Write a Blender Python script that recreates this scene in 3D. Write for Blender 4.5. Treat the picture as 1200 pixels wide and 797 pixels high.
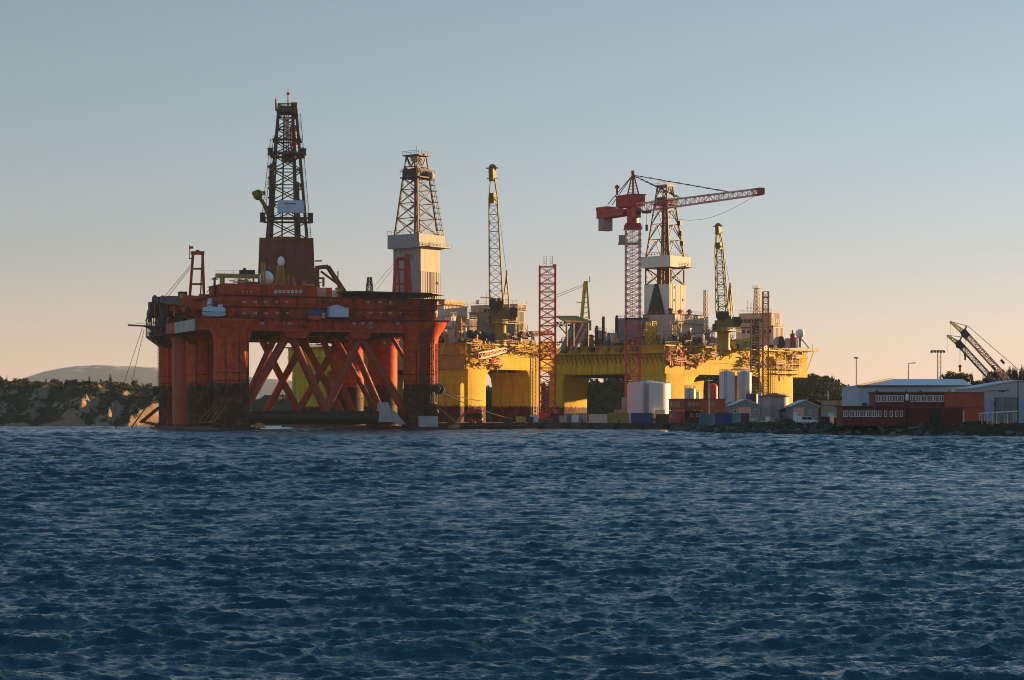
import bpy, bmesh, math, random
import numpy as np
from mathutils import Vector, Matrix

for o in list(bpy.data.objects):
    bpy.data.objects.remove(o)
scene = bpy.context.scene
COL = scene.collection
R = math.radians

# ------------------------------------------------------------------ camera
FPX, HOR, HC = 2406.0, 487.0, 4.0          # focal length and horizon in photo pixels, eye height in metres
cam_d = bpy.data.cameras.new("camera")
cam = bpy.data.objects.new("camera", cam_d)
COL.objects.link(cam)
cam.location = (0, 0, HC)
cam.rotation_euler = (R(90), 0, 0)
cam_d.sensor_width = 36.0
cam_d.lens = FPX / 1200.0 * 36.0
cam_d.shift_y = (HOR - 398.5) / 1200.0
cam_d.clip_start, cam_d.clip_end = 0.5, 60000.0
scene.camera = cam

# ------------------------------------------------------------------ sky, sun, exposure
SUN_AZ, SUN_EL = R(56.5), R(5.6)             # azimuth from +Y towards +X
SUN = Vector((math.sin(SUN_AZ) * math.cos(SUN_EL), math.cos(SUN_AZ) * math.cos(SUN_EL), math.sin(SUN_EL)))
world = bpy.data.worlds.new("World")
scene.world = world
world.use_nodes = True
wn, wl = world.node_tree.nodes, world.node_tree.links
wn.clear()
w_out = wn.new("ShaderNodeOutputWorld")
w_bg = wn.new("ShaderNodeBackground")
w_sky = wn.new("ShaderNodeTexSky")
w_sky.sky_type = 'NISHITA'
w_sky.sun_disc = False
w_sky.sun_elevation = SUN_EL
w_sky.sun_rotation = SUN_AZ
w_sky.air_density, w_sky.dust_density, w_sky.ozone_density = 1.0, 0.02, 3.0
w_bg.inputs["Strength"].default_value = 0.070
# white balance of the evening air: warm and dull low down, bluer towards the zenith
w_tc = wn.new("ShaderNodeTexCoord"); w_sep = wn.new("ShaderNodeSeparateXYZ"); wl.new(w_tc.outputs["Generated"], w_sep.inputs[0])
def w_range(lo, hi, a=0.0, b=1.0):
    n = wn.new("ShaderNodeMapRange"); n.inputs[1].default_value = lo; n.inputs[2].default_value = hi; n.inputs[3].default_value = a; n.inputs[4].default_value = b
    wl.new(w_sep.outputs["Z"], n.inputs[0]); return n
w_lo = wn.new("ShaderNodeMix"); w_lo.data_type = 'RGBA'; wl.new(w_range(.01, .18).outputs[0], w_lo.inputs[0])
w_lo.inputs[6].default_value = (1.19, .775, .98, 1); w_lo.inputs[7].default_value = (1.31, .965, .80, 1)
w_wb = wn.new("ShaderNodeMix"); w_wb.data_type = 'RGBA'; wl.new(w_range(.2, .55).outputs[0], w_wb.inputs[0])
wl.new(w_lo.outputs[2], w_wb.inputs[6]); w_wb.inputs[7].default_value = (1.1, 1.42, 1.34, 1)
w_tint = wn.new("ShaderNodeMix"); w_tint.data_type = 'RGBA'; w_tint.blend_type = 'MULTIPLY'
w_tint.inputs[0].default_value = 1.0
wl.new(w_sky.outputs[0], w_tint.inputs[6]); wl.new(w_wb.outputs[2], w_tint.inputs[7])
w_sat = w_range(.2, .5, .84, 1.0)
w_hs = wn.new("ShaderNodeHueSaturation"); wl.new(w_sat.outputs[0], w_hs.inputs["Saturation"])
wl.new(w_tint.outputs[2], w_hs.inputs["Color"]); wl.new(w_hs.outputs[0], w_bg.inputs["Color"])
wl.new(w_bg.outputs[0], w_out.inputs["Surface"])
sun_d = bpy.data.lights.new("sun", 'SUN')
sun_d.energy = 5.0
sun_d.angle = R(0.5)
sun_d.color = (1.0, 0.58, 0.24)
sun = bpy.data.objects.new("sun", sun_d)
COL.objects.link(sun)
sun.location = SUN * 500
sun.rotation_euler = (-SUN).to_track_quat('-Z', 'Y').to_euler()
scene.view_settings.view_transform = 'Standard'
scene.view_settings.look = 'None'
scene.view_settings.gamma = 1.0
scene.view_settings.exposure = 1.6
scene.render.engine = 'CYCLES'
scene.cycles.max_bounces = 6
scene.cycles.use_denoising = True
scene.cycles.denoising_prefilter = 'ACCURATE'
scene.cycles.filter_width = 1.0

# ------------------------------------------------------------------ helpers
def at(px, py, D):
    return Vector(((px - 600) / FPX * D, D, HC - (py - HOR) / FPX * D))
def xat(px, D): return (px - 600) / FPX * D
def zat(py, D): return HC - (py - HOR) / FPX * D

class MB:
    """collects shapes and links them as ONE mesh object"""
    def __init__(s): s.v = []; s.f = []
    def add(s, vs, fs):
        k = len(s.v); s.v.extend([tuple(p) for p in vs]); s.f.extend([tuple(i + k for i in f) for f in fs])
    def hexa(s, p):
        s.add(p, [(0, 3, 2, 1), (4, 5, 6, 7), (0, 1, 5, 4), (1, 2, 6, 5), (2, 3, 7, 6), (3, 0, 4, 7)])
    def box(s, x0, x1, y0, y1, z0, z1):
        s.hexa([(x0, y0, z0), (x1, y0, z0), (x1, y1, z0), (x0, y1, z0), (x0, y0, z1), (x1, y0, z1), (x1, y1, z1), (x0, y1, z1)])
    def frustum(s, x0, x1, y0, y1, z0, X0, X1, Y0, Y1, z1):
        s.hexa([(x0, y0, z0), (x1, y0, z0), (x1, y1, z0), (x0, y1, z0), (X0, Y0, z1), (X1, Y0, z1), (X1, Y1, z1), (X0, Y1, z1)])
    def _frame(s, p, q):
        d = (Vector(q) - Vector(p)); d.normalize()
        up = Vector((0, 0, 1)) if abs(d.z) < .95 else Vector((0, 1, 0))
        a = d.cross(up).normalized(); b = d.cross(a).normalized()
        return a, b
    def bar(s, p, q, w, h=None):
        h = h or w; p = Vector(p); q = Vector(q); a, b = s._frame(p, q); a = a * w / 2; b = b * h / 2
        s.hexa([p - a - b, p + a - b, p + a + b, p - a + b, q - a - b, q + a - b, q + a + b, q - a + b])
    def tube(s, p, q, r, r2=None, n=8):
        r2 = r if r2 is None else r2; p = Vector(p); q = Vector(q); a, b = s._frame(p, q)
        vs = []
        for c, rr in ((p, r), (q, r2)):
            for i in range(n):
                t = 2 * math.pi * i / n
                vs.append(c + a * (math.cos(t) * rr) + b * (math.sin(t) * rr))
        fs = [(i, (i + 1) % n, n + (i + 1) % n, n + i) for i in range(n)]
        fs += [tuple(range(n - 1, -1, -1)), tuple(range(n, 2 * n))]
        s.add(vs, fs)
    def path(s, pts, r, n=6):
        for p, q in zip(pts[:-1], pts[1:]): s.tube(p, q, r, n=n)
    def prism(s, poly, z0, z1):
        n = len(poly)
        vs = [(x, y, z0) for x, y in poly] + [(x, y, z1) for x, y in poly]
        s.add(vs, [(i, (i + 1) % n, n + (i + 1) % n, n + i) for i in range(n)] + [tuple(range(n - 1, -1, -1)), tuple(range(n, 2 * n))])
    def extr(s, poly3, vec):
        n = len(poly3); vec = Vector(vec)
        vs = [Vector(p) for p in poly3] + [Vector(p) + vec for p in poly3]
        s.add(vs, [(i, (i + 1) % n, n + (i + 1) % n, n + i) for i in range(n)] + [tuple(range(n - 1, -1, -1)), tuple(range(n, 2 * n))])
    def lathe(s, c, prof, n=24, sx=1, sy=1):
        vs = []; m = len(prof)
        for r, z in prof:
            for i in range(n):
                t = 2 * math.pi * i / n
                vs.append((c[0] + math.cos(t) * r * sx, c[1] + math.sin(t) * r * sy, c[2] + z))
        fs = []
        for j in range(m - 1):
            for i in range(n):
                fs.append((j * n + i, j * n + (i + 1) % n, (j + 1) * n + (i + 1) % n, (j + 1) * n + i))
        fs += [tuple(range(n - 1, -1, -1)), tuple(range((m - 1) * n, m * n))]
        s.add(vs, fs)
    def cyl(s, c, r, z0, z1, n=20): s.lathe((c[0], c[1], 0), [(r, z0), (r, z1)], n)
    def sphere(s, c, r, n=16, m=9, sz=1.0):
        s.lathe(c, [(max(.01, r * math.sin(math.pi * j / m)), -r * math.cos(math.pi * j / m) * sz) for j in range(m + 1)], n)
    def disc_x(s, c, r, w, ax, n=18):
        ax = Vector(ax).normalized() * w / 2; c = Vector(c); s.tube(c - ax, c + ax, r, n=n)
    def ladder(s, p, q, w, ax, step=.45, r=.05):
        p = Vector(p); q = Vector(q); ax = Vector(ax) * w / 2
        s.bar(p - ax, q - ax, r); s.bar(p + ax, q + ax, r)
        n = max(2, int((q - p).length / step))
        for i in range(n): c = p.lerp(q, (i + .5) / n); s.bar(c - ax, c + ax, r * .7)
    def rail(s, pts, h=1.1, step=2.0, r=.05):
        for p, q in zip(pts[:-1], pts[1:]):
            p = Vector(p); q = Vector(q)
            for k in (h, h * .55): s.bar(p + Vector((0, 0, k)), q + Vector((0, 0, k)), r)
            n = max(1, int((q - p).length / step))
            for i in range(n + 1): c = p.lerp(q, i / n); s.bar(c, c + Vector((0, 0, h)), r)
    def build(s, name, mat, parent=None, smooth=False, label=None):
        me = bpy.data.meshes.new(name)
        me.from_pydata(s.v, [], s.f)
        me.validate()
        me.materials.append(mat)
        if smooth:
            me.polygons.foreach_set("use_smooth", [True] * len(me.polygons))
            me.set_sharp_from_angle(angle=R(38))
        bm = bmesh.new(); bm.from_mesh(me); bmesh.ops.recalc_face_normals(bm, faces=bm.faces); bm.to_mesh(me); bm.free()
        o = bpy.data.objects.new(name, me); COL.objects.link(o)
        if parent: o.parent = parent
        if label: o["label"] = label
        return o

def tag(o, label, cat, group=None):
    o["label"] = label; o["category"] = cat
    if group: o["group"] = group
    return o
def struct(o):
    o["kind"] = "structure"; return o
def stuff(o, label=None, cat=None):
    o["kind"] = "stuff"
    if label: o["label"] = label
    if cat: o["category"] = cat
    return o
def thing(name, label, cat, loc=(0, 0, 0), rz=0, group=None):
    o = bpy.data.objects.new(name, None); COL.objects.link(o)
    o.empty_display_size = .5
    o.location = loc; o.rotation_euler = (0, 0, rz)
    return tag(o, label, cat, group)
def copy_tree(o, parent=None):
    c = o.copy(); COL.objects.link(c); c.parent = parent
    for ch in list(o.children): copy_tree(ch, c)
    return c

def lattice(leg, br, p, q, w0, d0, w1, d1, n, rl, rb, ax=(1, 0, 0), ay=(0, 1, 0), pat='X', levels=None, faces=(0, 1, 2, 3), skip_last=False):
    """four-legged lattice from p to q"""
    p = Vector(p); q = Vector(q); ax = Vector(ax); ay = Vector(ay)
    def cor(t):
        c = p.lerp(q, t); w = w0 + (w1 - w0) * t; d = d0 + (d1 - d0) * t
        return [c - ax * w / 2 - ay * d / 2, c + ax * w / 2 - ay * d / 2, c + ax * w / 2 + ay * d / 2, c - ax * w / 2 + ay * d / 2]
    L = levels or [i / n for i in range(n + 1)]
    C = [cor(t) for t in L]
    for k in range(4): leg.bar(C[0][k], C[-1][k], rl)
    for i, c in enumerate(C):
        for k in range(4): br.bar(c[k], c[(k + 1) % 4], rb)
        if i + 1 < len(C):
            d = C[i + 1]
            for k in faces:
                j = (k + 1) % 4
                if pat == 'X':
                    br.bar(c[k], d[j], rb); br.bar(c[j], d[k], rb)
                elif pat == 'Z':
                    (br.bar(c[k], d[j], rb) if (i + k) % 2 else br.bar(c[j], d[k], rb))
                elif pat == 'K':
                    m = (d[k] + d[j]) / 2; br.bar(c[k], m, rb); br.bar(c[j], m, rb)
                elif pat == 'V':
                    m = (c[k] + c[j]) / 2; br.bar(d[k], m, rb); br.bar(d[j], m, rb)
    return C

# ------------------------------------------------------------------ materials
def mat(name, col, rough=.65, metal=0.0, var=.25, vscale=.35, streak=0.0, streakcol=(.10, .035, .015), band=None, bandcol=(.012, .010, .009),
        spec=.35, rib=None, bump=0.0, plates=False):
    m = bpy.data.materials.new(name); m.use_nodes = True
    N, L = m.node_tree.nodes, m.node_tree.links
    b = N["Principled BSDF"]
    b.inputs["Roughness"].default_value = rough
    b.inputs["Metallic"].default_value = metal
    b.inputs["Specular IOR Level"].default_value = spec
    tc = N.new("ShaderNodeTexCoord")
    no = N.new("ShaderNodeTexNoise"); no.inputs["Scale"].default_value = vscale; no.inputs["Detail"].default_value = 7; no.inputs["Roughness"].default_value = .65
    L.new(tc.outputs["Object"], no.inputs["Vector"])
    mx = N.new("ShaderNodeMix"); mx.data_type = 'RGBA'
    mr = N.new("ShaderNodeMapRange"); mr.inputs[1].default_value = .3; mr.inputs[2].default_value = .7
    L.new(no.outputs["Fac"], mr.inputs[0]); L.new(mr.outputs[0], mx.inputs[0])
    mx.inputs[6].default_value = (*[c * (1 - var) for c in col], 1)
    mx.inputs[7].default_value = (*[min(.95, c * (1 + var)) for c in col], 1)
    last = mx.outputs[2]
    if streak:
        mp = N.new("ShaderNodeMapping"); mp.inputs["Scale"].default_value = (.9, .9, .05)
        L.new(tc.outputs["Object"], mp.inputs[0])
        n2 = N.new("ShaderNodeTexNoise"); n2.inputs["Scale"].default_value = 1.0; n2.inputs["Detail"].default_value = 5
        L.new(mp.outputs[0], n2.inputs["Vector"])
        r2 = N.new("ShaderNodeMapRange"); r2.inputs[1].default_value = .5; r2.inputs[2].default_value = .72; r2.inputs[4].default_value = streak
        L.new(n2.outputs["Fac"], r2.inputs[0])
        m2 = N.new("ShaderNodeMix"); m2.data_type = 'RGBA'
        L.new(r2.outputs[0], m2.inputs[0]); L.new(last, m2.inputs[6]); m2.inputs[7].default_value = (*streakcol, 1)
        last = m2.outputs[2]
    if plates:                                  # weld seams between the hull plates
        s5 = N.new("ShaderNodeSeparateXYZ"); L.new(tc.outputs["Object"], s5.inputs[0])
        def math_(op, a, b_):
            n_ = N.new("ShaderNodeMath"); n_.operation = op
            for i_, v_ in ((0, a), (1, b_)):
                if isinstance(v_, (int, float)): n_.inputs[i_].default_value = v_
                else: L.new(v_, n_.inputs[i_])
            return n_.outputs[0]
        h_ = math_('LESS_THAN', math_('FRACT', math_('MULTIPLY', s5.outputs["Z"], 1 / 2.7), 0), .035)
        v_ = math_('LESS_THAN', math_('FRACT', math_('MULTIPLY', math_('ADD', s5.outputs["X"], s5.outputs["Y"]), 1 / 5.3), 0), .022)
        m5 = N.new("ShaderNodeMix"); m5.data_type = 'RGBA'; m5.blend_type = 'MULTIPLY'
        L.new(math_('MULTIPLY', math_('MAXIMUM', h_, v_), .38), m5.inputs[0]); L.new(last, m5.inputs[6]); m5.inputs[7].default_value = (.35, .28, .25, 1)
        last = m5.outputs[2]
    if band is not None:
        sp = N.new("ShaderNodeSeparateXYZ"); L.new(tc.outputs["Object"], sp.inputs[0])
        n3 = N.new("ShaderNodeTexNoise"); n3.inputs["Scale"].default_value = .9; n3.inputs["Detail"].default_value = 9; n3.inputs["Roughness"].default_value = .7
        L.new(tc.outputs["Object"], n3.inputs["Vector"])
        ma = N.new("ShaderNodeMath"); ma.operation = 'MULTIPLY_ADD'; ma.inputs[1].default_value = 3.2
        L.new(n3.outputs["Fac"], ma.inputs[0]); L.new(sp.outputs["Z"], ma.inputs[2])
        r3 = N.new("ShaderNodeMapRange"); r3.inputs[1].default_value = band + 1.35; r3.inputs[2].default_value = band + 1.8
        L.new(ma.outputs[0], r3.inputs[0])
        # worn antifouling: dark with lighter scraped patches
        n4 = N.new("ShaderNodeTexNoise"); n4.inputs["Scale"].default_value = .8; n4.inputs["Detail"].default_value = 8
        mp4 = N.new("ShaderNodeMapping"); mp4.inputs["Scale"].default_value = (1, 1, .5)
        L.new(tc.outputs["Object"], mp4.inputs[0]); L.new(mp4.outputs[0], n4.inputs["Vector"])
        r4 = N.new("ShaderNodeMapRange"); r4.inputs[1].default_value = .5; r4.inputs[2].default_value = .75
        L.new(n4.outputs["Fac"], r4.inputs[0])
        m4 = N.new("ShaderNodeMix"); m4.data_type = 'RGBA'; L.new(r4.outputs[0], m4.inputs[0])
        m4.inputs[6].default_value = (*bandcol, 1); m4.inputs[7].default_value = (bandcol[0] * 5 + .02, bandcol[1] * 3 + .01, bandcol[2] * 2.5 + .01, 1)
        m3 = N.new("ShaderNodeMix"); m3.data_type = 'RGBA'
        L.new(r3.outputs[0], m3.inputs[0]); L.new(m4.outputs[2], m3.inputs[6]); L.new(last, m3.inputs[7])
        last = m3.outputs[2]
    L.new(last, b.inputs["Base Color"])
    if rib or bump:
        bp = N.new("ShaderNodeBump")
        if rib:
            wv = N.new("ShaderNodeTexWave"); wv.bands_direction = rib[0]; wv.inputs["Scale"].default_value = rib[1]
            L.new(tc.outputs["Object"], wv.inputs["Vector"]); L.new(wv.outputs["Fac"], bp.inputs["Height"])
            bp.inputs["Distance"].default_value = .06; bp.inputs["Strength"].default_value = .8
        else:
            nb = N.new("ShaderNodeTexNoise"); nb.inputs["Scale"].default_value = 1.5; nb.inputs["Detail"].default_value = 6
            L.new(tc.outputs["Object"], nb.inputs["Vector"]); L.new(nb.outputs["Fac"], bp.inputs["Height"])
            bp.inputs["Distance"].default_value = bump
        L.new(bp.outputs[0], b.inputs["Normal"])
    return m

M = dict(
    red=mat("red_paint", plates=True, col=(.46, .056, .029), rough=.6, spec=.1, var=.38, vscale=.5, streak=.75, streakcol=(.13, .025, .018)),
    redcol=mat("red_column_paint", plates=True, col=(.54, .072, .028), rough=.6, spec=.06, var=.4, vscale=.6, streak=.42, streakcol=(.17, .030, .020), band=12.6, bandcol=(.042, .019, .014)),
    redbright=mat("red_orange_paint", (.55, .075, .025), .5),
    redbrown=mat("brown_red_cladding", (.17, .055, .040), .7, var=.2, streak=.5, streakcol=(.10, .03, .022)),
    darkred=mat("dark_red_steel", (.12, .022, .018), .7),
    yellow=mat("yellow_paint", (.62, .425, .026), .7, spec=.1, var=.14, streak=.55, streakcol=(.26, .13, .03), plates=True),
    yellowcol=mat("yellow_hull_paint", (.62, .425, .026), .7, spec=.1, var=.14, streak=.5, streakcol=(.26, .13, .03), plates=True, band=7.0, bandcol=(.050, .012, .010)),
    yellowdirty=mat("dull_yellow_paint", (.34, .26, .04), .6, streak=.5),
    ochre=mat("ochre_steel", (.38, .20, .03), .6),
    olive=mat("olive_yellow_steel", (.15, .13, .035), .6),
    orange=mat("orange_steel", (.42, .15, .03), .6),
    black=mat("black_steel", (.018, .017, .016), .6, var=.4),
    dark=mat("dark_steel", (.045, .040, .038), .65, var=.4),
    derrick=mat("dark_derrick_steel", (.055, .042, .036), .6, var=.35),
    grey=mat("grey_steel", (.22, .21, .20), .6, streak=.3),
    cladding=mat("grey_cladding", (.29, .275, .255), .6, var=.1, streak=.35, streakcol=(.24, .20, .17), rib=('X', 1.6)),
    whiteclad=mat("white_cladding", (.66, .62, .54), .7, spec=.12, var=.08, streak=.25, streakcol=(.42, .36, .28)),
    cream=mat("cream_paint", (.62, .52, .42), .7, spec=.12, var=.1, streak=.4, streakcol=(.35, .24, .16)),
    pinkgrey=mat("weathered_cream_steel", (.46, .37, .31), .65, var=.15, streak=.5, streakcol=(.25, .16, .11)),
    white=mat("white_paint", (.74, .74, .72), .5, var=.06),
    paleblue=mat("pale_blue_paint", (.42, .56, .66), .5, var=.1, streak=.2, streakcol=(.25, .33, .4)),
    blue=mat("blue_paint", (.020, .065, .22), .5, rib=('X', 2.2)),
    teal=mat("teal_paint", (.06, .20, .24), .55, rib=('X', 2.2)),
    mast_red=mat("crane_red_paint", (.36, .040, .038), .5),
    tower_red=mat("bright_red_paint", (.56, .058, .045), .6, spec=.15),
    mast_white=mat("crane_white_paint", (.58, .50, .47), .5),
    tankwhite=mat("tank_white_paint", (.62, .60, .58), .5, var=.05, streak=.2, streakcol=(.45, .42, .40)),
    conc=mat("concrete", (.12, .115, .11), .85, var=.3, bump=.05),
    concdark=mat("wet_concrete", (.045, .042, .040), .8, var=.4, bump=.05),
    asphalt=mat("asphalt", (.06, .06, .06), .9, var=.3),
    grass=mat("dark_grass", (.045, .058, .022), .95, var=.5, vscale=.6, bump=.15),
    rock=mat("shore_rock", (.11, .105, .10), .85, var=.45, vscale=.7, bump=.12),
    modred=mat("dark_red_cladding", (.14, .022, .020), .65, var=.15, rib=('X', 1.2)),
    modred2=mat("brick_red_cladding", (.46, .070, .036), .6, var=.12, rib=('X', 1.2)),
    shedblue=mat("pale_blue_cladding", (.36, .42, .50), .6, var=.06, rib=('X', 1.0)),
    shedpink=mat("pale_grey_cladding", (.46, .41, .41), .6, var=.06, rib=('X', 1.0)),
    roof=mat("pale_metal_roof", (.48, .54, .60), .5, var=.08),
    roofdark=mat("dark_roof", (.05, .045, .045), .8),
    beige=mat("beige_cladding", (.46, .30, .17), .6, var=.08, rib=('X', 1.0)),
    door=mat("pink_door_paint", (.62, .35, .26), .6, var=.08),
    glass=mat("window_glass", (.03, .035, .04), .12, var=.1, spec=.6),
    paleglass=mat("pale_sky_glass", (.50, .50, .48), .4, var=.1),  # sky reflection and white frames put into a pale base colour
    silored=mat("silo_red_paint", (.62, .055, .028), .45, var=.1),
    navy=mat("navy_paint", (.03, .05, .10), .5),
    rust=mat("rusty_steel", (.16, .055, .025), .8, var=.4),
    tarp=mat("white_netting", (.42, .40, .39), .9, var=.2, bump=.2),
    rubber=mat("black_rubber", (.015, .015, .015), .8),
    bark=mat("tree_bark", (.07, .05, .035), .9),
    leaf=mat("dark_foliage", (.030, .042, .018), .9, var=.5, vscale=.8, spec=.1),
    scrub=mat("brown_scrub", (.075, .055, .030), .9, var=.5, vscale=.5, spec=.1),
    conifer=mat("conifer_foliage", (.024, .038, .019), .9, var=.5, vscale=.8, spec=.1),
)

def rock_material(name, veg, rockc, snow=None):
    m = bpy.data.materials.new(name); m.use_nodes = True
    N, L = m.node_tree.nodes, m.node_tree.links
    b = N["Principled BSDF"]; b.inputs["Roughness"].default_value = .9; b.inputs["Specular IOR Level"].default_value = .15
    g = N.new("ShaderNodeNewGeometry"); s = N.new("ShaderNodeSeparateXYZ"); L.new(g.outputs["True Normal"], s.inputs[0])
    tc = N.new("ShaderNodeTexCoord")
    n = N.new("ShaderNodeTexNoise"); n.inputs["Scale"].default_value = .12 if not snow else .0035; n.inputs["Detail"].default_value = 9; n.inputs["Roughness"].default_value = .65
    L.new(tc.outputs["Object"], n.inputs["Vector"])
    a = N.new("ShaderNodeMath"); a.operation = 'MULTIPLY_ADD'; a.inputs[1].default_value = .9; L.new(n.outputs["Fac"], a.inputs[0]); L.new(s.outputs["Z"], a.inputs[2])
    r = N.new("ShaderNodeMapRange"); r.inputs[1].default_value = 1.02 if not snow else 1.2; r.inputs[2].default_value = 1.14 if not snow else 1.5; L.new(a.outputs[0], r.inputs[0])
    n2 = N.new("ShaderNodeTexNoise"); n2.inputs["Scale"].default_value = .8 if not snow else .01; n2.inputs["Detail"].default_value = 8
    L.new(tc.outputs["Object"], n2.inputs["Vector"])
    def two(c):
        x = N.new("ShaderNodeMix"); x.data_type = 'RGBA'; L.new(n2.outputs["Fac"], x.inputs[0])
        x.inputs[6].default_value = (*[k * .45 for k in c], 1); x.inputs[7].default_value = (*[min(.9, k * 1.5) for k in c], 1); return x.outputs[2]
    x = N.new("ShaderNodeMix"); x.data_type = 'RGBA'; L.new(r.outputs[0], x.inputs[0]); L.new(two(rockc), x.inputs[6]); L.new(two(veg), x.inputs[7])
    last = x.outputs[2]
    if snow:
        sp = N.new("ShaderNodeSeparateXYZ"); L.new(tc.outputs["Object"], sp.inputs[0])
        q = N.new("ShaderNodeMath"); q.operation = 'MULTIPLY_ADD'; q.inputs[1].default_value = 190; L.new(n2.outputs["Fac"], q.inputs[0]); L.new(sp.outputs["Z"], q.inputs[2])
        rr = N.new("ShaderNodeMapRange"); rr.inputs[1].default_value = snow; rr.inputs[2].default_value = snow + 30; rr.inputs[4].default_value = .75; L.new(q.outputs[0], rr.inputs[0])
        y = N.new("ShaderNodeMix"); y.data_type = 'RGBA'; L.new(rr.outputs[0], y.inputs[0]); L.new(last, y.inputs[6]); y.inputs[7].default_value = (.75, .76, .8, 1)
        last = y.outputs[2]
    L.new(last, b.inputs["Base Color"])
    if not snow:
        nb = N.new("ShaderNodeTexNoise"); nb.inputs["Scale"].default_value = .45; nb.inputs["Detail"].default_value = 8; nb.inputs["Roughness"].default_value = .7
        L.new(tc.outputs["Object"], nb.inputs["Vector"]); bp = N.new("ShaderNodeBump"); bp.inputs["Distance"].default_value = 1.2; bp.inputs["Strength"].default_value = .9
        L.new(nb.outputs["Fac"], bp.inputs["Height"]); L.new(bp.outputs[0], b.inputs["Normal"])
    return m
# ------------------------------------------------------------------ water
def fast_mesh(name, verts, quads, mat, smooth=True):
    me = bpy.data.meshes.new(name)
    nv, nf = len(verts), len(quads)
    me.vertices.add(nv); me.vertices.foreach_set("co", verts.astype(np.float32).ravel())
    me.loops.add(nf * 4); me.loops.foreach_set("vertex_index", quads.astype(np.int32).ravel())
    me.polygons.add(nf); me.polygons.foreach_set("loop_start", np.arange(0, nf * 4, 4, dtype=np.int32))
    me.update(calc_edges=True)
    if smooth: me.polygons.foreach_set("use_smooth", np.ones(nf, dtype=bool))
    me.materials.append(mat)
    o = bpy.data.objects.new(name, me); COL.objects.link(o)
    return o
def grid_quads(nr, nc):
    i = np.arange(nr - 1)[:, None] * nc + np.arange(nc - 1)[None, :]
    return np.stack([i, i + 1, i + nc + 1, i + nc], -1).reshape(-1, 4)

def water_material():
    m = bpy.data.materials.new("sea_water"); m.use_nodes = True
    N, L = m.node_tree.nodes, m.node_tree.links
    b = N["Principled BSDF"]
    b.inputs["Base Color"].default_value = (.018, .062, .080, 1)
    b.inputs["Roughness"].default_value = .07
    b.inputs["IOR"].default_value = 1.333
    tc = N.new("ShaderNodeTexCoord")
    prev = None
    for sc, dist in ((3.5, .085), (12.0, .042)):
        n = N.new("ShaderNodeTexNoise"); n.inputs["Scale"].default_value = sc; n.inputs["Detail"].default_value = 5; n.inputs["Roughness"].default_value = .6
        mp = N.new("ShaderNodeMapping"); mp.inputs["Scale"].default_value = (.75, 1.25, 1)
        mp.inputs["Rotation"].default_value = (0, 0, R(12))
        L.new(tc.outputs["Object"], mp.inputs[0]); L.new(mp.outputs[0], n.inputs["Vector"])
        bp = N.new("ShaderNodeBump"); bp.inputs["Distance"].default_value = dist; bp.inputs["Strength"].default_value = 1.0
        L.new(n.outputs["Fac"], bp.inputs["Height"])
        if prev: L.new(prev.outputs[0], bp.inputs["Normal"])
        prev = bp
    L.new(prev.outputs[0], b.inputs["Normal"])
    return m

def build_water():
    rng = np.random.default_rng(11)
    d = [4.0]
    while d[-1] < 720: d.append(d[-1] + max(.035, .042 * d[-1] / 31))
    d += [760, 850, 1000, 1500, 3000, 6000, 12000]
    d = np.array(d); nr = len(d)
    # columns: even in the view, then wide strips to both sides, then out to the far shores
    t = np.linspace(-.285, .285, 740); w = np.cumsum(np.geomspace(.04, .62, 190)); far = np.geomspace(w[-1] + 3, 4500, 26)
    w = np.concatenate([w, far]); d = d.astype(np.float32)
    core = d[:, None] * t[None, :]
    X = np.concatenate([core[:, :1] - w[::-1][None, :], core, core[:, -1:] + w[None, :]], 1).astype(np.float32)
    nc = X.shape[1]; Y = np.repeat(d[:, None], nc, 1)
    dy = np.gradient(d)[:, None]; dx = np.abs(np.gradient(X, axis=1))
    Z = np.zeros_like(X); OX = np.zeros_like(X); OY = np.zeros_like(X)
    ncomp = 110
    lam = np.exp(rng.uniform(math.log(.17), math.log(9.0), ncomp))
    lam.sort()
    # patches of gusts so that the chop is not even
    gust = 1 + .28 * np.sin(X / 23 + 1.3 * np.sin(Y / 41)) * np.sin(Y / 31 + .7)
    def slope(l): return .034 * (1.0 if l < .9 else (l / .9) ** -.8)
    tot = sum(slope(l) ** 2 for l in lam); cdx = dx[:, nc // 2][:, None]
    res = sum(slope(l) ** 2 * np.clip((l / np.maximum(dy, cdx) - 1.9) / 1.6, 0, 1) ** 2 for l in lam)
    boost = np.clip(np.sqrt(tot / np.maximum(res, 1e-9)), 1, 2.6); boost[d > 740] = 1     # keeps the far water as rough as the near water
    for l in lam:
        th = R(-80) + rng.normal(0, R(17 if l > .8 else 34))
        kx, ky = math.cos(th), math.sin(th)
        k = 2 * math.pi / l
        rms = slope(l)
        a = rms * math.sqrt(2) / k
        ph = rng.uniform(0, 2 * math.pi)
        eff = np.maximum(dy * abs(ky), dx * abs(kx))
        fade = np.clip((l / np.maximum(eff, 1e-6) - 1.9) / 1.6, 0, 1)
        if fade.max() <= 0: continue
        p = k * (kx * X + ky * Y) + ph
        A = a * fade * gust * boost
        Z += A * np.sin(p)
        c = A * np.cos(p) * .85
        OX += c * kx; OY += c * ky
    Z = Z + .35 * np.maximum(Z, 0) ** 1.5
    V = np.stack([X + OX, Y + OY, Z], -1).reshape(-1, 3)
    w = struct(fast_mesh("water", V, grid_quads(nr, nc), water_material()))
    return w
build_water()

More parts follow.
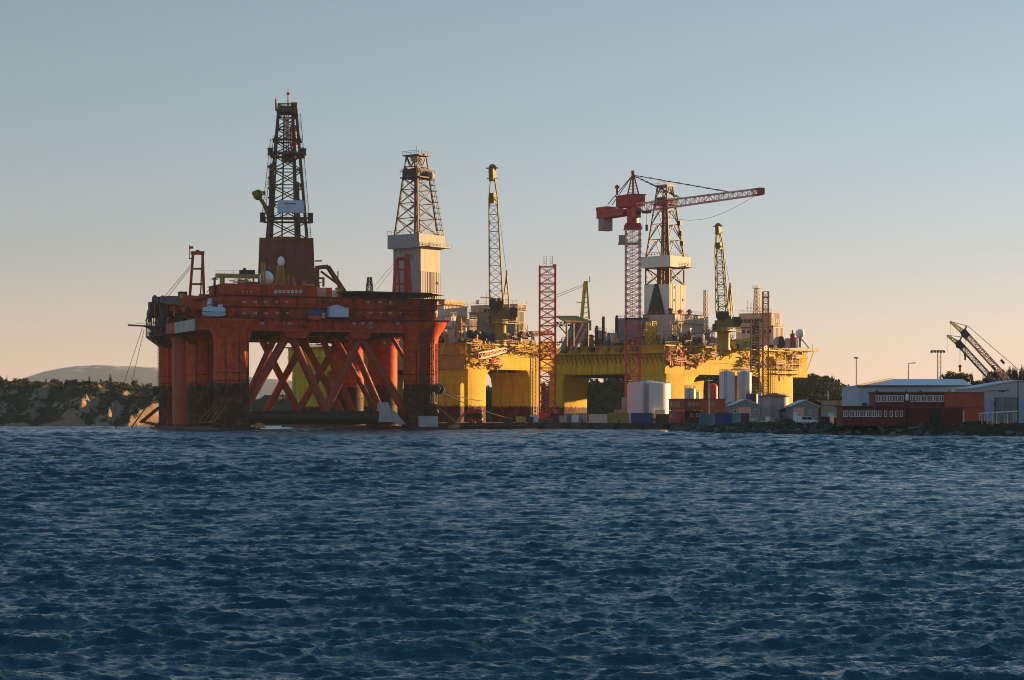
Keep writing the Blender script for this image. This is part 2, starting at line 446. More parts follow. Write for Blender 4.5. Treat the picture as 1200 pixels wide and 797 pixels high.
# ------------------------------------------------------------------ terrain behind the rigs
def vnoise(x, y, seed, octs=5, gain=.5):
    """value noise on arrays"""
    rs = np.random.default_rng(seed); out = np.zeros_like(x); amp = 1.0; tot = 0
    T = rs.random((257, 257))
    for o in range(octs):
        fx, fy = x * 2 ** o + 17.3 * o, y * 2 ** o + 9.1 * o
        ix, iy = np.floor(fx).astype(int), np.floor(fy).astype(int)
        u, v = fx - ix, fy - iy; u = u * u * (3 - 2 * u); v = v * v * (3 - 2 * v)
        g = lambda a, b: T[a % 257, b % 257]
        out += amp * ((g(ix, iy) * (1 - u) + g(ix + 1, iy) * u) * (1 - v) + (g(ix, iy + 1) * (1 - u) + g(ix + 1, iy + 1) * u) * v)
        tot += amp; amp *= gain
    return out / tot - .5

SIL = [(-300, 470), (-120, 452), (0, 449), (20, 448), (40, 454), (50, 451), (62, 456), (90, 453), (130, 448), (150, 454), (190, 458), (230, 464), (330, 462), (430, 462), (500, 457),
       (567, 455), (640, 454), (690, 449), (740, 446), (800, 448), (840, 446), (900, 446), (926, 438), (945, 436), (955, 445), (970, 450), (985, 453), (1000, 465),
       (1010, 474), (1060, 478), (1200, 474), (1500, 480)]
DR = 905.0
def ridge_h(X):
    return np.interp(X / DR * FPX + 600, [s[0] for s in SIL], [HC - (s[1] - HOR) / FPX * DR for s in SIL])
def land_height(X, Y):
    H = ridge_h(X)
    left = np.clip((-60 - X) / 60, 0, 1)                 # the left shore is closer to the water and rockier
    y0 = 818 + 62 * np.interp(X, [-150, -112, -20, 40], [0, 1, 1, .55]) + 18 * vnoise(X / 60, Y * 0 + 3, 4, 4) * 2 - 6 * left
    t = np.clip((Y - y0) / (85 - 25 * left), -0.2, 1.0)
    prof = np.where(t > 0, np.minimum(1, (1.9 * t - .9 * t * t)), t * 2)
    n = vnoise(X / 34, Y / 34, 5, 6, .55)
    rid = 1 - 2 * np.abs(vnoise(X / 55, Y / 70, 9, 4))
    z = H * prof * (.62 + .38 * rid) + n * 13 * np.clip(t * 4, 0, 1) * (.35 + .65 * left)
    st = 3.2
    q = np.round(z / st) * st
    z = z + left * .0 * (q - z)
    z = z + left * 3.2 * vnoise(X / 5, Y / 5, 71, 4) * np.clip(t * 5, 0, 1)
    z = np.minimum(z, H * 1.04 + .6)
    for cx, w, hh in ((-178, 15, 10), (-197, 9, 6), (-162, 7, 7), (-146, 13, 10), (-216, 18, 7)):      # bare headlands, steep on their right side
        u = (X - cx) / w; bump = np.where(u < .55, np.clip(1 + .8 * (u - .55), 0, 1), np.clip(1 - (u - .55) * 3.2, 0, 1)); z = z + bump * hh * np.clip((Y - y0 + 2) / 7, 0, 1) * np.clip(1.5 - (Y - y0) / 30, 0, 1) * (.75 + .9 * vnoise(X / 6, Y / 6, 61, 4))
    z = np.where(Y > DR + 40, z - (Y - DR - 40) * .1, z)
    return np.where(t <= 0, t * 10, z)
def build_land():
    xs = np.concatenate([np.linspace(-520, -260, 120)[:-1], np.linspace(-260, -110, 300)[:-1], np.linspace(-110, 420, 380)]); ys = np.concatenate([np.linspace(795, 880, 170)[:-1], np.linspace(880, 1040, 90)])
    X, Y = np.meshgrid(xs, ys)
    V = np.stack([X, Y, land_height(X, Y)], -1).reshape(-1, 3)
    struct(fast_mesh("hills", V, grid_quads(len(ys), len(xs)), rock_material("hill_ground", (.030, .038, .016), (.30, .21, .14)), smooth=False))
build_land()

def build_mountain():
    prof = [(-500, 470), (-200, 452), (-30, 446), (0, 445), (22, 447), (35, 442), (60, 434), (90, 429), (120, 427), (150, 429), (185, 431), (230, 436), (300, 442), (380, 449), (520, 458), (760, 470), (1400, 476)]
    D0 = 9000.0
    xs = np.linspace(-3800, 3000, 420); ys = np.linspace(8200, 9800, 90)
    X, Y = np.meshgrid(xs, ys)
    H = np.interp(X / D0 * FPX + 600, [p[0] for p in prof], [HC - (p[1] - HOR) / FPX * D0 for p in prof])
    t = np.clip((Y - 8200) / 800, 0, 2)
    z = H * np.where(t < 1, 1 - (1 - t) ** 2, 1 - .3 * (t - 1)) + vnoise(X / 420, Y / 420, 21, 6) * 34 * np.clip(t * 3, 0, 1) - 2
    z = np.minimum(z, H + 2 * vnoise(X / 90, Y / 90, 23, 3))
    V = np.stack([X, Y, z], -1).reshape(-1, 3)
    struct(fast_mesh("mountain", V, grid_quads(len(ys), len(xs)), rock_material("mountain_ground", (.06, .065, .06), (.12, .11, .11), snow=300), smooth=True))
build_mountain()

# ------------------------------------------------------------------ foreground land: quay, yard and rocky bank
GZ = 1.9
def build_haze():
    b = MB(); b.box(-7000, 7000, -300, 11500, -14, 290)
    m = bpy.data.materials.new("haze_air"); m.use_nodes = True
    N = m.node_tree.nodes; N.clear()
    o = N.new("ShaderNodeOutputMaterial"); v = N.new("ShaderNodeVolumePrincipled")
    v.inputs["Density"].default_value = HAZE; v.inputs["Color"].default_value = (.62, .80, 1.0, 1)
    m.node_tree.links.new(v.outputs[0], o.inputs["Volume"])
    stuff(b.build("haze", m), "thin evening haze over the whole fjord", "haze")
HAZE = 4e-5
build_haze()
def quay_and_yard():
    q = MB(); q.prism([(-27, 584), (70, 583), (70, 612), (60, 634), (-20, 632)], -4, GZ)
    struct(q.build("quay", M["concdark"]))
    sl = MB(); sl.prism([(-26.6, 584.4), (69.9, 583.4), (69.9, 612), (60, 633.6), (-19.6, 631.6)], GZ + .004, GZ + .008)
    struct(sl.build("quay_surface", M["conc"]))
SHORE = [(46, 606), (45, 575), (41, 543), (40.5, 515), (42, 478), (46, 446), (55, 420), (68, 402), (84, 390), (110, 377), (150, 364), (260, 345), (420, 330)]
def build_yard():
    g = MB()
    pts = [(x, y) for x, y in SHORE]
    inner = []
    for i, (x, y) in enumerate(pts):
        a = pts[max(0, i - 1)]; b = pts[min(len(pts) - 1, i + 1)]
        t = Vector((b[0] - a[0], b[1] - a[1])).normalized(); n = Vector((-t.y, t.x))
        inner.append((x + n.x * 9, y + n.y * 9))
    g.prism(inner + [(420, 760), (150, 760), (75, 634)], -4, GZ - .05)
    struct(g.build("yard_ground", M["asphalt"]))
    # bank: rows follow the shore, columns climb the slope
    P = []
    for (a, b) in zip(pts[:-1], pts[1:]):
        n = int(math.dist(a, b) / .7)
        for k in range(n): P.append((a[0] + (b[0] - a[0]) * k / n, a[1] + (b[1] - a[1]) * k / n))
    P = np.array(P)
    for _ in range(30): P[1:-1] = .25 * P[:-2] + .5 * P[1:-1] + .25 * P[2:]
    T = np.gradient(P, axis=0); T /= np.linalg.norm(T, axis=1)[:, None]; Nn = np.stack([-T[:, 1], T[:, 0]], 1)
    s = np.linspace(-2.5, 13, 34)
    X = P[:, 0][:, None] + Nn[:, 0][:, None] * s; Y = P[:, 1][:, None] + Nn[:, 1][:, None] * s
    Z = np.interp(s, [-2.5, 0, 4, 8, 10, 13], [-1.2, -.1, 1.3, 2.2, 2.2, 1.9])[None, :] + np.zeros_like(X)
    fade = np.interp(s, [-2.5, 0, 9, 13], [.6, 1, 1, .0])[None, :]
    Z = Z + (vnoise(X / 2.2, Y / 2.2, 31, 4) * 1.3 + vnoise(X / 9, Y / 9, 33, 2) * 1.2) * fade
    V = np.stack([X, Y, Z], -1).reshape(-1, 3)
    struct(fast_mesh("rocky_bank", V, grid_quads(len(P), len(s)), rock_material("bank_ground", (.030, .036, .016), (.075, .072, .068)), smooth=False))
    # loose boulders and tufts on the bank
    rng = random.Random(5)
    rk, gr = MB(), MB()
    for _ in range(1500):
        i = rng.randrange(len(P)); si = rng.uniform(-1, 8)
        x = P[i, 0] + Nn[i, 0] * si; y = P[i, 1] + Nn[i, 1] * si
        z = float(np.interp(si, [-2.5, 0, 4, 8], [-1.2, -.1, 1.3, 2.2]))
        r = rng.uniform(.18, .65) * (1.2 if si < 4 else .8)
        vs = []
        for k in range(8):
            vs.append((x + r * rng.uniform(.5, 1.2) * (1 if k in (1, 2, 5, 6) else -1), y + r * rng.uniform(.5, 1.2) * (1 if k in (2, 3, 6, 7) else -1), z + r * rng.uniform(.3, .8) * (1 if k > 3 else -1)))
        rk.hexa(vs)
    for _ in range(2600):
        i = rng.randrange(len(P)); si = rng.uniform(3, 13)
        x = P[i, 0] + Nn[i, 0] * si; y = P[i, 1] + Nn[i, 1] * si
        z = float(np.interp(si, [0, 4, 8, 10, 13], [-.1, 1.3, 2.2, 2.2, 1.9])) - .1
        h = rng.uniform(.25, .9)
        for b in range(3):
            a = rng.uniform(0, 6.3); w = rng.uniform(.12, .3)
            gr.add([(x + math.cos(a) * w, y + math.sin(a) * w, z), (x - math.cos(a) * w, y - math.sin(a) * w, z), (x + rng.uniform(-.35, .35), y + rng.uniform(-.35, .35), z + h)], [(0, 1, 2)])
    stuff(rk.build("boulders", M["rock"]), "grey boulders strewn along the waterline of the bank", "rocks")
    stuff(gr.build("grass", M["grass"]), "dark rough grass on the bank above the rocks", "grass")
quay_and_yard(); build_yard()

# unseen wooded ridge, added and shaped to shade the yard from the low sun
def build_ridge():
    xs = np.linspace(105, 560, 90); ys = np.linspace(330, 1200, 140)
    X, Y = np.meshgrid(xs, ys)
    c = 196 + (Y - 360) * .30
    z = (29 + 7 * np.clip((Y - 640) / 120, 0, 1)) * np.exp(-((X - c - 42) / 44) ** 2) * np.clip((Y - 335) / 45, 0, 1) * np.clip((1200 - Y) / 120, 0, 1)
    z = z + vnoise(X / 40, Y / 40, 41, 5) * 7 * np.clip(z / 10, 0, 1) + GZ - .6
    V = np.stack([X, Y, z], -1).reshape(-1, 3)
    struct(fast_mesh("shade_ridge", V, grid_quads(len(ys), len(xs)), rock_material("ridge_ground", (.030, .038, .016), (.16, .14, .12)), smooth=True))
    return xs, ys, z
RIDGE = build_ridge()

# ------------------------------------------------------------------ trees
def conifer_mesh(mb, tk, x, y, z, h, r, rng, dens=1.0):
    if tk is not None: tk.tube((x, y, z - .5), (x, y, z + h * .93), .018 * h + .05, .02, 6)
    n = int((10 + h * 2.2) * dens)
    for i in range(n):
        t = i / n
        zz = z + h * (.10 + .9 * t)
        rr = r * (1 - t) ** .8 * rng.uniform(.65, 1.2) + .12
        k = rng.randint(6, 9); a0 = rng.uniform(0, 6.3)
        for j in range(k):
            a = a0 + 2 * math.pi * j / k + rng.uniform(-.25, .25)
            l = rr * rng.uniform(.6, 1.15); w = l * .32 + .1; dz = -l * rng.uniform(.12, .45)
            c, s = math.cos(a), math.sin(a)
            mb.add([(x, y, zz + .15 * l), (x + c * l * .6 - s * w, y + s * l * .6 + c * w, zz + dz * .7), (x + c * l, y + s * l, zz + dz), (x + c * l * .6 + s * w, y + s * l * .6 - c * w, zz + dz * .7)], [(0, 1, 2, 3)])
def broadleaf_mesh(mb, tk, x, y, z, h, r, rng, n=700, leaf=.35):
    lobes = []
    for i in range(9):
        a = rng.uniform(0, 6.3); q = rng.uniform(.1, .65) * r
        lobes.append((x + math.cos(a) * q, y + math.sin(a) * q, z + h * rng.uniform(.38, .86), r * rng.uniform(.32, .55)))
    if tk is not None:
        tk.tube((x, y, z - .5), (x, y, z + h * .6), .03 * h, .012 * h, 7)
        for lx, ly, lz, lr in lobes: tk.tube((x, y, z + h * .35), (lx, ly, lz), .012 * h, .03, 5)
    for i in range(n):
        lx, ly, lz, lr = lobes[i % len(lobes)]
        u = Vector((rng.gauss(0, 1), rng.gauss(0, 1), rng.gauss(0, 1))).normalized() * lr * rng.uniform(.45, 1.08)
        c = Vector((lx, ly, lz)) + Vector((u.x, u.y, u.z * .8))
        a = Vector((rng.gauss(0, 1), rng.gauss(0, 1), rng.gauss(0, 1))).normalized(); b = a.orthogonal().normalized()
        s = leaf * rng.uniform(.6, 1.5)
        mb.add([c + a * s, c + b * s * .6, c - a * s, c - b * s * .6], [(0, 1, 2, 3)])

def build_forest():
    rng = random.Random(3)
    # far wooded hills behind the rigs and on the left shore read as one mass
    mb, mb2, mb3 = MB(), MB(), MB()
    xs, ys = [], []
    while len(xs) < 2600:
        X = rng.uniform(-330, 215); Y = rng.uniform(822, 975)
        if X < -75 and rng.random() < .45: continue
        xs.append(X); ys.append(Y)
    zz = land_height(np.array(xs), np.array(ys))
    nz = land_height(np.array(xs) + 1.5, np.array(ys)), land_height(np.array(xs), np.array(ys) + 1.5)
    for i, (x, y, z) in enumerate(zip(xs, ys, zz)):
        slope = math.hypot(nz[0][i] - z, nz[1][i] - z) / 1.5
        if z < 1.5 or (-125 < x < -45 and rng.random() < .6): continue
        left = x < -75
        if left and (slope > .7 or (y < 850 and rng.random() < .55)): continue
        px = x / y * FPX + 600
        if left:
            if rng.random() < .25: conifer_mesh(mb, None, x, y, z - .3, rng.uniform(2, 4.2), rng.uniform(.8, 1.4), rng, .6)
            else: broadleaf_mesh(mb3 if rng.random() < .6 else mb2, None, x, y, z - 1.0, rng.uniform(1.6, 3.4), rng.uniform(1.3, 2.5), rng, 90, .45)
        elif rng.random() < (.7 if px < 880 else .25):
            conifer_mesh(mb, None, x, y, z - .4, rng.uniform(3.5, 7.5), rng.uniform(1.1, 1.9), rng, .7)
        else: broadleaf_mesh(mb2, None, x, y, z - 1.2, rng.uniform(3.5, 7), rng.uniform(2.2, 3.6), rng, 140, .6)
    stuff(mb.build("far_conifer_wood", M["conifer"]), "dark conifer wood covering the low hills behind the rigs", "forest")
    stuff(mb2.build("far_broadleaf_wood", M["leaf"]), "dark scrub and broadleaf wood on the hills across the water", "forest")
    stuff(mb3.build("far_scrub", M["scrub"]), "brown leafless scrub on the rocky left shore", "scrub")
    # wood on the added, unseen shade ridge at the right
    xs, ys, z = RIDGE
    mb = MB()
    for _ in range(520):
        i = rng.randrange(len(ys)); j = rng.randrange(len(xs))
        if z[i, j] < GZ + 3: continue
        conifer_mesh(mb, None, xs[j] + rng.uniform(-3, 3), ys[i] + rng.uniform(-3, 3), z[i, j] - .8, rng.uniform(5, 9), rng.uniform(1.5, 2.4), rng, .55)
    stuff(mb.build("ridge_wood", M["conifer"]), "dark conifer wood on the unseen ridge added at the right for shade", "forest")
build_forest()
# ------------------------------------------------------------------ drilling rigs: common pieces
class Rig:
    """local frame of a floating rig; rays of the photo are intersected with its faces"""
    def __init__(s, name, label, cat, O, deg, group=None):
        s.O = Vector((O[0], O[1], 0)); s.a = R(deg)
        s.U = Vector((math.cos(s.a), math.sin(s.a), 0)); s.V = Vector((-math.sin(s.a), math.cos(s.a), 0))
        s.root = thing(name, label, cat, s.O, s.a, group)
    def loc(s, p):
        d = Vector((p[0], p[1], 0)) - s.O; return d.dot(s.U), d.dot(s.V)
    def w(s, a, b, z=0): return s.O + s.U * a + s.V * b + Vector((0, 0, z))
    def _hit(s, px, py, n, c):
        d = Vector(((px - 600) / FPX, 1, -(py - HOR) / FPX)); t = (c + s.O.dot(n)) / d.dot(n)
        p = d * t; a, b = s.loc(p); return a, b, HC + p.z
    def fb(s, px, py, b=0):                # on the plane y_local = b -> (a, z)
        a, _, z = s._hit(px, py, s.V, b); return a, z
    def fa(s, px, py, a=0):                # on the plane x_local = a -> (b, z)
        _, b, z = s._hit(px, py, s.U, a); return b, z
    def P(s, px, py, D):
        p = at(px, py, D); a, b = s.loc(p); return Vector((a, b, p.z))
    def pb(s, px, py, b=0):
        a, z = s.fb(px, py, b); return Vector((a, b, z))
    def pa(s, px, py, a=0):
        b, z = s.fa(px, py, a); return Vector((a, b, z))

def winch(mb, x, y, z, r, w, ax):
    ax = Vector(ax).normalized(); sd = Vector((-ax.y, ax.x, 0)); c = Vector((x, y, z + r + .3))
    mb.disc_x(c, r * .7, w, ax, 14)
    for s in (-1, 1): mb.disc_x(c + ax * w / 2 * s, r, .2, ax, 16)
    for s in (-1, 1):
        p = c + ax * (w / 2 + .35) * s
        mb.bar((p.x - sd.x * r, p.y - sd.y * r, z), (p.x, p.y, c.z), .3); mb.bar((p.x + sd.x * r, p.y + sd.y * r, z), (p.x, p.y, c.z), .3)
def cabinet(mb, x, y, z, w, d, h, n=0):
    mb.box(x - w / 2, x + w / 2, y - d / 2, y + d / 2, z, z + h)
    mb.box(x - w / 2 - .12, x + w / 2 + .12, y - d / 2 - .12, y + d / 2 + .12, z + h, z + h + .15)
    for i in range(n):
        t = x - w / 2 + w * (i + .5) / n
        mb.box(t - .08, t + .08, y - d / 2 - .08, y - d / 2, z + .1, z + h - .1)
def vent_pipe(mb, x, y, z, h, r):
    mb.cyl((x, y), r, z, z + h, 8); mb.lathe((x, y, z + h), [(r * 1.9, 0), (r * 2.1, r), (r * .8, r * 1.8)], 8)
def v_tank(mb, x, y, z, r, h):
    mb.lathe((x, y, z), [(r, 0), (r, h), (r * .75, h + r * .35), (.02, h + r * .5)], 14)
def pipe_rack(mb, x, y, z, l, n, ax, r=.22):
    ax = Vector(ax).normalized(); sd = Vector((-ax.y, ax.x, 0)); k = 0
    for row in range(n):
        for i in range(n - row // 2):
            c = Vector((x, y, z + r + row * r * 1.9)) + sd * (i - n / 2) * r * 2.1
            mb.tube(c - ax * l / 2, c + ax * l / 2, r, n=6)
def floodlight(mb, x, y, z, h):
    mb.bar((x, y, z), (x, y, z + h), .14); mb.box(x - .45, x + .45, y - .2, y + .2, z + h, z + h + .4)
def pipe_run(mb, p, q, n, spread, r, rng):
    p = Vector(p); q = Vector(q)
    for i in range(n):
        o1 = Vector((rng.uniform(-1, 1), rng.uniform(-1, 1), rng.uniform(-1, 1))) * spread
        c1 = p + o1; c2 = q + o1 + Vector((0, 0, rng.uniform(-.3, .3)))
        k = rng.uniform(.25, .75); m = c1.lerp(c2, k); m2 = m + Vector((0, 0, rng.uniform(-1.6, 1.6)))
        mb.path([c1, m, m2, Vector((c2.x, c2.y, m2.z))], r * rng.uniform(.6, 1.3), 5)

def clutter(root, x0, x1, y0, y1, z, rng, n, tall=1.0, mats=("dark", "grey", "pinkgrey", "rust", "ochre")):
    """named deck machinery, spread over a deck area"""
    for i in range(n):
        x = rng.uniform(x0, x1); y = rng.uniform(y0, y1); k = rng.choice(["cabinet", "cabinet", "ventilator", "deck_tank", "winch", "pipe_stack", "floodlight", "pipework", "pipework"])
        m = M[rng.choice(mats)]; b = MB()
        if k == "cabinet": cabinet(b, x, y, z, rng.uniform(1.6, 4.5), rng.uniform(1.6, 3.2), rng.uniform(1.6, 3.4) * tall, rng.randint(0, 5))
        elif k == "ventilator":
            for q in range(rng.randint(1, 3)): vent_pipe(b, x + q * .9, y, z, rng.uniform(1.5, 4) * tall, rng.uniform(.2, .4))
        elif k == "deck_tank": v_tank(b, x, y, z, rng.uniform(.7, 1.4), rng.uniform(1.6, 3.6) * tall)
        elif k == "winch": winch(b, x, y, z, rng.uniform(.9, 1.5), rng.uniform(1.6, 2.8), (rng.uniform(-1, 1), rng.uniform(-1, 1), 0))
        elif k == "pipe_stack": pipe_rack(b, x, y, z, rng.uniform(5, 9), rng.randint(3, 5), (1, rng.uniform(-.2, .2), 0))
        elif k == "floodlight": floodlight(b, x, y, z, rng.uniform(3.5, 7) * tall)
        else:
            pipe_run(b, (x - 3, y, z + 1.2), (x + 3, y, z + 1.2), rng.randint(3, 6), .9, .14, rng)
            for s in (-2.5, 0, 2.5): b.bar((x + s, y, z), (x + s, y, z + 2), .15)
        b.build(k, m, root, True)

def scaffolds(root, x0, x1, y0, y1, z, rng, n):
    for i in range(n):
        x, y = rng.uniform(x0, x1), rng.uniform(y0, y1); w, h = rng.uniform(1.4, 2.6), rng.uniform(3, 8); leg, br = MB(), MB(); m = M[rng.choice(["cream", "ochre", "yellowdirty", "grey", "pinkgrey", "white"])]
        lattice(leg, br, (x, y, z), (x, y, z + h), w, w, w, w, max(2, int(h / 2)), .2, .12, pat=rng.choice("XZ")); o = leg.build("scaffold_tower", m, root); br.build("bracing", m, o)
        if rng.random() < .6: b = MB(); b.box(x - w * .7, x + w * .7, y - w * .7, y + w * .7, z + h, z + h + .15); b.rail([(x - w * .7, y + w * .7, z + h), (x - w * .7, y - w * .7, z + h), (x + w * .7, y - w * .7, z + h)], 1.1, 1.2, .07); b.build("platform", m, o)
def derrick(root, c, ang, zs, w0, d0, w1, d1, n, name="derrick", pat='X', rl=.62, rb=.26, material="derrick", mb_only=False):
    """tall lattice tower: legs (the part), bracing (sub-part)"""
    ca, sa = math.cos(ang), math.sin(ang)
    ax, ay = Vector((ca, sa, 0)), Vector((-sa, ca, 0))
    leg, br = MB(), MB()
    h = zs[1] - zs[0]; lv = [0]; 
    for i in range(n): lv.append(lv[-1] + (1.0 - .45 * i / n))
    lv = [x / lv[-1] for x in lv]
    lattice(leg, br, (c[0], c[1], zs[0]), (c[0], c[1], zs[1]), w0, d0, w1, d1, n, rl, rb, ax, ay, pat, levels=lv)
    o = leg.build(name, M[material], root); br.build("bracing", M[material], o)
    return o, ax, ay

def pedestal_crane(root, c, z0, z1, r, boom_foot, boom_tip, w, mats, rng, side):
    """crane on a rig: pedestal (part) > slewing house, cab, boom, boom head, gantry, hook"""
    pm, bm_ = mats
    b = MB(); b.lathe((c[0], c[1], 0), [(r * 1.12, z0), (r, z0 + 1.2), (r, z1 - 1.3), (r * 1.22, z1 - .6), (r * 1.22, z1)], 20)
    b.rail([(c[0] - r * 1.9, c[1] - r * 1.9, z1 - .6), (c[0] + r * 1.9, c[1] - r * 1.9, z1 - .6), (c[0] + r * 1.9, c[1] + r * 1.9, z1 - .6), (c[0] - r * 1.9, c[1] + r * 1.9, z1 - .6), (c[0] - r * 1.9, c[1] - r * 1.9, z1 - .6)])
    b.box(c[0] - r * 2, c[0] + r * 2, c[1] - r * 2, c[1] + r * 2, z1 - .75, z1 - .6)
    ped = b.build("crane_pedestal", M[pm], root, True)
    s = Vector(side).normalized(); t = Vector((-s.y, s.x, 0)); C = Vector((c[0], c[1], z1))
    b = MB()
    def ob(o, hx, hy, z0_, z1_):
        p = C + s * o[0] + t * o[1]; A = s * hx; B = t * hy
        b.hexa([(p - A - B) + Vector((0, 0, z0_)), (p + A - B) + Vector((0, 0, z0_)), (p + A + B) + Vector((0, 0, z0_)), (p - A + B) + Vector((0, 0, z0_)),
                (p - A - B) + Vector((0, 0, z1_)), (p + A - B) + Vector((0, 0, z1_)), (p + A + B) + Vector((0, 0, z1_)), (p - A + B) + Vector((0, 0, z1_))])
    ob((0, 0), 2.6, 2.2, 0, 3.2); ob((3.8, 0), 1.6, 1.7, .6, 3.6); ob((1.2, .2), 1.2, 1.6, 3.2, 4.6)
    b.build("machinery_house", M["olive"], ped)
    b = MB(); ob((4.6, -.6), 1.2, 1.4, 1.4, 4.4); b.build("engine_casing", M["dark"], ped)
    b = MB(); ob((-2.9, 1.4), .5, .9, -.4, 1.9); b.build("operator_cab", M["dark"], ped)
    # boom
    p = Vector(boom_foot); q = Vector(boom_tip); d = (q - p).normalized(); n1 = s - d * s.dot(d); n1.normalize(); n2 = d.cross(n1)
    leg, br = MB(), MB(); a = p.lerp(q, .1); e = p.lerp(q, .80); f = p.lerp(q, .93)
    lattice(leg, br, a, e, w, w * .7, w * .62, w * .5, 12, .34, .15, n1, n2, 'Z')
    for k1 in (-1, 1):
        for k2 in (-1, 1):
            leg.bar(p + n1 * w * .42 * k1, a + n1 * w / 2 * k1 + n2 * w * .35 * k2, .34)
            leg.bar(e + n1 * w * .31 * k1 + n2 * w * .25 * k2, f + n1 * w * .14 * k1 + n2 * w * .14 * k2, .3)
    bo = leg.build("boom", M[bm_], ped); br.build("boom_bracing", M[bm_], bo)
    b = MB(); g = p.lerp(q, .80); 
    b.bar(p.lerp(q, .76), p.lerp(q, .83), w * .5, w * .45); b.bar(p.lerp(q, .91), q, w * .46, w * .4)
    b.disc_x(q, w * .30, .5, n2, 12); b.bar(q - n1 * w * .5, q + n1 * w * .45, .35); b.bar(f - n1 * w * .45, f + n1 * w * .4, .2)
    b.build("boom_head", M["olive"], bo)
    # gantry that carries the luffing ropes, winch behind the boom foot
    b = MB(); top = C + s * 2.4 + Vector((0, 0, 15))
    for k in (-1, 1):
        b.bar(C + s * 3.4 + t * 1.3 * k + Vector((0, 0, 3)), top + t * .5 * k, .32); b.bar(C + s * .9 + t * 1.3 * k + Vector((0, 0, 3)), top + t * .5 * k, .38)
    for i in range(6):
        u = i / 6; b.bar(C.lerp(top, u) + s * (3.4 - 1 * u) * (1 - u) + Vector((0, 0, 3 * (1 - u))), C.lerp(top, u) + s * (.9 + 1.5 * u) * (1 - u) + Vector((0, 0, 3 * (1 - u))), .16)
    b.bar(top - t * .7, top + t * .7, .5); b.tube(top, top + Vector((0, 0, 1.4)), .3); b.build("gantry", M["yellowdirty"], ped)
    b = MB(); u = p.lerp(q, .07); b.bar(u - n1 * w * .55, u + n1 * w * .55, 2.4, 1.8); b.bar(p.lerp(q, .0), p.lerp(q, .11), w * .8, w * .5); b.build("hoist_winch", M["dark"], ped)
    b = MB(); b.tube(q + n1 * .2, top, .07, n=4); b.tube(q - n1 * .5, p.lerp(q, .55) - n1 * w * .42, .05, n=4); b.build("luffing_rope", M["dark"], ped)
    return ped

def win(mb_list, root, m, p, w, h, ax, nrm, d=.06):
    """one window, standing slightly proud of its wall"""
    ax = Vector(ax) * w / 2; up = Vector((0, 0, h / 2)); n = Vector(nrm) * d; p = Vector(p)
    b = MB(); b.hexa([p - ax - up, p + ax - up, p + ax - up + n, p - ax - up + n, p - ax + up, p + ax + up, p + ax + up + n, p - ax + up + n])
    return b.build("window", m, root)

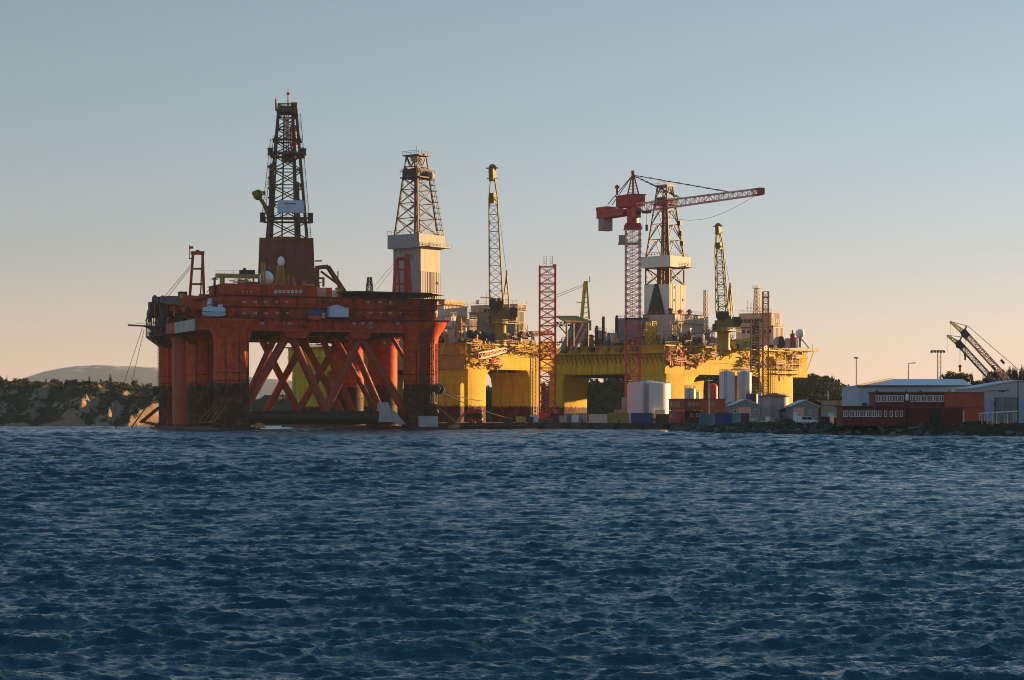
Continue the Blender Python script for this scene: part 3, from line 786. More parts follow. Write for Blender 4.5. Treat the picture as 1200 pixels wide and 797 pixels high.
# ------------------------------------------------------------------ the red rig
def red_rig():
    rg = Rig("drilling_rig", "red semi-submersible drilling rig on tall round columns with a dark derrick, nearest of the three", "oil rig", (-73.8, 540), 23)
    rt = rg.root; rng = random.Random(8)
    A, B = 53.0, 62.0
    # pontoons under the two column rows, awash
    for a in (0, A):
        b = MB(); b.frustum(a - 6.2, a + 6.2, -9, B + 9, -4, a - 5.6, a + 5.6, -8, B + 8, .7)
        b.box(a - 4.6, a + 4.6, -6, B + 6, .7, 1.1)
        b.build("pontoon", M["black"], rt)
    # columns, flared into the deck box
    for a in (0, A):
        for bb in (0, B / 2, B):
            r = 4.65 if bb in (0, B) else 4.2
            c = MB(); c.lathe((a, bb, 0), [(r + 1.0, .5), (r, 2.2), (r, 23.5), (r + .5, 25.6), (r + 2.2, 28.2), (r + 2.6, 29.3)], 36)
            col = c.build("column", M["redcol"], rt, True)
            if bb != B / 2 or a == 0:
                f = MB()
                for k in range(7):
                    z = 3.2 + k * 2.0; f.lathe((a, bb, z), [(r + .12, -.09), (r + .16, 0), (r + .12, .09)], 36)
                f.build("fender_rings", M["black"], col, True)
    # fairings between the left columns
    for b0, b1 in ((39, 46),):
        f = MB(); f.lathe((-2.5, (b0 + b1) / 2, 0), [(2.9, 1.5), (2.9, 23), (3.4, 26.5)], 20); f.build("riser_caisson", mat_plain, rt, True)
    # deck box and the floors of the front
    fr = -3.2
    xl, xr = -5.2, A + 4.6
    d = MB()
    d.box(xl, xr, fr, B + 4, 26.3, 29.55)
    for k, (x0, x1) in enumerate(((13.5, 20.5), (32.0, 38.0))): d.frustum(x0 + .8, x1 - .8, fr + .6, fr + 7, 24.6, x0, x1, fr + .3, fr + 8, 26.3)
    d.prism([(xl + 2, fr + 3), (xl - 3.5, fr + 8), (xl - 3.5, fr + 40), (xl + 2, fr + 46)], 26.6, 29.4)
    d.build("deck_box", M["red"], rt)
    d = MB()
    for i in range(12):
        x = 6 + i * 3.7; d.bar((x, fr + 1.2, 26.2), (x, B, 26.2), .7, 1.0)
    for i in range(9):
        y = 2 + i * 7; d.bar((5, y, 25.9), (A - 5, y, 25.9), .6, .9)
    d.build("underdeck_girders", M["black"], rt)
    d = MB(); d.box(xl - 1.2, xr + .8, fr - 1.1, B + 5, 29.55, 29.85); d.box(xl + 2, xr - 1.5, fr - .9, fr + 4, 32.45, 32.65); d.box(xl + .6, xr + .9, fr - 1.5, B + 4, 35.35, 35.6)
    for x in np.arange(xl + 1, xr, 2.4): d.bar((x, fr - 1.0, 29.5), (x, fr - .05, 28.7), .18)
    d.build("walkways", M["darkred"], rt)
    w1 = MB(); w1.box(xl + 3, xr - 2, fr - .1, B + 2, 29.85, 32.45); w1.build("lower_accommodation", M["red"], rt)
    w2 = MB(); w2.box(xl + 1.5, xr - 1.2, fr - .6, B + 2, 32.65, 35.35)
    for x in np.arange(xl + 4, xr - 2, 3.1): w2.box(x - .07, x + .07, fr - .68, fr - .6, 32.7, 35.3)
    w2.build("upper_accommodation", M["red"], rt)
    xh, _ = rg.fb(403, 340, fr); x262, _ = rg.fb(263, 340, fr)
    h = MB(); h.box(x262, xh - 7.5, fr + .2, fr + 16, 35.6, 38.35); h.box(x262 - .3, xh - 7.2, fr, fr + 16.3, 38.35, 38.55); h.build("bridge_house", M["red"], rt)
    # handrails of the three walkways
    r_ = MB(); r_.rail([(xl - 1.1, fr - 1.0, 29.85), (xr + .7, fr - 1.0, 29.85)]); r_.rail([(xl + 2, fr - .85, 32.65), (xr - 1.6, fr - .85, 32.65)]); r_.rail([(xl + .6, fr - 1.4, 35.6), (xh, fr - 1.4, 35.6)])
    r_.rail([(x262, fr + .3, 38.55), (xh - 7.5, fr + .3, 38.55)]); r_.rail([(xl - 1.1, fr - 1, 29.85), (xl - 1.1, B + 4, 29.85)])
    r_.build("handrail", M["darkred"], rt)
    # stairs between walkways
    for px, d0 in ((326, 1), (340, -1), (300, 1), (430, -1), (468, 1)):
        x, _ = rg.fb(px, 365, fr - .8); s_ = MB()
        s_.ladder((x, fr - .8, 29.8), (x + 3.4 * d0, fr - .8, 32.6), .8, (0, 1, 0), .3, .14); s_.build("stair", M["darkred"], rt)
    # windows, in pairs
    for py, off, pxs in ((354, -.62, (286, 299, 311, 324, 336, 431, 445, 456, 469)), (367, -.12, (286, 299, 312, 325, 336, 404, 421, 434, 446, 457, 470)), (379, -.0, (296, 307, 339, 415, 425, 434, 466))):
        for px in pxs:
            for k in (-1, 1):
                a, z = rg.fb(px + k * 1.15, py, fr + off); win(None, rt, M["paleglass"], (a, fr + off, z), .30, .62, (1, 0, 0), (0, -1, 0))
    for i in range(7):
        a, z = rg.fb(323 + i * 4.9, 342, fr + .2); win(None, rt, M["paleglass"], (a, fr + .2, z), .82, .85, (1, 0, 0), (0, -1, 0))
    for px in (284.5, 290, 294.5):
        a, z = rg.fb(px, 342, fr + .2); win(None, rt, M["paleglass"], (a, fr + .2, z), .35, .5, (1, 0, 0), (0, -1, 0))
    # worn yellow lettering, no longer readable: strokes only
    t = MB(); a0, z = rg.fb(346, 353.6, fr - .7); a1, _ = rg.fb(388, 353.6, fr - .7); x = a0
    while x < a1:
        for q in range(3):
            if rng.random() < .62: t.box(x + q * .28, x + q * .28 + .13, fr - .66, fr - .6, z - .5, z + .5)
        if rng.random() < .6: t.box(x, x + .62, fr - .66, fr - .6, z + (.4 if rng.random() < .5 else -.5), z + (.52 if rng.random() < .5 else -.38) + .12)
        x += .95 if rng.random() < .85 else 1.6
    t.build("faded_lettering", M["olive"], rt)
    # braces
    fp = lambda px, py, b: rg.pb(px, py, b)
    def brace(p, q, r, m="redcol2"):
        b = MB(); b.tube(p, q, r, n=14); b.build("brace", M[m], rt, True)
    zt, zb = 26.4, 4.6
    def atz(p, q, z): p, q = Vector(p), Vector(q); return p + (q - p) * ((z - p.z) / (q.z - p.z))
    for (p1, p2, b, r) in (((290, 473), (334, 397), 1.0, 1.15), ((343, 397), (382, 482), 1.0, 1.15), ((381, 482), (421, 396), 1.0, 1.15), ((422, 396), (472, 478), 1.0, 1.15),
                           ((291, 463), (318, 404), 12, .9), ((384, 412), (413, 481), 12, .9), ((416, 410), (447, 482), 12, .95), ((409, 425), (438, 478), 14, .75), ((462, 400), (492, 450), 6, .6),
                           ((318, 420), (349, 481), B / 2, 1.0), ((344, 423), (313, 481), B / 2, 1.0), ((362, 412), (396, 475), B / 2, 1.0), ((392, 408), (350, 481), B / 2, 1.0), ):
        p, q = fp(*p1, b), fp(*p2, b)
        if abs(p.z - q.z) < 6: brace(p, q, r); continue
        hi, lo = (p, q) if p.z > q.z else (q, p)
        h2 = atz(hi, lo, zt) if hi.z > 14 else hi
        l2 = atz(hi, lo, zb) if lo.z < 14 else lo
        brace(h2, l2, r)
    # horizontal bracing just above the water
    b = MB(); b.tube((3, 0.6, 3.5), (A - 9, .6, 3.5), 1.75, n=18); b.build("horizontal_brace", M["black"], rt, True)
    for y in (14, B / 2, B - 6):
        b = MB(); b.tube((3, y, 2.8), (A - 3, y, 2.8), 1.2, n=12); b.build("horizontal_brace", M["black"], rt, True)
    b = MB(); b.frustum(A - 12.5, A - 7.6, -1.3, 1.8, 2.2, A - 11.8, A - 9.6, -.9, 1.4, 7.6); b.frustum(A - 7.6, A - 4.8, -1.6, -.6, 1.6, A - 9.0, A - 7.8, -1.4, -.6, 5.2); b.build("netting", M["tarp"], rt)
    b = MB(); b.box(A - 2.6, A + 2.6, -6.6, -5.2, .9, 3.9); b.build("draught_board", M["tarp"], rt)
    # stair tower on the front right column
    leg, br = MB(), MB()
    lattice(leg, br, (A - .4, -6.1, 4), (A - .4, -6.1, 36), 3.4, 1.6, 3.4, 1.6, 16, .16, .10, pat='Z')
    for i in range(32): br.bar((A - 2.0, -6.3, 4.5 + i), (A + 1.2, -6.3, 5.2 + i), .12); br.box(A - 2.1, A + 1.3, -6.9, -5.4, 4.4 + i, 4.46 + i)
    o = leg.build("stair_tower", M["darkred"], rt); br.build("treads", M["dark"], o)
    b = MB(); b.ladder((A + 4.5, -1.5, 3), (A + 4.5, -1.5, 29), .9, (.5, -.8, 0), .5, .10); b.build("ladder", M["darkred"], rt)
    # helideck and its struts
    xa, _ = rg.fb(405, 343, fr); xb, _ = rg.fb(519, 343, fr)
    b = MB(); b.prism([(xa + 2, fr - 2.6), (xb - 4, fr - 2.6), (xb + .5, fr + 3), (xb + .5, fr + 16), (xb - 4, fr + 21), (xa + 2, fr + 21), (xa - 1.5, fr + 15), (xa - 1.5, fr + 3)], 36.9, 37.25)
    b.prism([(xa, fr - 3.6), (xb - 3, fr - 3.6), (xb + 1.5, fr + 2.5), (xb + 1.5, fr + 3), (xa, fr + 3)], 36.8, 36.86)
    hd = b.build("helideck", M["dark"], rt)
    b = MB()
    for i in range(8):
        x = xa + 2 + i * (xb - xa - 5) / 7; b.bar((x, fr - 1.8, 36.8), (x, fr - .7, 34.2), .22); b.bar((x, fr - 1.4, 35.6), (x, fr - 1.4, 36.9), .2)
    b.bar(rg.pb(484, 344, fr - 2), rg.pb(466, 359, fr - 2), .5); b.bar(rg.pb(466, 359, fr - 2), rg.pb(452, 361, fr - 1), .5); b.bar(rg.pb(476, 344, fr - 2), rg.pb(463, 357, fr - 1.2), .25)
    b.build("helideck_strut", M["dark"], hd)
    # derrick and its house
    c = (24.0, 29.0); zc = lambda py, D=576: zat(py, D)
    rot = R(-23 + 4)
    ca, sa = math.cos(rot), math.sin(rot)
    def rp(x, y): return (c[0] + ca * x - sa * y, c[1] + sa * x + ca * y)
    b = MB(); z0, z1 = 35.6, zc(281)
    lo = [rp(x, y) for x, y in ((-7.9, -7), (7.9, -7), (7.9, 7), (-7.9, 7))]; hi = [rp(x, y) for x, y in ((-7.15, -6.4), (7.15, -6.4), (7.15, 6.4), (-7.15, 6.4))]
    b.hexa([(*p, z0) for p in lo] + [(*p, z1) for p in hi])
    dh = b.build("derrick_house", M["redbrown"], rt)
    b = MB()
    for x in (-5.2, -2.6, -.9, 2.2, 5.4):
        p, q = rp(x * 1.08, -7.0), rp(x, -6.45); b.bar((*p, z0), (*q, z1), .35, .25)
    p, q = rp(-3.4, -6.6), rp(3.6, -6.6); b.bar((*p, z1 - .3), (*q, z1 - .3), .4, 1.2)
    for x in (-7.2, 7.2): p, q = rp(x * 1.09, -6.9), rp(x, -6.4); b.bar((*p, z0), (*q, z1), .4)
    b.build("cladding_rib", M["rust"], dh)
    b = MB(); px_, py_ = rp(-1.0, -7.1), rp(0.6, -7.1); b.box(px_[0] - .45, px_[0] + .45, px_[1] - .5, px_[1] + .3, z0, z1 - 3); b.build("pipe_chute", M["darkred"], dh)
    zd0, zd1 = z1, zc(123)
    de, ax, ay = derrick(rt, c, rot, (zd0, zd1), 11.0, 11.0, 4.6, 4.6, 9, rl=.5, rb=.27)
    C = lambda x, y, z: Vector((*rp(x, y), z))
    b = MB()                                                                # standpipes, guide rails and the travelling block inside
    for x, y in ((-4.1, -3.2), (2.3, 1.2), (2.9, -1.4), (-1.6, 2)):
        b.bar(C(x, y, zd0), C(x * .55, y * .55, zd1), {True: .5, False: .35}[x > 0])
    b.bar(C(3.1, -2, zd0), C(2.6, -1.6, zd0 + 16), 1.2, 1.1); b.bar(C(-4.4, -4, zd0), C(-4.2, -4, zd0 + 19), 1.1)
    b.build("guide_rails", M["derrick"], de)
    b = MB(); b.bar(C(0, 0, zc(190)), C(0, 0, zc(178)), 2.6); b.bar(C(-.2, 0, zc(178)), C(-.2, 0, zc(133)), .16); b.bar(C(.3, 0, zc(178)), C(.3, 0, zc(133)), .16)
    b.build("travelling_block", M["black"], de)
    b = MB(); b.path([C(.9, -1, zc(150)), C(1.0, -2.4, zc(168)), C(1.6, -2.6, zc(182)), C(2.6, -2, zc(188))], .3, 6); b.path([C(2.2, -2, zc(150)), C(2.4, -2.4, zc(178))], .25, 6); b.build("rotary_hose", M["mast_red"], de)
    b = MB(); b.bar(C(-.1, -.4, zc(165)), C(-.1, -.4, zc(137)), .8, .5); b.build("hose_guide", M["cream"], de)
    def ring(z, w, th, m, nm, hr=1.1):
        b = MB(); p = [C(-w, -w, z), C(w, -w, z), C(w, w, z), C(-w, w, z)]
        for i in range(4): b.bar(p[i], p[(i + 1) % 4], .9, th)
        b.rail([*p, p[0]], hr, 1.6, .09); return b.build(nm, M[m], de)
    ring(zc(258), 6.5, .5, "derrick", "platform", 1.4); ring(zc(182), 4.4, .6, "derrick", "platform", 1.6); ring(zc(165), 3.6, .3, "derrick", "platform", 1)
    ring(zc(131), 2.5, .8, "derrick", "crown_platform", 1.6)
    for p, hw_, h0, h1 in ((C(-4.6, -3.3, zc(180)), .6, -.8, .9), (C(4.6, -3.3, zc(180)), .6, -.8, .9), (C(-6.6, -6, zc(258)), .6, -1.1, 1.3), (C(6.6, -6, zc(258)), .6, -1.1, 1.3)):
        b = MB(); b.hexa([p + Vector((x * hw_, y * hw_, z)) for z in (h0, h1) for x, y in ((-1, -1), (1, -1), (1, 1), (-1, 1))])
        for z in (h0 - .1, h1): b.hexa([p + Vector((x * hw_ * 1.2, y * hw_ * 1.2, z + dz)) for dz in (0, .15) for x, y in ((-1, -1), (1, -1), (1, 1), (-1, 1))])
        b.build("floodlight_basket", M["dark"], de)
    b = MB(); p0, p1 = C(-2.6, -5.2, zc(252)), C(5.0, -5.2, zc(252)); p2, p3 = C(4.6, -5.0, zc(237)), C(-2.4, -5.0, zc(237)); n = ay * -.25
    b.hexa([p0, p1, p1 + n, p0 + n, p3, p2, p2 + n, p3 + n]); b.build("wind_wall", M["paleblue"], de)
    b = MB(); b.bar(C(-.6, -5.35, zc(241)), C(2.6, -5.3, zc(241)), .2, .25); b.build("wind_wall_batten", M["dark"], de)
    b = MB(); b.tube(C(-3.1, -2, zc(131)), C(-3.1, -2, zc(117)), .25, n=6); b.tube(C(.2, 0, zc(131)), C(.2, 0, zc(104)), .28, .08, 6); b.bar(C(-.2, 0, zc(110)), C(.6, 0, zc(110)), .7); b.bar(C(1, 0, zc(122)), C(2.8, 0, zc(122)), .9); b.bar(C(-2, 0, zc(128)), C(2, 0, zc(128)), 1.6)
    b.build("crown_mast", M["mast_red"], de)
    b = MB(); q = C(-8.0, -3, zc(230)); b.sphere(q, 1.5, 10, 6); b.bar(q, C(-5, -4, zc(250)), .9); b.bar(q + Vector((.8, 0, -1)), C(-5, -3, zc(258)), .5); b.bar(q + Vector((-1.6, 0, .4)), q + Vector((2, 0, .6)), 1.0); b.build("boom_lamp", M["olive"], de)
    b = MB()
    for py in (200, 213, 225, 236, 246): b.bar(C(-4.9, -4.9, zc(py)), C(-3.4, -4.9, zc(py - 5)), 1.5, 1.2)
    b.ladder(C(-6.4, -6.2, zc(258)), C(-4.1, -4.1, zc(165)), .8, ax, .6, .12); b.ladder(C(6.2, 3, zc(280)), C(3.2, 2, zc(132)), .8, ax, .6, .12)
    b.build("ladder", M["derrick"], de)
    # overhead gantry at the left, radomes, masts
    b = MB(); b.bar(rg.pb(253, 323, 6), rg.pb(306, 324, 6), 1.3, 1.1); b.bar(rg.pb(259, 324, 6), rg.pb(259, 347, 6), .6); b.bar(rg.pb(262, 324, 10), rg.pb(262, 347, 10), .5); b.bar(rg.pb(297, 324, 6), rg.pb(297, 336, 6), .4)
    b.rail([rg.pb(253, 321, 6), rg.pb(304, 321.5, 6)], .9)
    g = b.build("gantry_beam", M["yellowdirty"], rt)
    b = MB(); b.bar(rg.pb(281, 319, 6), rg.pb(298, 319, 6), 1.4, 1.1); b.bar(rg.pb(285, 316.5, 6), rg.pb(288, 316.5, 6), 1); b.bar(rg.pb(288, 334, 4), rg.pb(301, 334, 4), 1.5); b.build("trolley", M["dark"], g)
    p = rg.pb(312, 326, 4); b = MB(); b.sphere(p, 1.95, 24, 14); rd = b.build("radome", M["white"], rt, True); b = MB(); b.cyl((p.x, p.y), .6, 38.4, p.z - 1.4); b.build("radome_post", M["grey"], rd)
    p = rg.pb(329.3, 306.5, 8); b = MB(); b.sphere(p, .95, 18, 12, 1.5); rd = b.build("radome", M["white"], rt, True)
    leg, br = MB(), MB(); q = rg.pb(328.5, 336, 8); lattice(leg, br, (q.x, q.y, 38), (q.x, q.y, p.z - 1.2), 2.6, 2.6, 1.2, 1.2, 5, .3, .2); o = leg.build("antenna_mast", M["ochre"], rt); br.build("bracing", M["ochre"], o)
    for px, y0, y1, m in ((307, 308, 336, "ochre"), (310, 308, 336, "ochre"), (338, 322, 336, "orange"), (355.5, 330, 347, "ochre"), (358, 330, 347, "orange"), (363, 334, 348, "redbright"), (370, 337, 348, "cream"), (344, 324, 336, "redbright"), (346, 330, 336, "grey"), (352, 330, 348, "dark")):
        p, q = rg.pb(px, y1, 1), rg.pb(px, y0, 1); b = MB(); b.bar(p, q, .42); b.build("pole", M[m], rt)
    # antenna post and lifeline at left of the bridge house
    b = MB(); b.bar(rg.pb(251.5, 347, 0), rg.pb(251.5, 325, 0), .5); b.bar(rg.pb(248, 327, 0), rg.pb(255, 327, 0), .35); b.bar(rg.pb(251, 333, 0), rg.pb(242, 343, 0), .16); b.bar(rg.pb(254.5, 347, 0), rg.pb(254.5, 341, 0), .7); b.build("signal_mast", M["darkred"], rt)
    # knee boom crane at the right of the derrick
    b = MB(); y = 8
    for p, q, w in (((370, 314), (384, 312.5), 1.1), ((384, 312.5), (406, 346), 1.1), ((376, 318), (396, 333), .5), ((371, 314), (371, 347), 1.2), ((396, 318), (396, 340), .25), ((371, 326), (380, 326), .5), ((379, 326), (379, 336), .5)): b.bar(rg.pb(*p, y), rg.pb(*q, y), w)
    kc = b.build("knuckle_crane", M["rust"], rt); b = MB(); b.bar(rg.pb(369, 306, y), rg.pb(377, 305.5, y), .3, .5); b.build("flag", M["mast_white"], kc)
    for px, y0, y1, w, m in ((374, 338, 348, 1.6, "pinkgrey"), (378, 338, 348, 1.6, "cream"), (384, 338, 348, 1.8, "redbright"), (391, 341, 348, 1.6, "white"), (397, 338, 348, 1.4, "ochre"), (366, 340, 348, 1.5, "redbright"), (401, 342, 348, 1.2, "dark")):
        p, q = rg.pb(px, y1, 1.5), rg.pb(px, y0, 1.5); b = MB(); cabinet(b, p.x, p.y, 35.6, w, 1.8, q.z - 35.6, 2); b.build("cabinet", M[m], rt)
    # deck crane at the left: pedestal, house, A-frame, stowed lattice jib
    D = 24.0; P = lambda px, py, b=D: rg.pb(px, py, b)
    xo = rg.fb(229, 352, D)[0]
    b = MB(); b.cyl((xo, D), 1.6, 29.4, P(0, 357).z if False else zat(357, 563), 18); ped = b.build("crane_pedestal", M["red"], rt, True)
    b = MB(); x0, x1 = rg.fb(218, 352, D)[0], rg.fb(241, 352, D)[0]; z0, z1 = P(229, 358).z, P(229, 347).z; b.frustum(x0 + .8, x1 - .8, D - 1.6, D + 1.6, z0 - 1.2, x0, x1, D - 1.9, D + 1.9, z0); b.box(x0, x1, D - 1.9, D + 1.9, z0, z1); b.box(x0 - 1.3, x0, D - 1.5, D + 1.6, z0 - .6, z1 + .5); b.build("crane_house", M["redbright"], ped)
    b = MB()
    for dx in (-1.2, 1.2):
        b.bar(P(222.5, 347, D + dx), P(226.3, 297, D + dx * .7), .62); b.bar(P(239, 347, D + dx), P(237.4, 297, D + dx * .7), .62); b.bar(P(235, 347, D + dx), P(237, 297, D + dx * .7), .3)
        for py in (297.5, 315, 333): b.bar(P(224, py, D + dx), P(238, py, D + dx), .5)
    b.bar(P(224, 296.5), P(239, 296.5), 1.3, .9); b.bar(P(231.5, 296), P(231.5, 293), .8); b.bar(P(221.5, 303), P(225, 303), .3); b.bar(P(222, 303), P(222, 287), .14); b.build("crane_a_frame", M["red"], ped)
    b = MB(); b.bar(P(222, 290.2), P(226.5, 290), .1, .7); b.build("pennant", M["mast_red"], ped)
    b = MB(); b.path([P(224, 310), P(191, 350)], .07, 4); b.path([P(223, 314), P(196, 349)], .07, 4); b.build("crane_rope", M["grey"], ped)
    leg, br = MB(), MB(); lattice(leg, br, P(216, 354), P(187, 351), 1.9, 2.4, 1.3, 1.6, 7, .35, .2, (0, 0, 1), (0, 1, 0), 'X'); j = leg.build("jib", M["grey"], ped); br.build("jib_bracing", M["grey"], j)
    b = MB(); b.bar(P(188, 348), P(188, 356), 1.6, 1.3); b.bar(P(189, 354), P(193, 372), 1.4); b.build("jib_head", M["dark"], j)
    # machinery galleries hung on the left side
    b = MB(); x = xl + .6
    for y0, y1 in ((22, 30), (44, 64)):
        b.box(x - 3.5, x + 4, y0, y1, 26.6, 27.0); b.box(x - 3.5, x + 4, y0, y1, 29.3, 29.6)
        b.rail([(x - 3.5, y0, 29.6), (x - 3.5, y1, 29.6)]); b.rail([(x - 3.5, y0, 27), (x - 3.5, y1, 27)])
        for y in np.arange(y0, y1 + .1, 2.2): b.bar((x - 3.3, y, 26.6), (x + 1, y, 23.6), .3); b.bar((x - 3.4, y, 26.6), (x - 3.4, y, 32), .25)
    b.build("side_gallery", M["dark"], rt)
    for px, py, w, h, bb, m in ((195, 372, 4.0, 7.5, 58, "dark"), (202, 360, 3.2, 6, 55, "dark"), (184, 362, 2.6, 3.5, 60, "dark"), (190, 384, 3.5, 3, 60, "black"), (206, 382, 5, 4.5, 52, "black"), (211, 366, 2.5, 4, 50, "darkred"), (178, 361, 1.6, 3, 60, "dark"), (214, 350, 2.0, 3.5, 40, "dark"), (200, 375, 5.5, 5, 50, "black")):
        p = rg.pb(px, py, bb); b = MB(); cabinet(b, p.x, p.y, p.z - h / 2, w, 2.6, h, 3); b.build("winch_housing", M[m], rt)
    for px, py, bb in ((180, 368, 61), (208, 372, 50), (186, 352, 58)):
        p = rg.pb(px, py, bb); b = MB(); winch(b, p.x, p.y, p.z - 2, 1.6, 2.6, (1, .3, 0)); b.build("mooring_winch", M["dark"], rt)
    b = MB(); b.bar(rg.pb(150, 381, 60), rg.pb(186, 383, 60), .45); b.bar(rg.pb(168, 382, 60), rg.pb(190, 391, 60), .35); b.bar(rg.pb(160, 379, 60), rg.pb(188, 378, 60), .12); b.build("flare_boom", M["dark"], rt)
    x = xl - 3.5; b = MB(); b.box(x - .2, x + .2, 4, 26, 26.4, 29.4); b.build("side_plate", M["pinkgrey"], rt)
    b = MB(); p, q = rg.pb(187, 395, 58), rg.pb(187, 470, 58); b.ladder(p, q, .9, (1, 0, 0), .8, .16); b.build("ladder", M["dark"], rt)
    # anchor racks at the foot of the corner columns, fairleads
    for (a, bb, sx, sy) in ((0, B, -1, .4), (0, 0, -.8, -.5), (A, 0, 1, -.5)):
        b = MB(); d = Vector((sx, sy, 0)).normalized(); t = Vector((-d.y, d.x, 0)); c0 = Vector((a, bb, 0))
        for k in (-2.2, -.7, .8, 2.3):
            b.tube(c0 + d * 4.4 + t * k + Vector((0, 0, 6.5)), c0 + d * 9.6 + t * k * 1.2 + Vector((0, 0, 2.2)), .26, n=8); b.tube(c0 + d * 4.4 + t * k + Vector((0, 0, 1.2)), c0 + d * 9.6 + t * k * 1.2 + Vector((0, 0, 2.2)), .26, n=8)
        b.tube(c0 + d * 9.6 + t * -2.8 + Vector((0, 0, 2.2)), c0 + d * 9.6 + t * 2.8 + Vector((0, 0, 2.2)), .32, n=8); b.build("anchor_rack", M["rust"], rt, True)
        f = MB(); p = c0 + d * 5.2 + Vector((0, 0, 11.2)); f.disc_x(p, 1.35, .8, t, 18); f.bar(c0 + d * 4.2 + Vector((0, 0, 11.2)), p, 1.5); f.build("fairlead", M["dark"], rt, True)
        f = MB(); p = c0 + d * 4.6 - t * 3 + Vector((0, 0, 11.4)); f.disc_x(p, 1.15, .7, t, 18); f.build("fairlead", M["dark"], rt, True)
    b = MB(); b.tube((A + 7.0, -6.0, .6), (A + 11.5, -3, 4.4), .35, n=8); b.tube((A + 6, -7.0, .7), (A + 9, -5.2, .9), .7, n=8); b.tube((A + 5, -4, 5), (A + 10, -4, 1.5), .2, n=6); b.build("anchor", M["orange"], rt, True)
    b = MB(); b.frustum(4.6, 7.4, -6.6, -4.6, .7, 4.9, 6.6, -6.2, -5, 2.1); b.build("bolster", M["orange"], rt)
    # piping under and along the deck front
    for i in range(16):
        x = rng.uniform(2, A - 4); b = MB(); y = rng.uniform(1, 20); pipe_run(b, (x, y, 25.4), (x + rng.uniform(3, 7), y, 25.2), 4, .8, .14, rng); b.build("underdeck_pipework", M[rng.choice(["rust", "dark", "ochre", "grey", "redbright"])], rt)
    for i in range(22):
        x = rng.uniform(xl + 3, xr - 5); b = MB(); z = rng.choice((27.6, 30.2, 31.4, 33.2, 34.2)); y = fr - rng.uniform(.35, .8); L_ = rng.uniform(1.5, 5)
        b.path([(x, y, z), (x + L_, y, z), (x + L_, y, z - rng.uniform(.5, 1.6))], rng.uniform(.07, .14), 5); b.box(x + L_ * .3, x + L_ * .3 + rng.uniform(.4, 1.1), y - .15, y + .3, z - .4, z + .5); b.build("front_pipework", M[rng.choice(["darkred", "rust", "dark", "red", "grey"])], rt)
    for a_, bb_ in ((0, 0), (A, 0), (0, B / 2), (0, B)):
        for k in (-.9, .3, 1.2):
            an = R(-90 + k * 38); rr = 4.85 if bb_ in (0, B) else 4.4
            b = MB(); q0 = Vector((a_ + math.cos(an) * rr, bb_ + math.sin(an) * rr, 0)); b.tube(q0 + Vector((0, 0, 3 + 4 * abs(k))), q0 + Vector((0, 0, 23.6)), .13, n=6)
            for zq in np.arange(5 + 4 * abs(k), 23, 3): b.bar(q0 + Vector((0, 0, zq)), Vector((a_, bb_, zq)).lerp(q0 + Vector((0, 0, zq)), .93), .3)
            b.build("column_pipe", M["darkred"], rt)
    clutter(rt, -2, 12, -1, 8, 35.6, rng, 8, .9, ("dark", "red", "darkred", "grey", "ochre"))
    clutter(rt, 6, 28, 14, 22, 38.5, rng, 10, .7, ("ochre", "rust", "cream", "dark", "orange"))
    for i in range(26):
        y = rng.uniform(20, 63); z = rng.uniform(24.5, 33); b = MB(); k = rng.random(); x = xl - rng.uniform(.3, 3.2)
        if k < .4: b.tube((x, y, z), (x, y, z + rng.uniform(2, 6)), rng.uniform(.15, .45), n=8); nm = "hanging_pipe"
        elif k < .7: b.disc_x((x, y, z + 1), rng.uniform(.6, 1.1), rng.uniform(.5, 1.2), (rng.uniform(-1, 1), 1, 0), 12); b.bar((x, y, z - .5), (x + 1.5, y, z - .5), .5); b.bar((x, y, z - .5), (x, y, z + 1), .4); nm = "rope_reel"
        else: cabinet(b, x, y, z, rng.uniform(.8, 2), rng.uniform(.8, 2), rng.uniform(1, 2.4), 2); nm = "side_cabinet"
        b.build(nm, M[rng.choice(["dark", "black", "darkred", "rust", "red", "dark"])], rt)
    # hull lamps and small deck clutter behind the front edge
    clutter(rt, 30, 52, 6, 22, 35.6, rng, 7, .8)
    clutter(rt, -4, 16, 10, 55, 35.6, rng, 10, .8, ("dark", "red", "darkred", "grey"))
    clutter(rt, 34, 54, 26, 60, 35.6, rng, 10, .9, ("dark", "red", "darkred", "grey"))
    # gallery with a red bracket at the right end
    b = MB(); b.frustum(xr - .5, xr + 3.0, fr + 5, fr + 11, 28.2, xr - .5, xr + 4.5, fr + 4, fr + 12, 30.2); b.rail([(xr + 4.4, fr + 4, 30.2), (xr + 4.4, fr + 12, 30.2)]); b.build("boat_platform", M["redbright"], rt)
    b = MB()
    p = rg.pb(478, 303, 10)
    for (p1, p2, w, bb) in (((461.5, 344, ), (464, 303), .75, 10), ((468, 344), (466, 303), .5, 13), ((475, 344), (476.5, 298), 1.15, 10), ((480.5, 344), (477.5, 298), 1.0, 13), ((462, 316), (476, 316), .5, 11), ((462, 333), (476, 333), .5, 11), ((465, 303), (477, 304), .9, 11), ((482, 344), (477, 312), .45, 9)): b.bar(rg.pb(*p1, bb), rg.pb(*p2, bb), w)
    b.build("crane_a_frame", M["mast_red"], rt)
    leg, br = MB(), MB(); p = rg.pb(433, 344, 30); lattice(leg, br, (p.x, p.y, 36), (p.x, p.y, zat(326, 590)), 2.2, 2.2, .9, .9, 5, .18, .12); o = leg.build("antenna_mast", M["dark"], rt); br.build("bracing", M["dark"], o)
    b = MB(); b.bar(rg.pb(429, 333, 30), rg.pb(437, 333, 30), .2); b.bar(rg.pb(430, 330, 30), rg.pb(436, 330, 30), .15); b.build("aerial", M["dark"], rt)
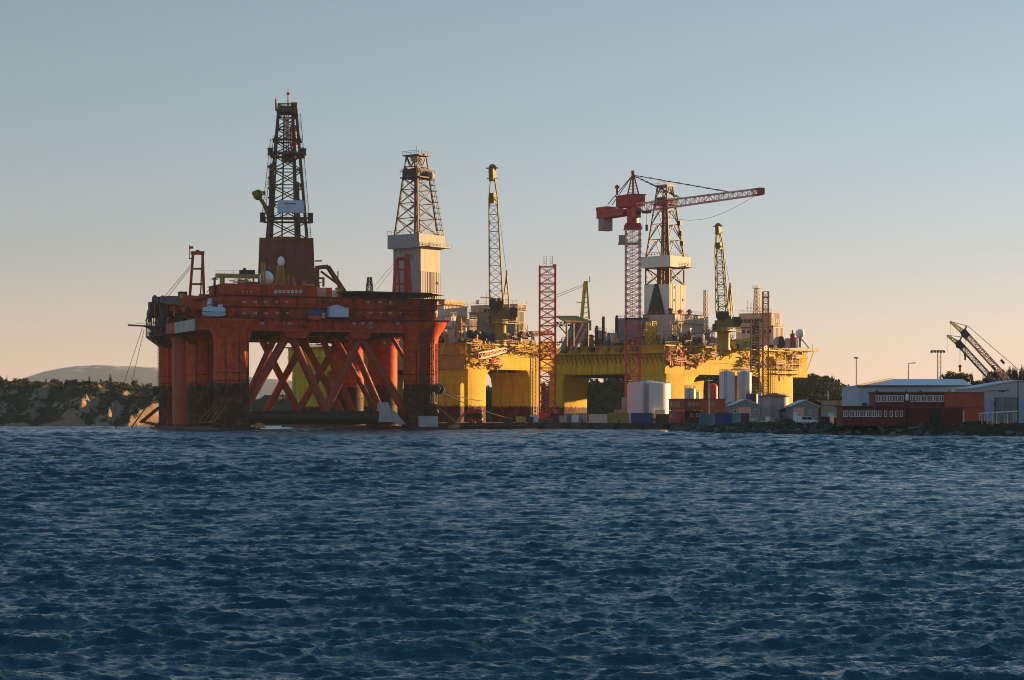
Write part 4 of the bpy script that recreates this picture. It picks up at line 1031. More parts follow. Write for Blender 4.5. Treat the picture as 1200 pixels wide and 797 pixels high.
    b = MB(); b.path([rg.pb(433, 342, 30), rg.pb(462, 308, 12)], .06, 4); b.path([rg.pb(441, 340, 30), rg.pb(466, 308, 12)], .06, 4); b.build("stay_wire", M["grey"], rt)

    # ---- things carried by the rig but not part of it
    def lifeboat(px, py, b, l, label, hull, top, rz):
        p = rg.w(*rg.fb(px, py, b)[:1], b, rg.fb(px, py, b)[1]); t = thing("lifeboat", label, "lifeboat", (p.x, p.y, p.z - 1.3), rz)
        h = MB(); sec = [(-.5, .05, .55), (-.42, .32, .2), (-.2, .46, 0), (.2, .46, 0), (.42, .32, .2), (.5, .05, .6)]
        for (a, b_) in zip(sec[:-1], sec[1:]):
            q = []
            for u, wd, dz in (a, b_): q.append([(u * l, -wd * l * .36, 1.2), (u * l, -wd * l * .22, dz), (u * l, wd * l * .22, dz), (u * l, wd * l * .36, 1.2)])
            h.hexa([q[0][1], q[1][1], q[1][2], q[0][2], q[0][0], q[1][0], q[1][3], q[0][3]])
        h.build("hull", M[hull], t)
        c = MB()
        for (a, b_) in zip(sec[:-1], sec[1:]):
            q = []
            for u, wd, dz in (a, b_): q.append([(u * l, -wd * l * .36, 1.2), (u * l, -wd * l * .24, 2.5 - dz * .8), (u * l, wd * l * .24, 2.5 - dz * .8), (u * l, wd * l * .36, 1.2)])
            c.hexa([q[0][0], q[1][0], q[1][3], q[0][3], q[0][1], q[1][1], q[1][2], q[0][2]])
        c.build("canopy", M[top], t)
        c = MB(); c.box(l * .18, l * .34, -.6, .6, 2.3, 3.1); c.build("cockpit", M[top], t)
        c = MB(); c.box(-l * .5, l * .5, -l * .165, l * .165, 1.14, 1.24); c.build("fender_strip", M["dark"], t); return t
    lifeboat(251, 365, -4.4, 6.2, "pale blue enclosed lifeboat under the left corner of the red rig's bridge house", "paleblue", "paleblue", R(23))
    lifeboat(246.5, 357, 2.0, 5.0, "second pale lifeboat, behind and left of the first on the red rig", "paleblue", "paleblue", R(23 + 80))
    lifeboat(369, 369, -5.4, 3.8, "small orange lifeboat with a blue cover on the red rig's front walkway", "redbright", "blue", R(23))
    lifeboat(509, 368, -1, 5.5, "orange and white lifeboat at the right end of the red rig", "redbright", "cream", R(23 + 75))
    p = rg.fb(396, 366, -5.6); q = rg.w(p[0], -5.6, zat(373.5, 552))
    t = thing("deck_cabin", "pale blue shed with a low gable standing out from the red rig's front walkway", "cabin", (q.x, q.y, q.z), R(23))
    b = MB(); b.box(-2.5, 1.3, -1.3, 1.3, .1, 2.7); b.extr([(-2.6, -1.35, 2.7), (1.35, -1.35, 2.7), (-.6, -1.35, 3.35)], (0, 2.7, 0)); b.box(1.3, 2.6, -1.1, 1.2, .1, 2.6); b.build("walls", M["paleblue"], t)
    b = MB()
    for x in (-2.5, -.95, 1.28): b.box(x - .05, x + .05, -1.36, -1.3, .1, 2.72)
    b.build("corner_trim", M["white"], t)
    b = MB(); b.box(-2.8, 2.8, -1.5, 1.6, -.15, .08); b.build("skid", M["dark"], t)
    t = thing("supply_box", "small cream box beside the blue covered lifeboat on the red rig", "box", rg.w(rg.fb(378.5, 371, -5)[0], -5, 29.9), R(23)); b = MB(); cabinet(b, 0, 0, 0, 1.0, .8, 1.1); b.build("body", M["cream"], t); b = MB(); b.box(-.5, .5, -.44, -.4, .5, .6); b.build("latch", M["dark"], t)
    # mooring lines
    def line(label, p, q, r=.12, n=6, sag=.6):
        b = MB(); p, q = Vector(p), Vector(q); pts = [p.lerp(q, i / n) - Vector((0, 0, sag * 4 * (i / n) * (1 - i / n))) for i in range(n + 1)]; b.path(pts, r, 6)
        return tag(b.build("mooring_line", M["dark"], None, True), label, "rope", "mooring lines of the rigs")
    cw = lambda px, py, b: rg.w(rg.fb(px, py, b)[0], b, rg.fb(px, py, b)[1])
    fl = rg.w(-5.2, B, 11.4)
    line("upper thick dark chain from the far left red column down to the sea", fl, at(135, 501, 615), .2, sag=.2)
    line("lower steeper thick chain from the far left red column to the sea", fl, at(154, 501, 612), .2, sag=.2)
    line("thin wire from the red rig's side boom sloping far left to the sea", cw(167, 384, 60), at(128, 500, 622), .07, sag=.1)
    line("thin wire beside the sloping one, hanging from the same side boom", cw(169, 386, 60), at(142, 500, 620), .07, sag=.1)
    line("slack rope from the right column of the red rig to the quay, upper one", rg.w(A + 5, 0, 11.5), at(566, 470, 640), .14, sag=.6)
    line("slack rope from the right column of the red rig to the quay, lower one", rg.w(A + 5, 0, 11), at(604, 492, 588), .12, sag=.9)
mat_plain = mat("column_paint_plain", (.40, .075, .045), .55, var=.2, streak=.45, streakcol=(.20, .045, .03))
M["redcol2"] = mat("brace_paint", (.36, .044, .024), .55, var=.25, streak=.3, streakcol=(.15, .03, .02))
red_rig()
# ------------------------------------------------------------------ the two yellow rigs
def prow(mb, rg, pxs, py0, py1, D, w):
    for px in pxs: mb.bar(rg.P(px, py0, D), rg.P(px, py1, D), w)

def yellow_hull(rg, la, lb, z0, z1, cols, zc):
    rt = rg.root
    for a0, a1 in ((-2, la + 2),):
        for b0, b1 in ((-1, 14), (lb - 14, lb + 1)):
            b = MB(); b.frustum(a0 - 4, a1 + 4, b0, b1, -4, a0 - 3, a1 + 3, b0 + .5, b1 - .5, 1.0); b.build("pontoon", M["rust"], rt)
    for a0, a1, b0, b1 in cols:
        b = MB(); n = 5; r = .9; pts = []
        for cx, cy, t0 in ((a1 - r, b1 - r, 0), (a0 + r, b1 - r, 90), (a0 + r, b0 + r, 180), (a1 - r, b0 + r, 270)):
            for i in range(n): t = R(t0 + 90 * i / (n - 1)); pts.append((cx + r * math.cos(t), cy + r * math.sin(t)))
        m = len(pts); cx = a0 if a0 < la / 2 else a1; cy = b0 if b0 < lb / 2 else b1; vs = []
        for z, g in ((.8, 1.0), (z0 - 5, 1.0), (z0 - 2.5, 1.03), (z0 - 1.1, 1.10), (z0 + .02, 1.25)):
            vs += [(cx + (x - cx) * g, cy + (y - cy) * (1 + (g - 1) * .5), z) for x, y in pts]
        fs = [(j * m + i, j * m + (i + 1) % m, (j + 1) * m + (i + 1) % m, (j + 1) * m + i) for j in range(4) for i in range(m)]
        b.add(vs, fs + [tuple(range(m - 1, -1, -1)), tuple(range(4 * m, 5 * m))])
        b.build("column", M["yellowcol"], rt, True)
    d = MB(); d.box(-1.2, la + 1.2, -1.2, lb + 1.2, z0, z1)
    d.build("deck_box", M["yellow"], rt)
    w = MB(); w.box(-2.4, la + 2.4, -2.2, lb + 2.4, z1, z1 + .3); w.box(-1.9, -1.2, -1.2, lb + 1.2, z0 + (z1 - z0) * .56, z0 + (z1 - z0) * .56 + .25); w.build("deck_edge", M["yellowdirty"], rt)
    h = MB(); h.rail([(-2.3, lb + 2, z1 + .3), (-2.3, -2.1, z1 + .3), (la + 2.3, -2.1, z1 + .3)]); h.build("handrail", M["ochre"], rt)
    # frames and brackets on the two faces in view
    f = MB()
    for b_ in np.arange(0, lb, 3.3): f.box(-1.42, -1.2, b_ - .12, b_ + .12, z0 + .2, z0 + (z1 - z0) * .55); f.bar((-2.2, b_, z1), (-1.2, b_, z1 - 1.6), .22)
    for a_ in np.arange(0, la, 4.4): f.bar((a_, -2.1, z1), (a_, -1.2, z1 - 1.4), .22)
    f.box(-1.2, la + 1.2, -1.45, -1.2, z0 + 4.2, z0 + 4.4); f.box(-1.44, -1.2, -1.2, lb + 1, z0 + .25, z0 + .45); f.box(-2.3, -2.05, -2.1, lb + 1, z1 - .2, z1 - .03); f.box(-2.3, la + 1.2, -2.3, -2.05, z1 - .2, z1 - .03); f.box(-2.3, -1.2, -1.9, -1.2, z0 + 4.1, z0 + 4.5); f.bar((-2.2, -1.6, z0 + 4.3), (-2.2, -1.6, z1 - .1), .25); f.bar((-1.35, -.5, z0 + .3), (-1.35, -1.4, z0 + 4.3), .2)
    f.build("stiffeners", M["yellow"], rt)
    g = MB()
    for a_ in np.arange(8, la - 6, 5): g.bar((a_, 1, z0 - .4), (a_, lb - 1, z0 - .4), .6, .8)
    for b_ in np.arange(8, lb - 6, 6): g.bar((1, b_, z0 - .4), (la - 1, b_, z0 - .4), .6, .8)
    g.build("underdeck_girders", M["dark"], rt)

def edge_pipework(rg, b0, a0, a1, z0, z1, rng, n, mats):
    """pipes, valves and small galleries hung on the lit side of the deck"""
    for i in range(n):
        m = rng.choice(mats); b = MB(); a = rng.uniform(a0, a1); L = rng.uniform(2, 6); z = rng.uniform(z0, z1)
        k = rng.random()
        if k < .62:
            for q in range(rng.randint(3, 6)):
                zz = z + rng.uniform(-1, 1); y = b0 - rng.uniform(.3, 1.5)
                b.path([(a, y, zz), (a + L * .5, y, zz), (a + L * .5, y, zz + rng.uniform(-2, 1.5)), (a + L, y + .2, zz)], rng.uniform(.12, .3), 6)
            b.build("pipework", M[m], rg.root)
        elif k < .84:
            b.box(a, a + L, b0 - 1.7, b0 - .2, z - .1, z); b.rail([(a, b0 - 1.65, z), (a + L, b0 - 1.65, z)], 1.1, 1.4, .08)
            b.bar((a + .3, b0 - 1.5, z), (a + .3, b0 - .2, z - 1.5), .16); b.bar((a + L - .3, b0 - 1.5, z), (a + L - .3, b0 - .2, z - 1.5), .16)
            b.build("gallery", M[m], rg.root)
        elif k < .92:
            b.disc_x((a, b0 - 1.0, z), rng.uniform(.4, .8), .7, (1, .1, 0), 14); b.bar((a, b0 - 1, z), (a, b0 - .1, z - 1.2), .5); b.build("hose_reel", M[m], rg.root)
        else:
            b.box(a, a + rng.uniform(.6, 1.3), b0 - 1.3, b0 - .2, z, z + rng.uniform(.6, 1.3)); b.bar((a + .2, b0 - 1.2, z), (a + .2, b0, z - 1), .15); b.build("valve_box", M[m], rg.root)

def house_block(rg, name, px0, pxc, px1, py0, py1, D, matname, roofm="grey", wins=(), extra=0.25):
    """a box aligned with the rig whose near vertical edge is at pxc: left face out to px0, right face to px1"""
    c = rg.P(pxc, 400, D); s = D / FPX
    nb = (pxc - px0) * s / max(.2, abs(rg.V.x)); na = (px1 - pxc) * s / max(.2, abs(rg.U.x))
    z0, z1 = zat(py1, D), zat(py0, D)
    b = MB(); b.box(c.x, c.x + na, c.y, c.y + nb, z0, z1); o = b.build(name, M[matname], rg.root)
    b = MB(); b.box(c.x - extra, c.x + na + extra, c.y - extra, c.y + nb + extra, z1, z1 + .25); b.rail([(c.x, c.y + nb, z1 + .25), (c.x, c.y, z1 + .25), (c.x + na, c.y, z1 + .25)], 1.1, 1.8, .07); b.build("roof", M[roofm], o)
    b = MB()
    for t in np.arange(.08, 1, .12): b.box(c.x - .08, c.x, c.y + nb * t - .08, c.y + nb * t + .08, z0, z1 - .05); b.box(c.x + na * t - .08, c.x + na * t + .08, c.y - .08, c.y, z0, z1 - .05)
    b.build("cladding_rib", M[matname], o)
    return o, c, na, nb, z0, z1
def side_windows(rg, o, c, pos, z, w, h, face, m="glass"):
    for t in pos:
        p = (c.x, c.y + t, z) if face == 'a' else (c.x + t, c.y, z)
        win(None, o, M[m], p, w, h, (0, 1, 0) if face == 'a' else (1, 0, 0), (-1, 0, 0) if face == 'a' else (0, -1, 0), .10)

def rig_a():
    rg = Rig("drilling_rig", "yellow drilling rig with a grey clad derrick tower, moored behind the red rig", "oil rig", (-14.4, 640), 54)
    rt = rg.root; rng = random.Random(21); P = rg.P
    fbx = lambda px: rg.fb(px, 470, 0)[0]
    la, lb = fbx(645), 72; c1, c2 = fbx(567), fbx(616); d2 = rg.fa(575, 470, c2)[0]; c3 = fbx(632)
    yellow_hull(rg, la, lb, 18.6, 26.4, [(-1.15, c1, -1.15, 14), (c2, c3, -1.15, d2), (-1.15, c1, 57, 72), (c2, c3, 57, 72)], 8)
    # sponson on the shaded column face
    b = MB(); c = P(545, 480, 638); bb = rg.fa(541, 480, -3)[0]; b.box(-3.6, .3, bb, bb + 3.2, 1, 13.6); b.frustum(-3.6, .3, bb, bb + 3.2, 13.6, -1.0, .3, bb + .5, bb + 2.7, 15); b.build("sponson", M["yellowcol"], rt)
    b = MB(); b.box(-1.5, -1.15, 2, 8, 22.6, 25.2); b.box(-1.6, -1.2, 9.5, 11, 22.9, 24.6); b.build("side_hatch", M["ochre"], rt)
    b = MB(); b.box(-2.0, -1.2, -1, 40, 18.6, 22.4); b.build("side_belt", M["ochre"], rt)
    # derrick on its clad tower
    D = 676
    c = (la * .38, rg.fa(488, 300, la * .38)[0]); zh = zat(345, D) - 10; z1, z2, z3 = zat(293, D), zat(277, D), zat(183, D)
    def bx(name, m, ha, hb, z0, z1, parent=rt):
        b = MB(); b.box(c[0] - ha, c[0] + ha, c[1] - hb, c[1] + hb, z0, z1); return b.build(name, M[m], parent)
    dh = bx("derrick_house", "cladding", 5.0, 5.7, 26, z1)
    b = MB(); b.box(c[0] - 4.98, c[0] + 5.04, c[1] - 5.76, c[1] - 5.70, zat(320, D), z1 - .1); b.build("upper_cladding", M["cream"], dh)
    col = bx("collar", "cladding", 6.9, 6.6, z1, z2, dh)
    b = MB(); b.box(c[0] - 3.5, c[0] + 8.2, c[1] - 8.4, c[1] - 6.65, z1 + .4, z1 + .7); b.rail([(c[0] - 3.5, c[1] - 8.3, z1 + .7), (c[0] + 8.2, c[1] - 8.3, z1 + .7)], 1.3, 1.3, .1); b.rail([(c[0] - 6.9, c[1] + 6.6, z2), (c[0] - 6.9, c[1] - 6.6, z2), (c[0] + 6.9, c[1] - 6.6, z2)], 1.3, 1.5, .1); b.build("collar_gallery", M["grey"], col)
    b = MB(); b.box(c[0] + .2, c[0] + 2.6, c[1] - 5.84, c[1] - 5.70, zat(343, D), zat(320, D)); b.build("v_door", M["dark"], dh)
    b = MB(); b.box(c[0] - 5.1, c[0] - 5.0, c[1] - 2.6, c[1] - 1.2, zat(306, D), zat(299.5, D)); b.build("window", M["glass"], dh)
    b = MB(); b.box(c[0] + 3.4, c[0] + 4.2, c[1] - 5.84, c[1] - 5.74, zat(334, D), zat(331, D)); b.build("window", M["glass"], dh)
    b = MB()
    for t in np.arange(-4.8, 5, 1.2): b.box(c[0] - 5.06, c[0] - 5.0, c[1] + t * 1.12 - .07, c[1] + t * 1.12 + .07, 26, z1); b.box(c[0] + t - .07, c[0] + t + .07, c[1] - 5.80, c[1] - 5.7, 26, zat(320, D))
    b.build("cladding_rib", M["cladding"], dh)
    b = MB(); b.ladder((c[0] + 5.6, c[1] - 5.4, 30), (c[0] + 5.6, c[1] - 5.4, zat(320, D)), 1.2, (1, 0, 0), 1, .18); b.build("ladder", M["grey"], dh)
    de, ax, ay = derrick(rt, c, 0, (z2, zat(197, D)), 10.6, 9.6, 5.6, 5.2, 5, rl=.55, rb=.26)
    b = MB(); zt = zat(205, D)
    lattice(b, b, (c[0], c[1], zat(197, D)), (c[0], c[1], zat(184, D)), 5.6, 5.2, 4.6, 4.6, 1, .4, .3, pat='V'); b.bar((c[0], c[1] - 3.6, z3), (c[0], c[1] + 3.6, z3), .6); b.box(c[0] - 3, c[0] + 3, c[1] - 3.4, c[1] + 3.4, z3 - .4, z3)
    b.rail([(c[0] - 3, c[1] + 3.4, z3), (c[0] - 3, c[1] - 3.4, z3), (c[0] + 3, c[1] - 3.4, z3)], 1.2, 1.4, .1); b.tube((c[0], c[1], z3), (c[0], c[1], zat(172, D)), .08, n=5); b.build("crown_frame", M["derrick"], de)
    b = MB(); b.box(c[0] - 1.6, c[0] + 1.6, c[1] - 1.2, c[1] + 1.2, zat(190, D), zat(184, D)); b.build("crown_block", M["pinkgrey"], de)
    b = MB(); b.box(c[0] - 3.4, c[0] + 3.6, c[1] - 3.2, c[1] + 3.2, zat(209, D), zat(200, D)); b.box(c[0] - 3.8, c[0] + 4, c[1] - 4.4, c[1] + 3.8, zat(210.5, D), zat(209, D)); b.rail([(c[0] - 3.8, c[1] + 3.8, zt), (c[0] - 3.8, c[1] - 4.4, zt), (c[0] + 4, c[1] - 4.4, zt)], 1.3, 1.2, .12); b.build("finger_board", M["dark"], de)
    b = MB(); b.disc_x((c[0] + 2.8, c[1] - 3.4, zat(207, D)), 1.6, 1, (1, 0, 0)); b.build("top_drive", M["pinkgrey"], de)
    b = MB(); b.bar((c[0] + 4.6, c[1] + 4, z2), (c[0] + 1.8, c[1] + 2, z3), .5); b.bar((c[0] - 1.5, c[1] - 1, z2), (c[0] - 1, c[1] - .5, zt), .75); b.bar((c[0] + .6, c[1] - 1, z2), (c[0] + .3, c[1] - .5, zt), .35); b.build("guide_rails", M["redbrown"], de)
    b = MB()
    for i in range(11):
        t = i / 11; x = c[0] + 6.2 - 2.8 * t; y = c[1] - 5.4 + 2.2 * t; z = z2 + (zt - z2) * t; b.box(x - .1, x + 1.5, y - .9, y + .6, z, z + .12); b.bar((x, y, z), (x + 1.2, y, z + 2.2), .22); b.bar((x + 1.4, y, z), (x + 1.3, y, z + 1.2), .12)
    b.build("derrick_stair", M["derrick"], de)
    # accommodation, machinery houses
    o, q, na, nb, z0, z1 = house_block(rg, "accommodation_block", 549, 604, 615, 365, 397, 668, "grey")
    side_windows(rg, o, q, (6.2, 8.2), z1 - 2.0, 1.3, 1.8, 'a')
    o, q, na, nb, z0, z1 = house_block(rg, "bridge_house", 551, 606, 617, 357, 364, 669, "pinkgrey")
    side_windows(rg, o, q, (11.2, 12.9), z0 + .1, 1.2, 1.5, 'a'); side_windows(rg, o, q, (1.6, 3.4), z0 + .4, 1.2, 1.5, 'b')
    house_block(rg, "machinery_block", 508, 520, 547, 358, 398, 662, "cream", "rust")
    house_block(rg, "machinery_block", 547, 550, 558, 375, 398, 655, "cream", "grey")
    house_block(rg, "stores_block", 521, 527, 535, 371, 398, 652, "white", "grey")
    b = MB(); b.box(*(lambda v: (v.x - 2, v.x + 9, v.y - 1.2, v.y + 1, v.z, v.z + 1.4))(P(522, 357, 668))); b.build("ventilation_duct", M["ochre"], rt)
    b = MB(); b.bar(P(563, 349, 670), P(577, 349, 670), .3); b.bar(P(570, 357, 670), P(570, 343, 670), .25); b.bar(P(565, 349, 670), P(565, 346, 670), .2); b.bar(P(575, 352, 670), P(575, 346, 670), .2); b.build("aerial_mast", M["grey"], rt)
    b = MB(); v = P(560, 355, 668); b.sphere(v + Vector((0, 0, .3)), .8, 10, 6); b.build("radome", M["white"], rt)
    # crane
    cc = P(585, 400, 656)
    pedestal_crane(rt, (cc.x, cc.y), 26, zat(377, 656), 2.25, P(582, 368, 655), P(577, 197, 652), 4.2, ("yellowdirty", "olive"), rng, rg.root.matrix_world.to_3x3().inverted() @ Vector((1, .15, 0)) if False else (math.cos(R(-52)), math.sin(R(-52)), 0))
    # hose boom lying along the deck edge and clutter on the edge in the sun
    leg, br = MB(), MB(); lattice(leg, br, P(600, 393, 654), P(645, 390, 668), 1.6, 1.6, 1.2, 1.2, 9, .4, .25, (0, 0, 1), (0, 1, 0), 'Z'); o = leg.build("stowed_boom", M["darkred"], rt); br.build("bracing", M["darkred"], o)
    leg, br = MB(), MB(); lattice(leg, br, P(563, 417, 637), P(592, 410, 648), 1.9, 1.9, 1.2, 1.2, 6, .26, .13, (0, 0, 1), (1, 0, 0), 'Z'); o = leg.build("burner_boom", M["redbright"], rt); br.build("bracing", M["redbright"], o)
    edge_pipework(rg, -1.2, -2, fbx(575), 20, 27.5, rng, 40, ["yellow", "ochre", "orange", "yellow", "redbright", "grey"])
    edge_pipework(rg, -1.2, fbx(575), fbx(640), 23.5, 27.5, rng, 28, ["yellow", "ochre", "yellow"])
    b = MB(); b.ladder((fbx(622), -1.6, 3), (fbx(622), -1.6, 26), 1.5, (1, 0, 0), 1.2, .2); b.ladder((fbx(627), -1.6, 5), (fbx(627), -1.6, 26), .8, (1, 0, 0), 1.0, .14); b.build("ladder", M["ochre"], rt)
    clutter(rt, 0, 12, 0, 26, 26.7, rng, 34, 1.35)
    clutter(rt, 11, la - 2, -1, 7, 26.7, rng, 24, 1.15)
    scaffolds(rt, 0, 14, 2, 24, 26.7, rng, 9); scaffolds(rt, 14, la - 3, 0, 8, 26.7, rng, 6)
    clutter(rt, 0, 10, 0, 22, 26.7, rng, 10, 1.3, ("cream", "white", "pinkgrey", "cream"))
    for px, py, D, r, m in ((554, 393, 646, 1.9, "navy"), (563, 396, 644, 1.6, "dark"), (573, 398, 648, 1.7, "navy"), (516, 396, 648, 1.2, "dark")):
        v = P(px, py, D); b = MB(); winch(b, v.x, v.y, 26.7, r, 2.4, (1, -.4, 0)); b.build("winch", M[m], rt)
    leg, br = MB(), MB(); v = P(540, 400, 644); lattice(leg, br, (v.x, v.y, 26.7), (v.x, v.y, zat(370, 644)), 3.2, 3.2, 1.6, 1.6, 5, .3, .2); o = leg.build("lattice_frame", M["ochre"], rt); br.build("bracing", M["ochre"], o)
    b = MB(); b.box(*(lambda v: (v.x, v.x + 5.5, v.y - .4, v.y + .4, v.z, v.z + .6))(P(619, 406, 668))); b.build("light_beam", M["yellow"], rt)

def rig_b():
    rg = Rig("drilling_rig", "yellow drilling rig behind the white tanks, with a white panelled derrick house", "oil rig", (52.2, 705), 52)
    rt = rg.root; rng = random.Random(33); OF = 55; P = lambda px, py, D: rg.P(px, py, D + OF)
    zat = lambda py, D: HC - (py - HOR) / FPX * (D + OF)
    la = rg.fb(936, 430, 0)[0]; lb = rg.fa(648, 430, 0)[0]
    fb0 = rg.fa(662, 470, 0)[0]; fa1 = rg.fb(689, 470, fb0)[0]
    a1 = rg.fb(889, 470, 0)[0]; a2 = rg.fb(927, 470, 0)[0]
    yellow_hull(rg, la, lb, 18.4, 28.0, [(-1.15, rg.fb(810, 470, 0)[0], -1.15, 13), (a1, a2, -1.15, 13), (-1.15, fa1, fb0, lb + 1.1), (a1, a2, lb - 9, lb - .2)], 7)
    aE = rg.fb(943, 430, 0)[0]
    b = MB(); b.box(la + 1.2, aE, -1.2, 20, 18.4, 28.0); b.box(la - 12, aE + 5.5, -3, 26, 28.3, 28.7); b.rail([(la - 12, -2.9, 28.7), (aE + 5.4, -2.9, 28.7)], 1.2, 1.6, .08); b.bar((aE + 5, -1, 28.2), (aE, -1, 21), .3); b.build("forward_deck", M["yellow"], rt)
    b = MB(); b.box(-2.9, -1.2, -1, lb, 25.2, 25.5); b.rail([(-2.8, lb, 25.5), (-2.8, -1, 25.5)])
    for y in np.arange(0, lb, 1.9): b.bar((-2.7, y, 25.2), (-1.2, y, 22), .2)
    b.build("side_walkway", M["olive"], rt)
    for px in (662, 676, 694, 711, 727, 745): 
        v = rg.pa(px, 408, -1.4); b = MB(); b.box(-2.6, -1.2, v.y - 1.1, v.y + 1.1, 26.3, 28); b.build("side_locker", M[rng.choice(["yellowdirty", "olive", "dark"])], rt)
    # derrick
    D = 689; c = (38, rg.fa(779.5, 300, 38)[0]); zz = lambda py: zat(py, D); hw = 5.5
    def bx(name, m, ha, hb, z0, z1, parent=rt):
        b = MB(); b.box(c[0] - ha, c[0] + ha, c[1] - hb, c[1] + hb, z0, z1); return b.build(name, M[m], parent)
    dh = bx("derrick_house", "whiteclad", hw, hw, 32, zz(333))
    b = MB(); f = c[0] - hw
    b.extr([(f - 1.3, c[1] + 3.6, zz(372)), (f - 1.3, c[1] - 3.9, zz(372)), (f - .05, c[1] - .6, zz(333) + .3), (f - .05, c[1] + .9, zz(333) + .3)], (.9, 0, 0)); b.build("v_door", M["black"], dh)
    b = MB(); g = c[1] - hw; b.box(c[0] - 1.6, c[0] + .4, g - .08, g, zz(366), zz(333) - .1); b.build("door_recess", M["grey"], dh)
    b = MB()
    for x, py in ((-2.6, 353), (3.0, 352), (-2.4, 338)): b.box(c[0] + x, c[0] + x + .7, g - .1, g, zz(py), zz(py) + .8)
    b.build("window", M["glass"], dh)
    b = MB()
    for t in (-4.9, -3.4, .6, 2.1, 3.6, 4.9): b.box(c[0] + t - .06, c[0] + t + .06, g - .08, g, 32, zz(333))
    b.build("cladding_rib", M["whiteclad"], dh)
    leg, br = MB(), MB(); lattice(leg, br, (c[0], c[1], zz(333)), (c[0], c[1], zz(313)), 10, 10, 10, 10, 1, .6, .35, pat='X'); lo = leg.build("substructure", M["derrick"], rt); br.build("bracing", M["derrick"], lo)
    b = MB()
    for x, y in ((-2, -2), (2, -1), (0, 2), (-3, 1)): b.bar((c[0] + x, c[1] + y, zz(334)), (c[0] + x, c[1] + y, zz(313)), .7)
    b.build("riser_pipes", M["rust"], lo)
    col = bx("collar", "whiteclad", 6.7, 6.7, zz(313), zz(300), lo)
    b = MB(); b.rail([(c[0] - 6, c[1] + 6, zz(300)), (c[0] - 6, c[1] - 6, zz(300)), (c[0] + 6, c[1] - 6, zz(300))], 1.4, 1.3, .12); b.box(c[0] + 2, c[0] + 7.6, c[1] - 7.7, c[1] - 6.75, zz(312), zz(311)); b.rail([(c[0] + 2, c[1] - 7.7, zz(311)), (c[0] + 7.6, c[1] - 7.7, zz(311))], 1.3, 1.4, .1); b.build("collar_gallery", M["derrick"], col)
    de, ax, ay = derrick(rt, c, 0, (zz(300), zz(217)), 9.9, 9.9, 4, 4, 5, rl=.5, rb=.25, pat='K')
    b = MB(); z3 = zz(215); b.box(c[0] - 2.5, c[0] + 2.5, c[1] - 2.5, c[1] + 2.5, z3 - .4, z3); b.rail([(c[0] - 2.5, c[1] + 2.5, z3), (c[0] - 2.5, c[1] - 2.5, z3), (c[0] + 2.5, c[1] - 2.5, z3)], 1.1, 1.2, .1)
    lattice(b, b, (c[0], c[1], zz(223)), (c[0], c[1], z3), 3.9, 3.9, 3.9, 3.9, 1, .3, .25, pat='X'); b.build("crown_frame", M["pinkgrey"], de)
    b = MB(); z = zz(237); b.box(c[0] - 3.6, c[0] + 3.6, c[1] - 3.6, c[1] + 3.6, z - .4, z); b.box(c[0] - 2.6, c[0] + 1.6, c[1] - 2, c[1] + 2, z, z + 2.2); b.box(c[0] + .4, c[0] + 3, c[1] - 3.2, c[1] - 1.2, z, z + 1.8); b.rail([(c[0] - 3.6, c[1] + 3.6, z), (c[0] - 3.6, c[1] - 3.6, z), (c[0] + 3.6, c[1] - 3.6, z)], 1.2, 1.4, .1); b.build("finger_board", M["dark"], de)
    b = MB(); b.bar((c[0] - .8, c[1], zz(333)), (c[0] - .5, c[1], zz(237)), 1.0); b.bar((c[0] + 1, c[1] - .6, zz(313)), (c[0] + .6, c[1] - .4, zz(237)), .8); b.build("guide_rails", M["redbrown"], de)
    b = MB()
    for py in (262, 274, 286): t = (300 - py) / 83; x = c[0] + 4.6 - 2.8 * t; y = c[1] - 4.6 + 2.6 * t; b.box(x, x + 1.2, y - .9, y + .5, zz(py), zz(py) + 1.6)
    b.ladder((c[0] + 5.2, c[1] - 4.4, zz(300)), (c[0] + 2.6, c[1] - 2.4, zz(240)), .9, (1, 1, 0), .8, .12); b.build("derrick_stair", M["derrick"], de)
    # houses under and beside the derrick
    o, q, na, nb, z0, z1 = house_block(rg, "machinery_block", 755, 791, 829, 368, 400, 723, "pinkgrey", "rust")
    b = MB(); b.box(q.x + 3, q.x + 11, q.y - .12, q.y, z0 + 2.6, z1 - 3.4); b.build("louvre", M["cream"], o)
    b = MB(); b.box(q.x - .1, q.x + na + .2, q.y - 1.4, q.y, z1 - 3.0, z1 - 2.8); b.rail([(q.x, q.y - 1.3, z1 - 2.8), (q.x + na, q.y - 1.3, z1 - 2.8)], 1.1, 1.5, .1); b.build("gallery", M["cream"], o)
    b = MB()
    for k in range(9): x = q.x + na * (k + .5) / 9; vent_pipe(b, x, q.y + 3 + (k % 3), z1, rng.uniform(.8, 1.8), .35)
    b.build("roof_ventilators", M["rust"], o)
    o, q, na, nb, z0, z1 = house_block(rg, "machinery_block", 723, 752, 760, 373, 400, 727, "grey", "dark")
    house_block(rg, "stores_block", 715, 719, 723, 391, 406, 720, "cream", "grey")
    house_block(rg, "stores_block", 697, 702, 707, 388, 406, 723, "cream", "ochre")
    for px, py in ((707, 373), (722.5, 372), (699, 384), (713, 392)):
        b = MB(); b.tube(P(px, 408, 668), P(px, py, 668), .55, n=10); b.tube(P(px, py, 668), P(px + .8, py - 2, 668), .5, n=8); b.build("exhaust_pipe", M["black"], rt, True)
    leg, br = MB(), MB(); v = P(763, 400, 655); lattice(leg, br, (v.x, v.y, 28), (v.x, v.y, zat(377, 655)), 2.6, 2.6, 2.6, 2.6, 4, .32, .22, pat='X'); o = leg.build("lattice_frame", M["ochre"], rt); br.build("bracing", M["yellow"], o)
    # accommodation and bridge at the forward end
    o, q, na, nb, z0, z1 = house_block(rg, "accommodation_block", 866, 906, 921, 384, 404, 745, "cream")
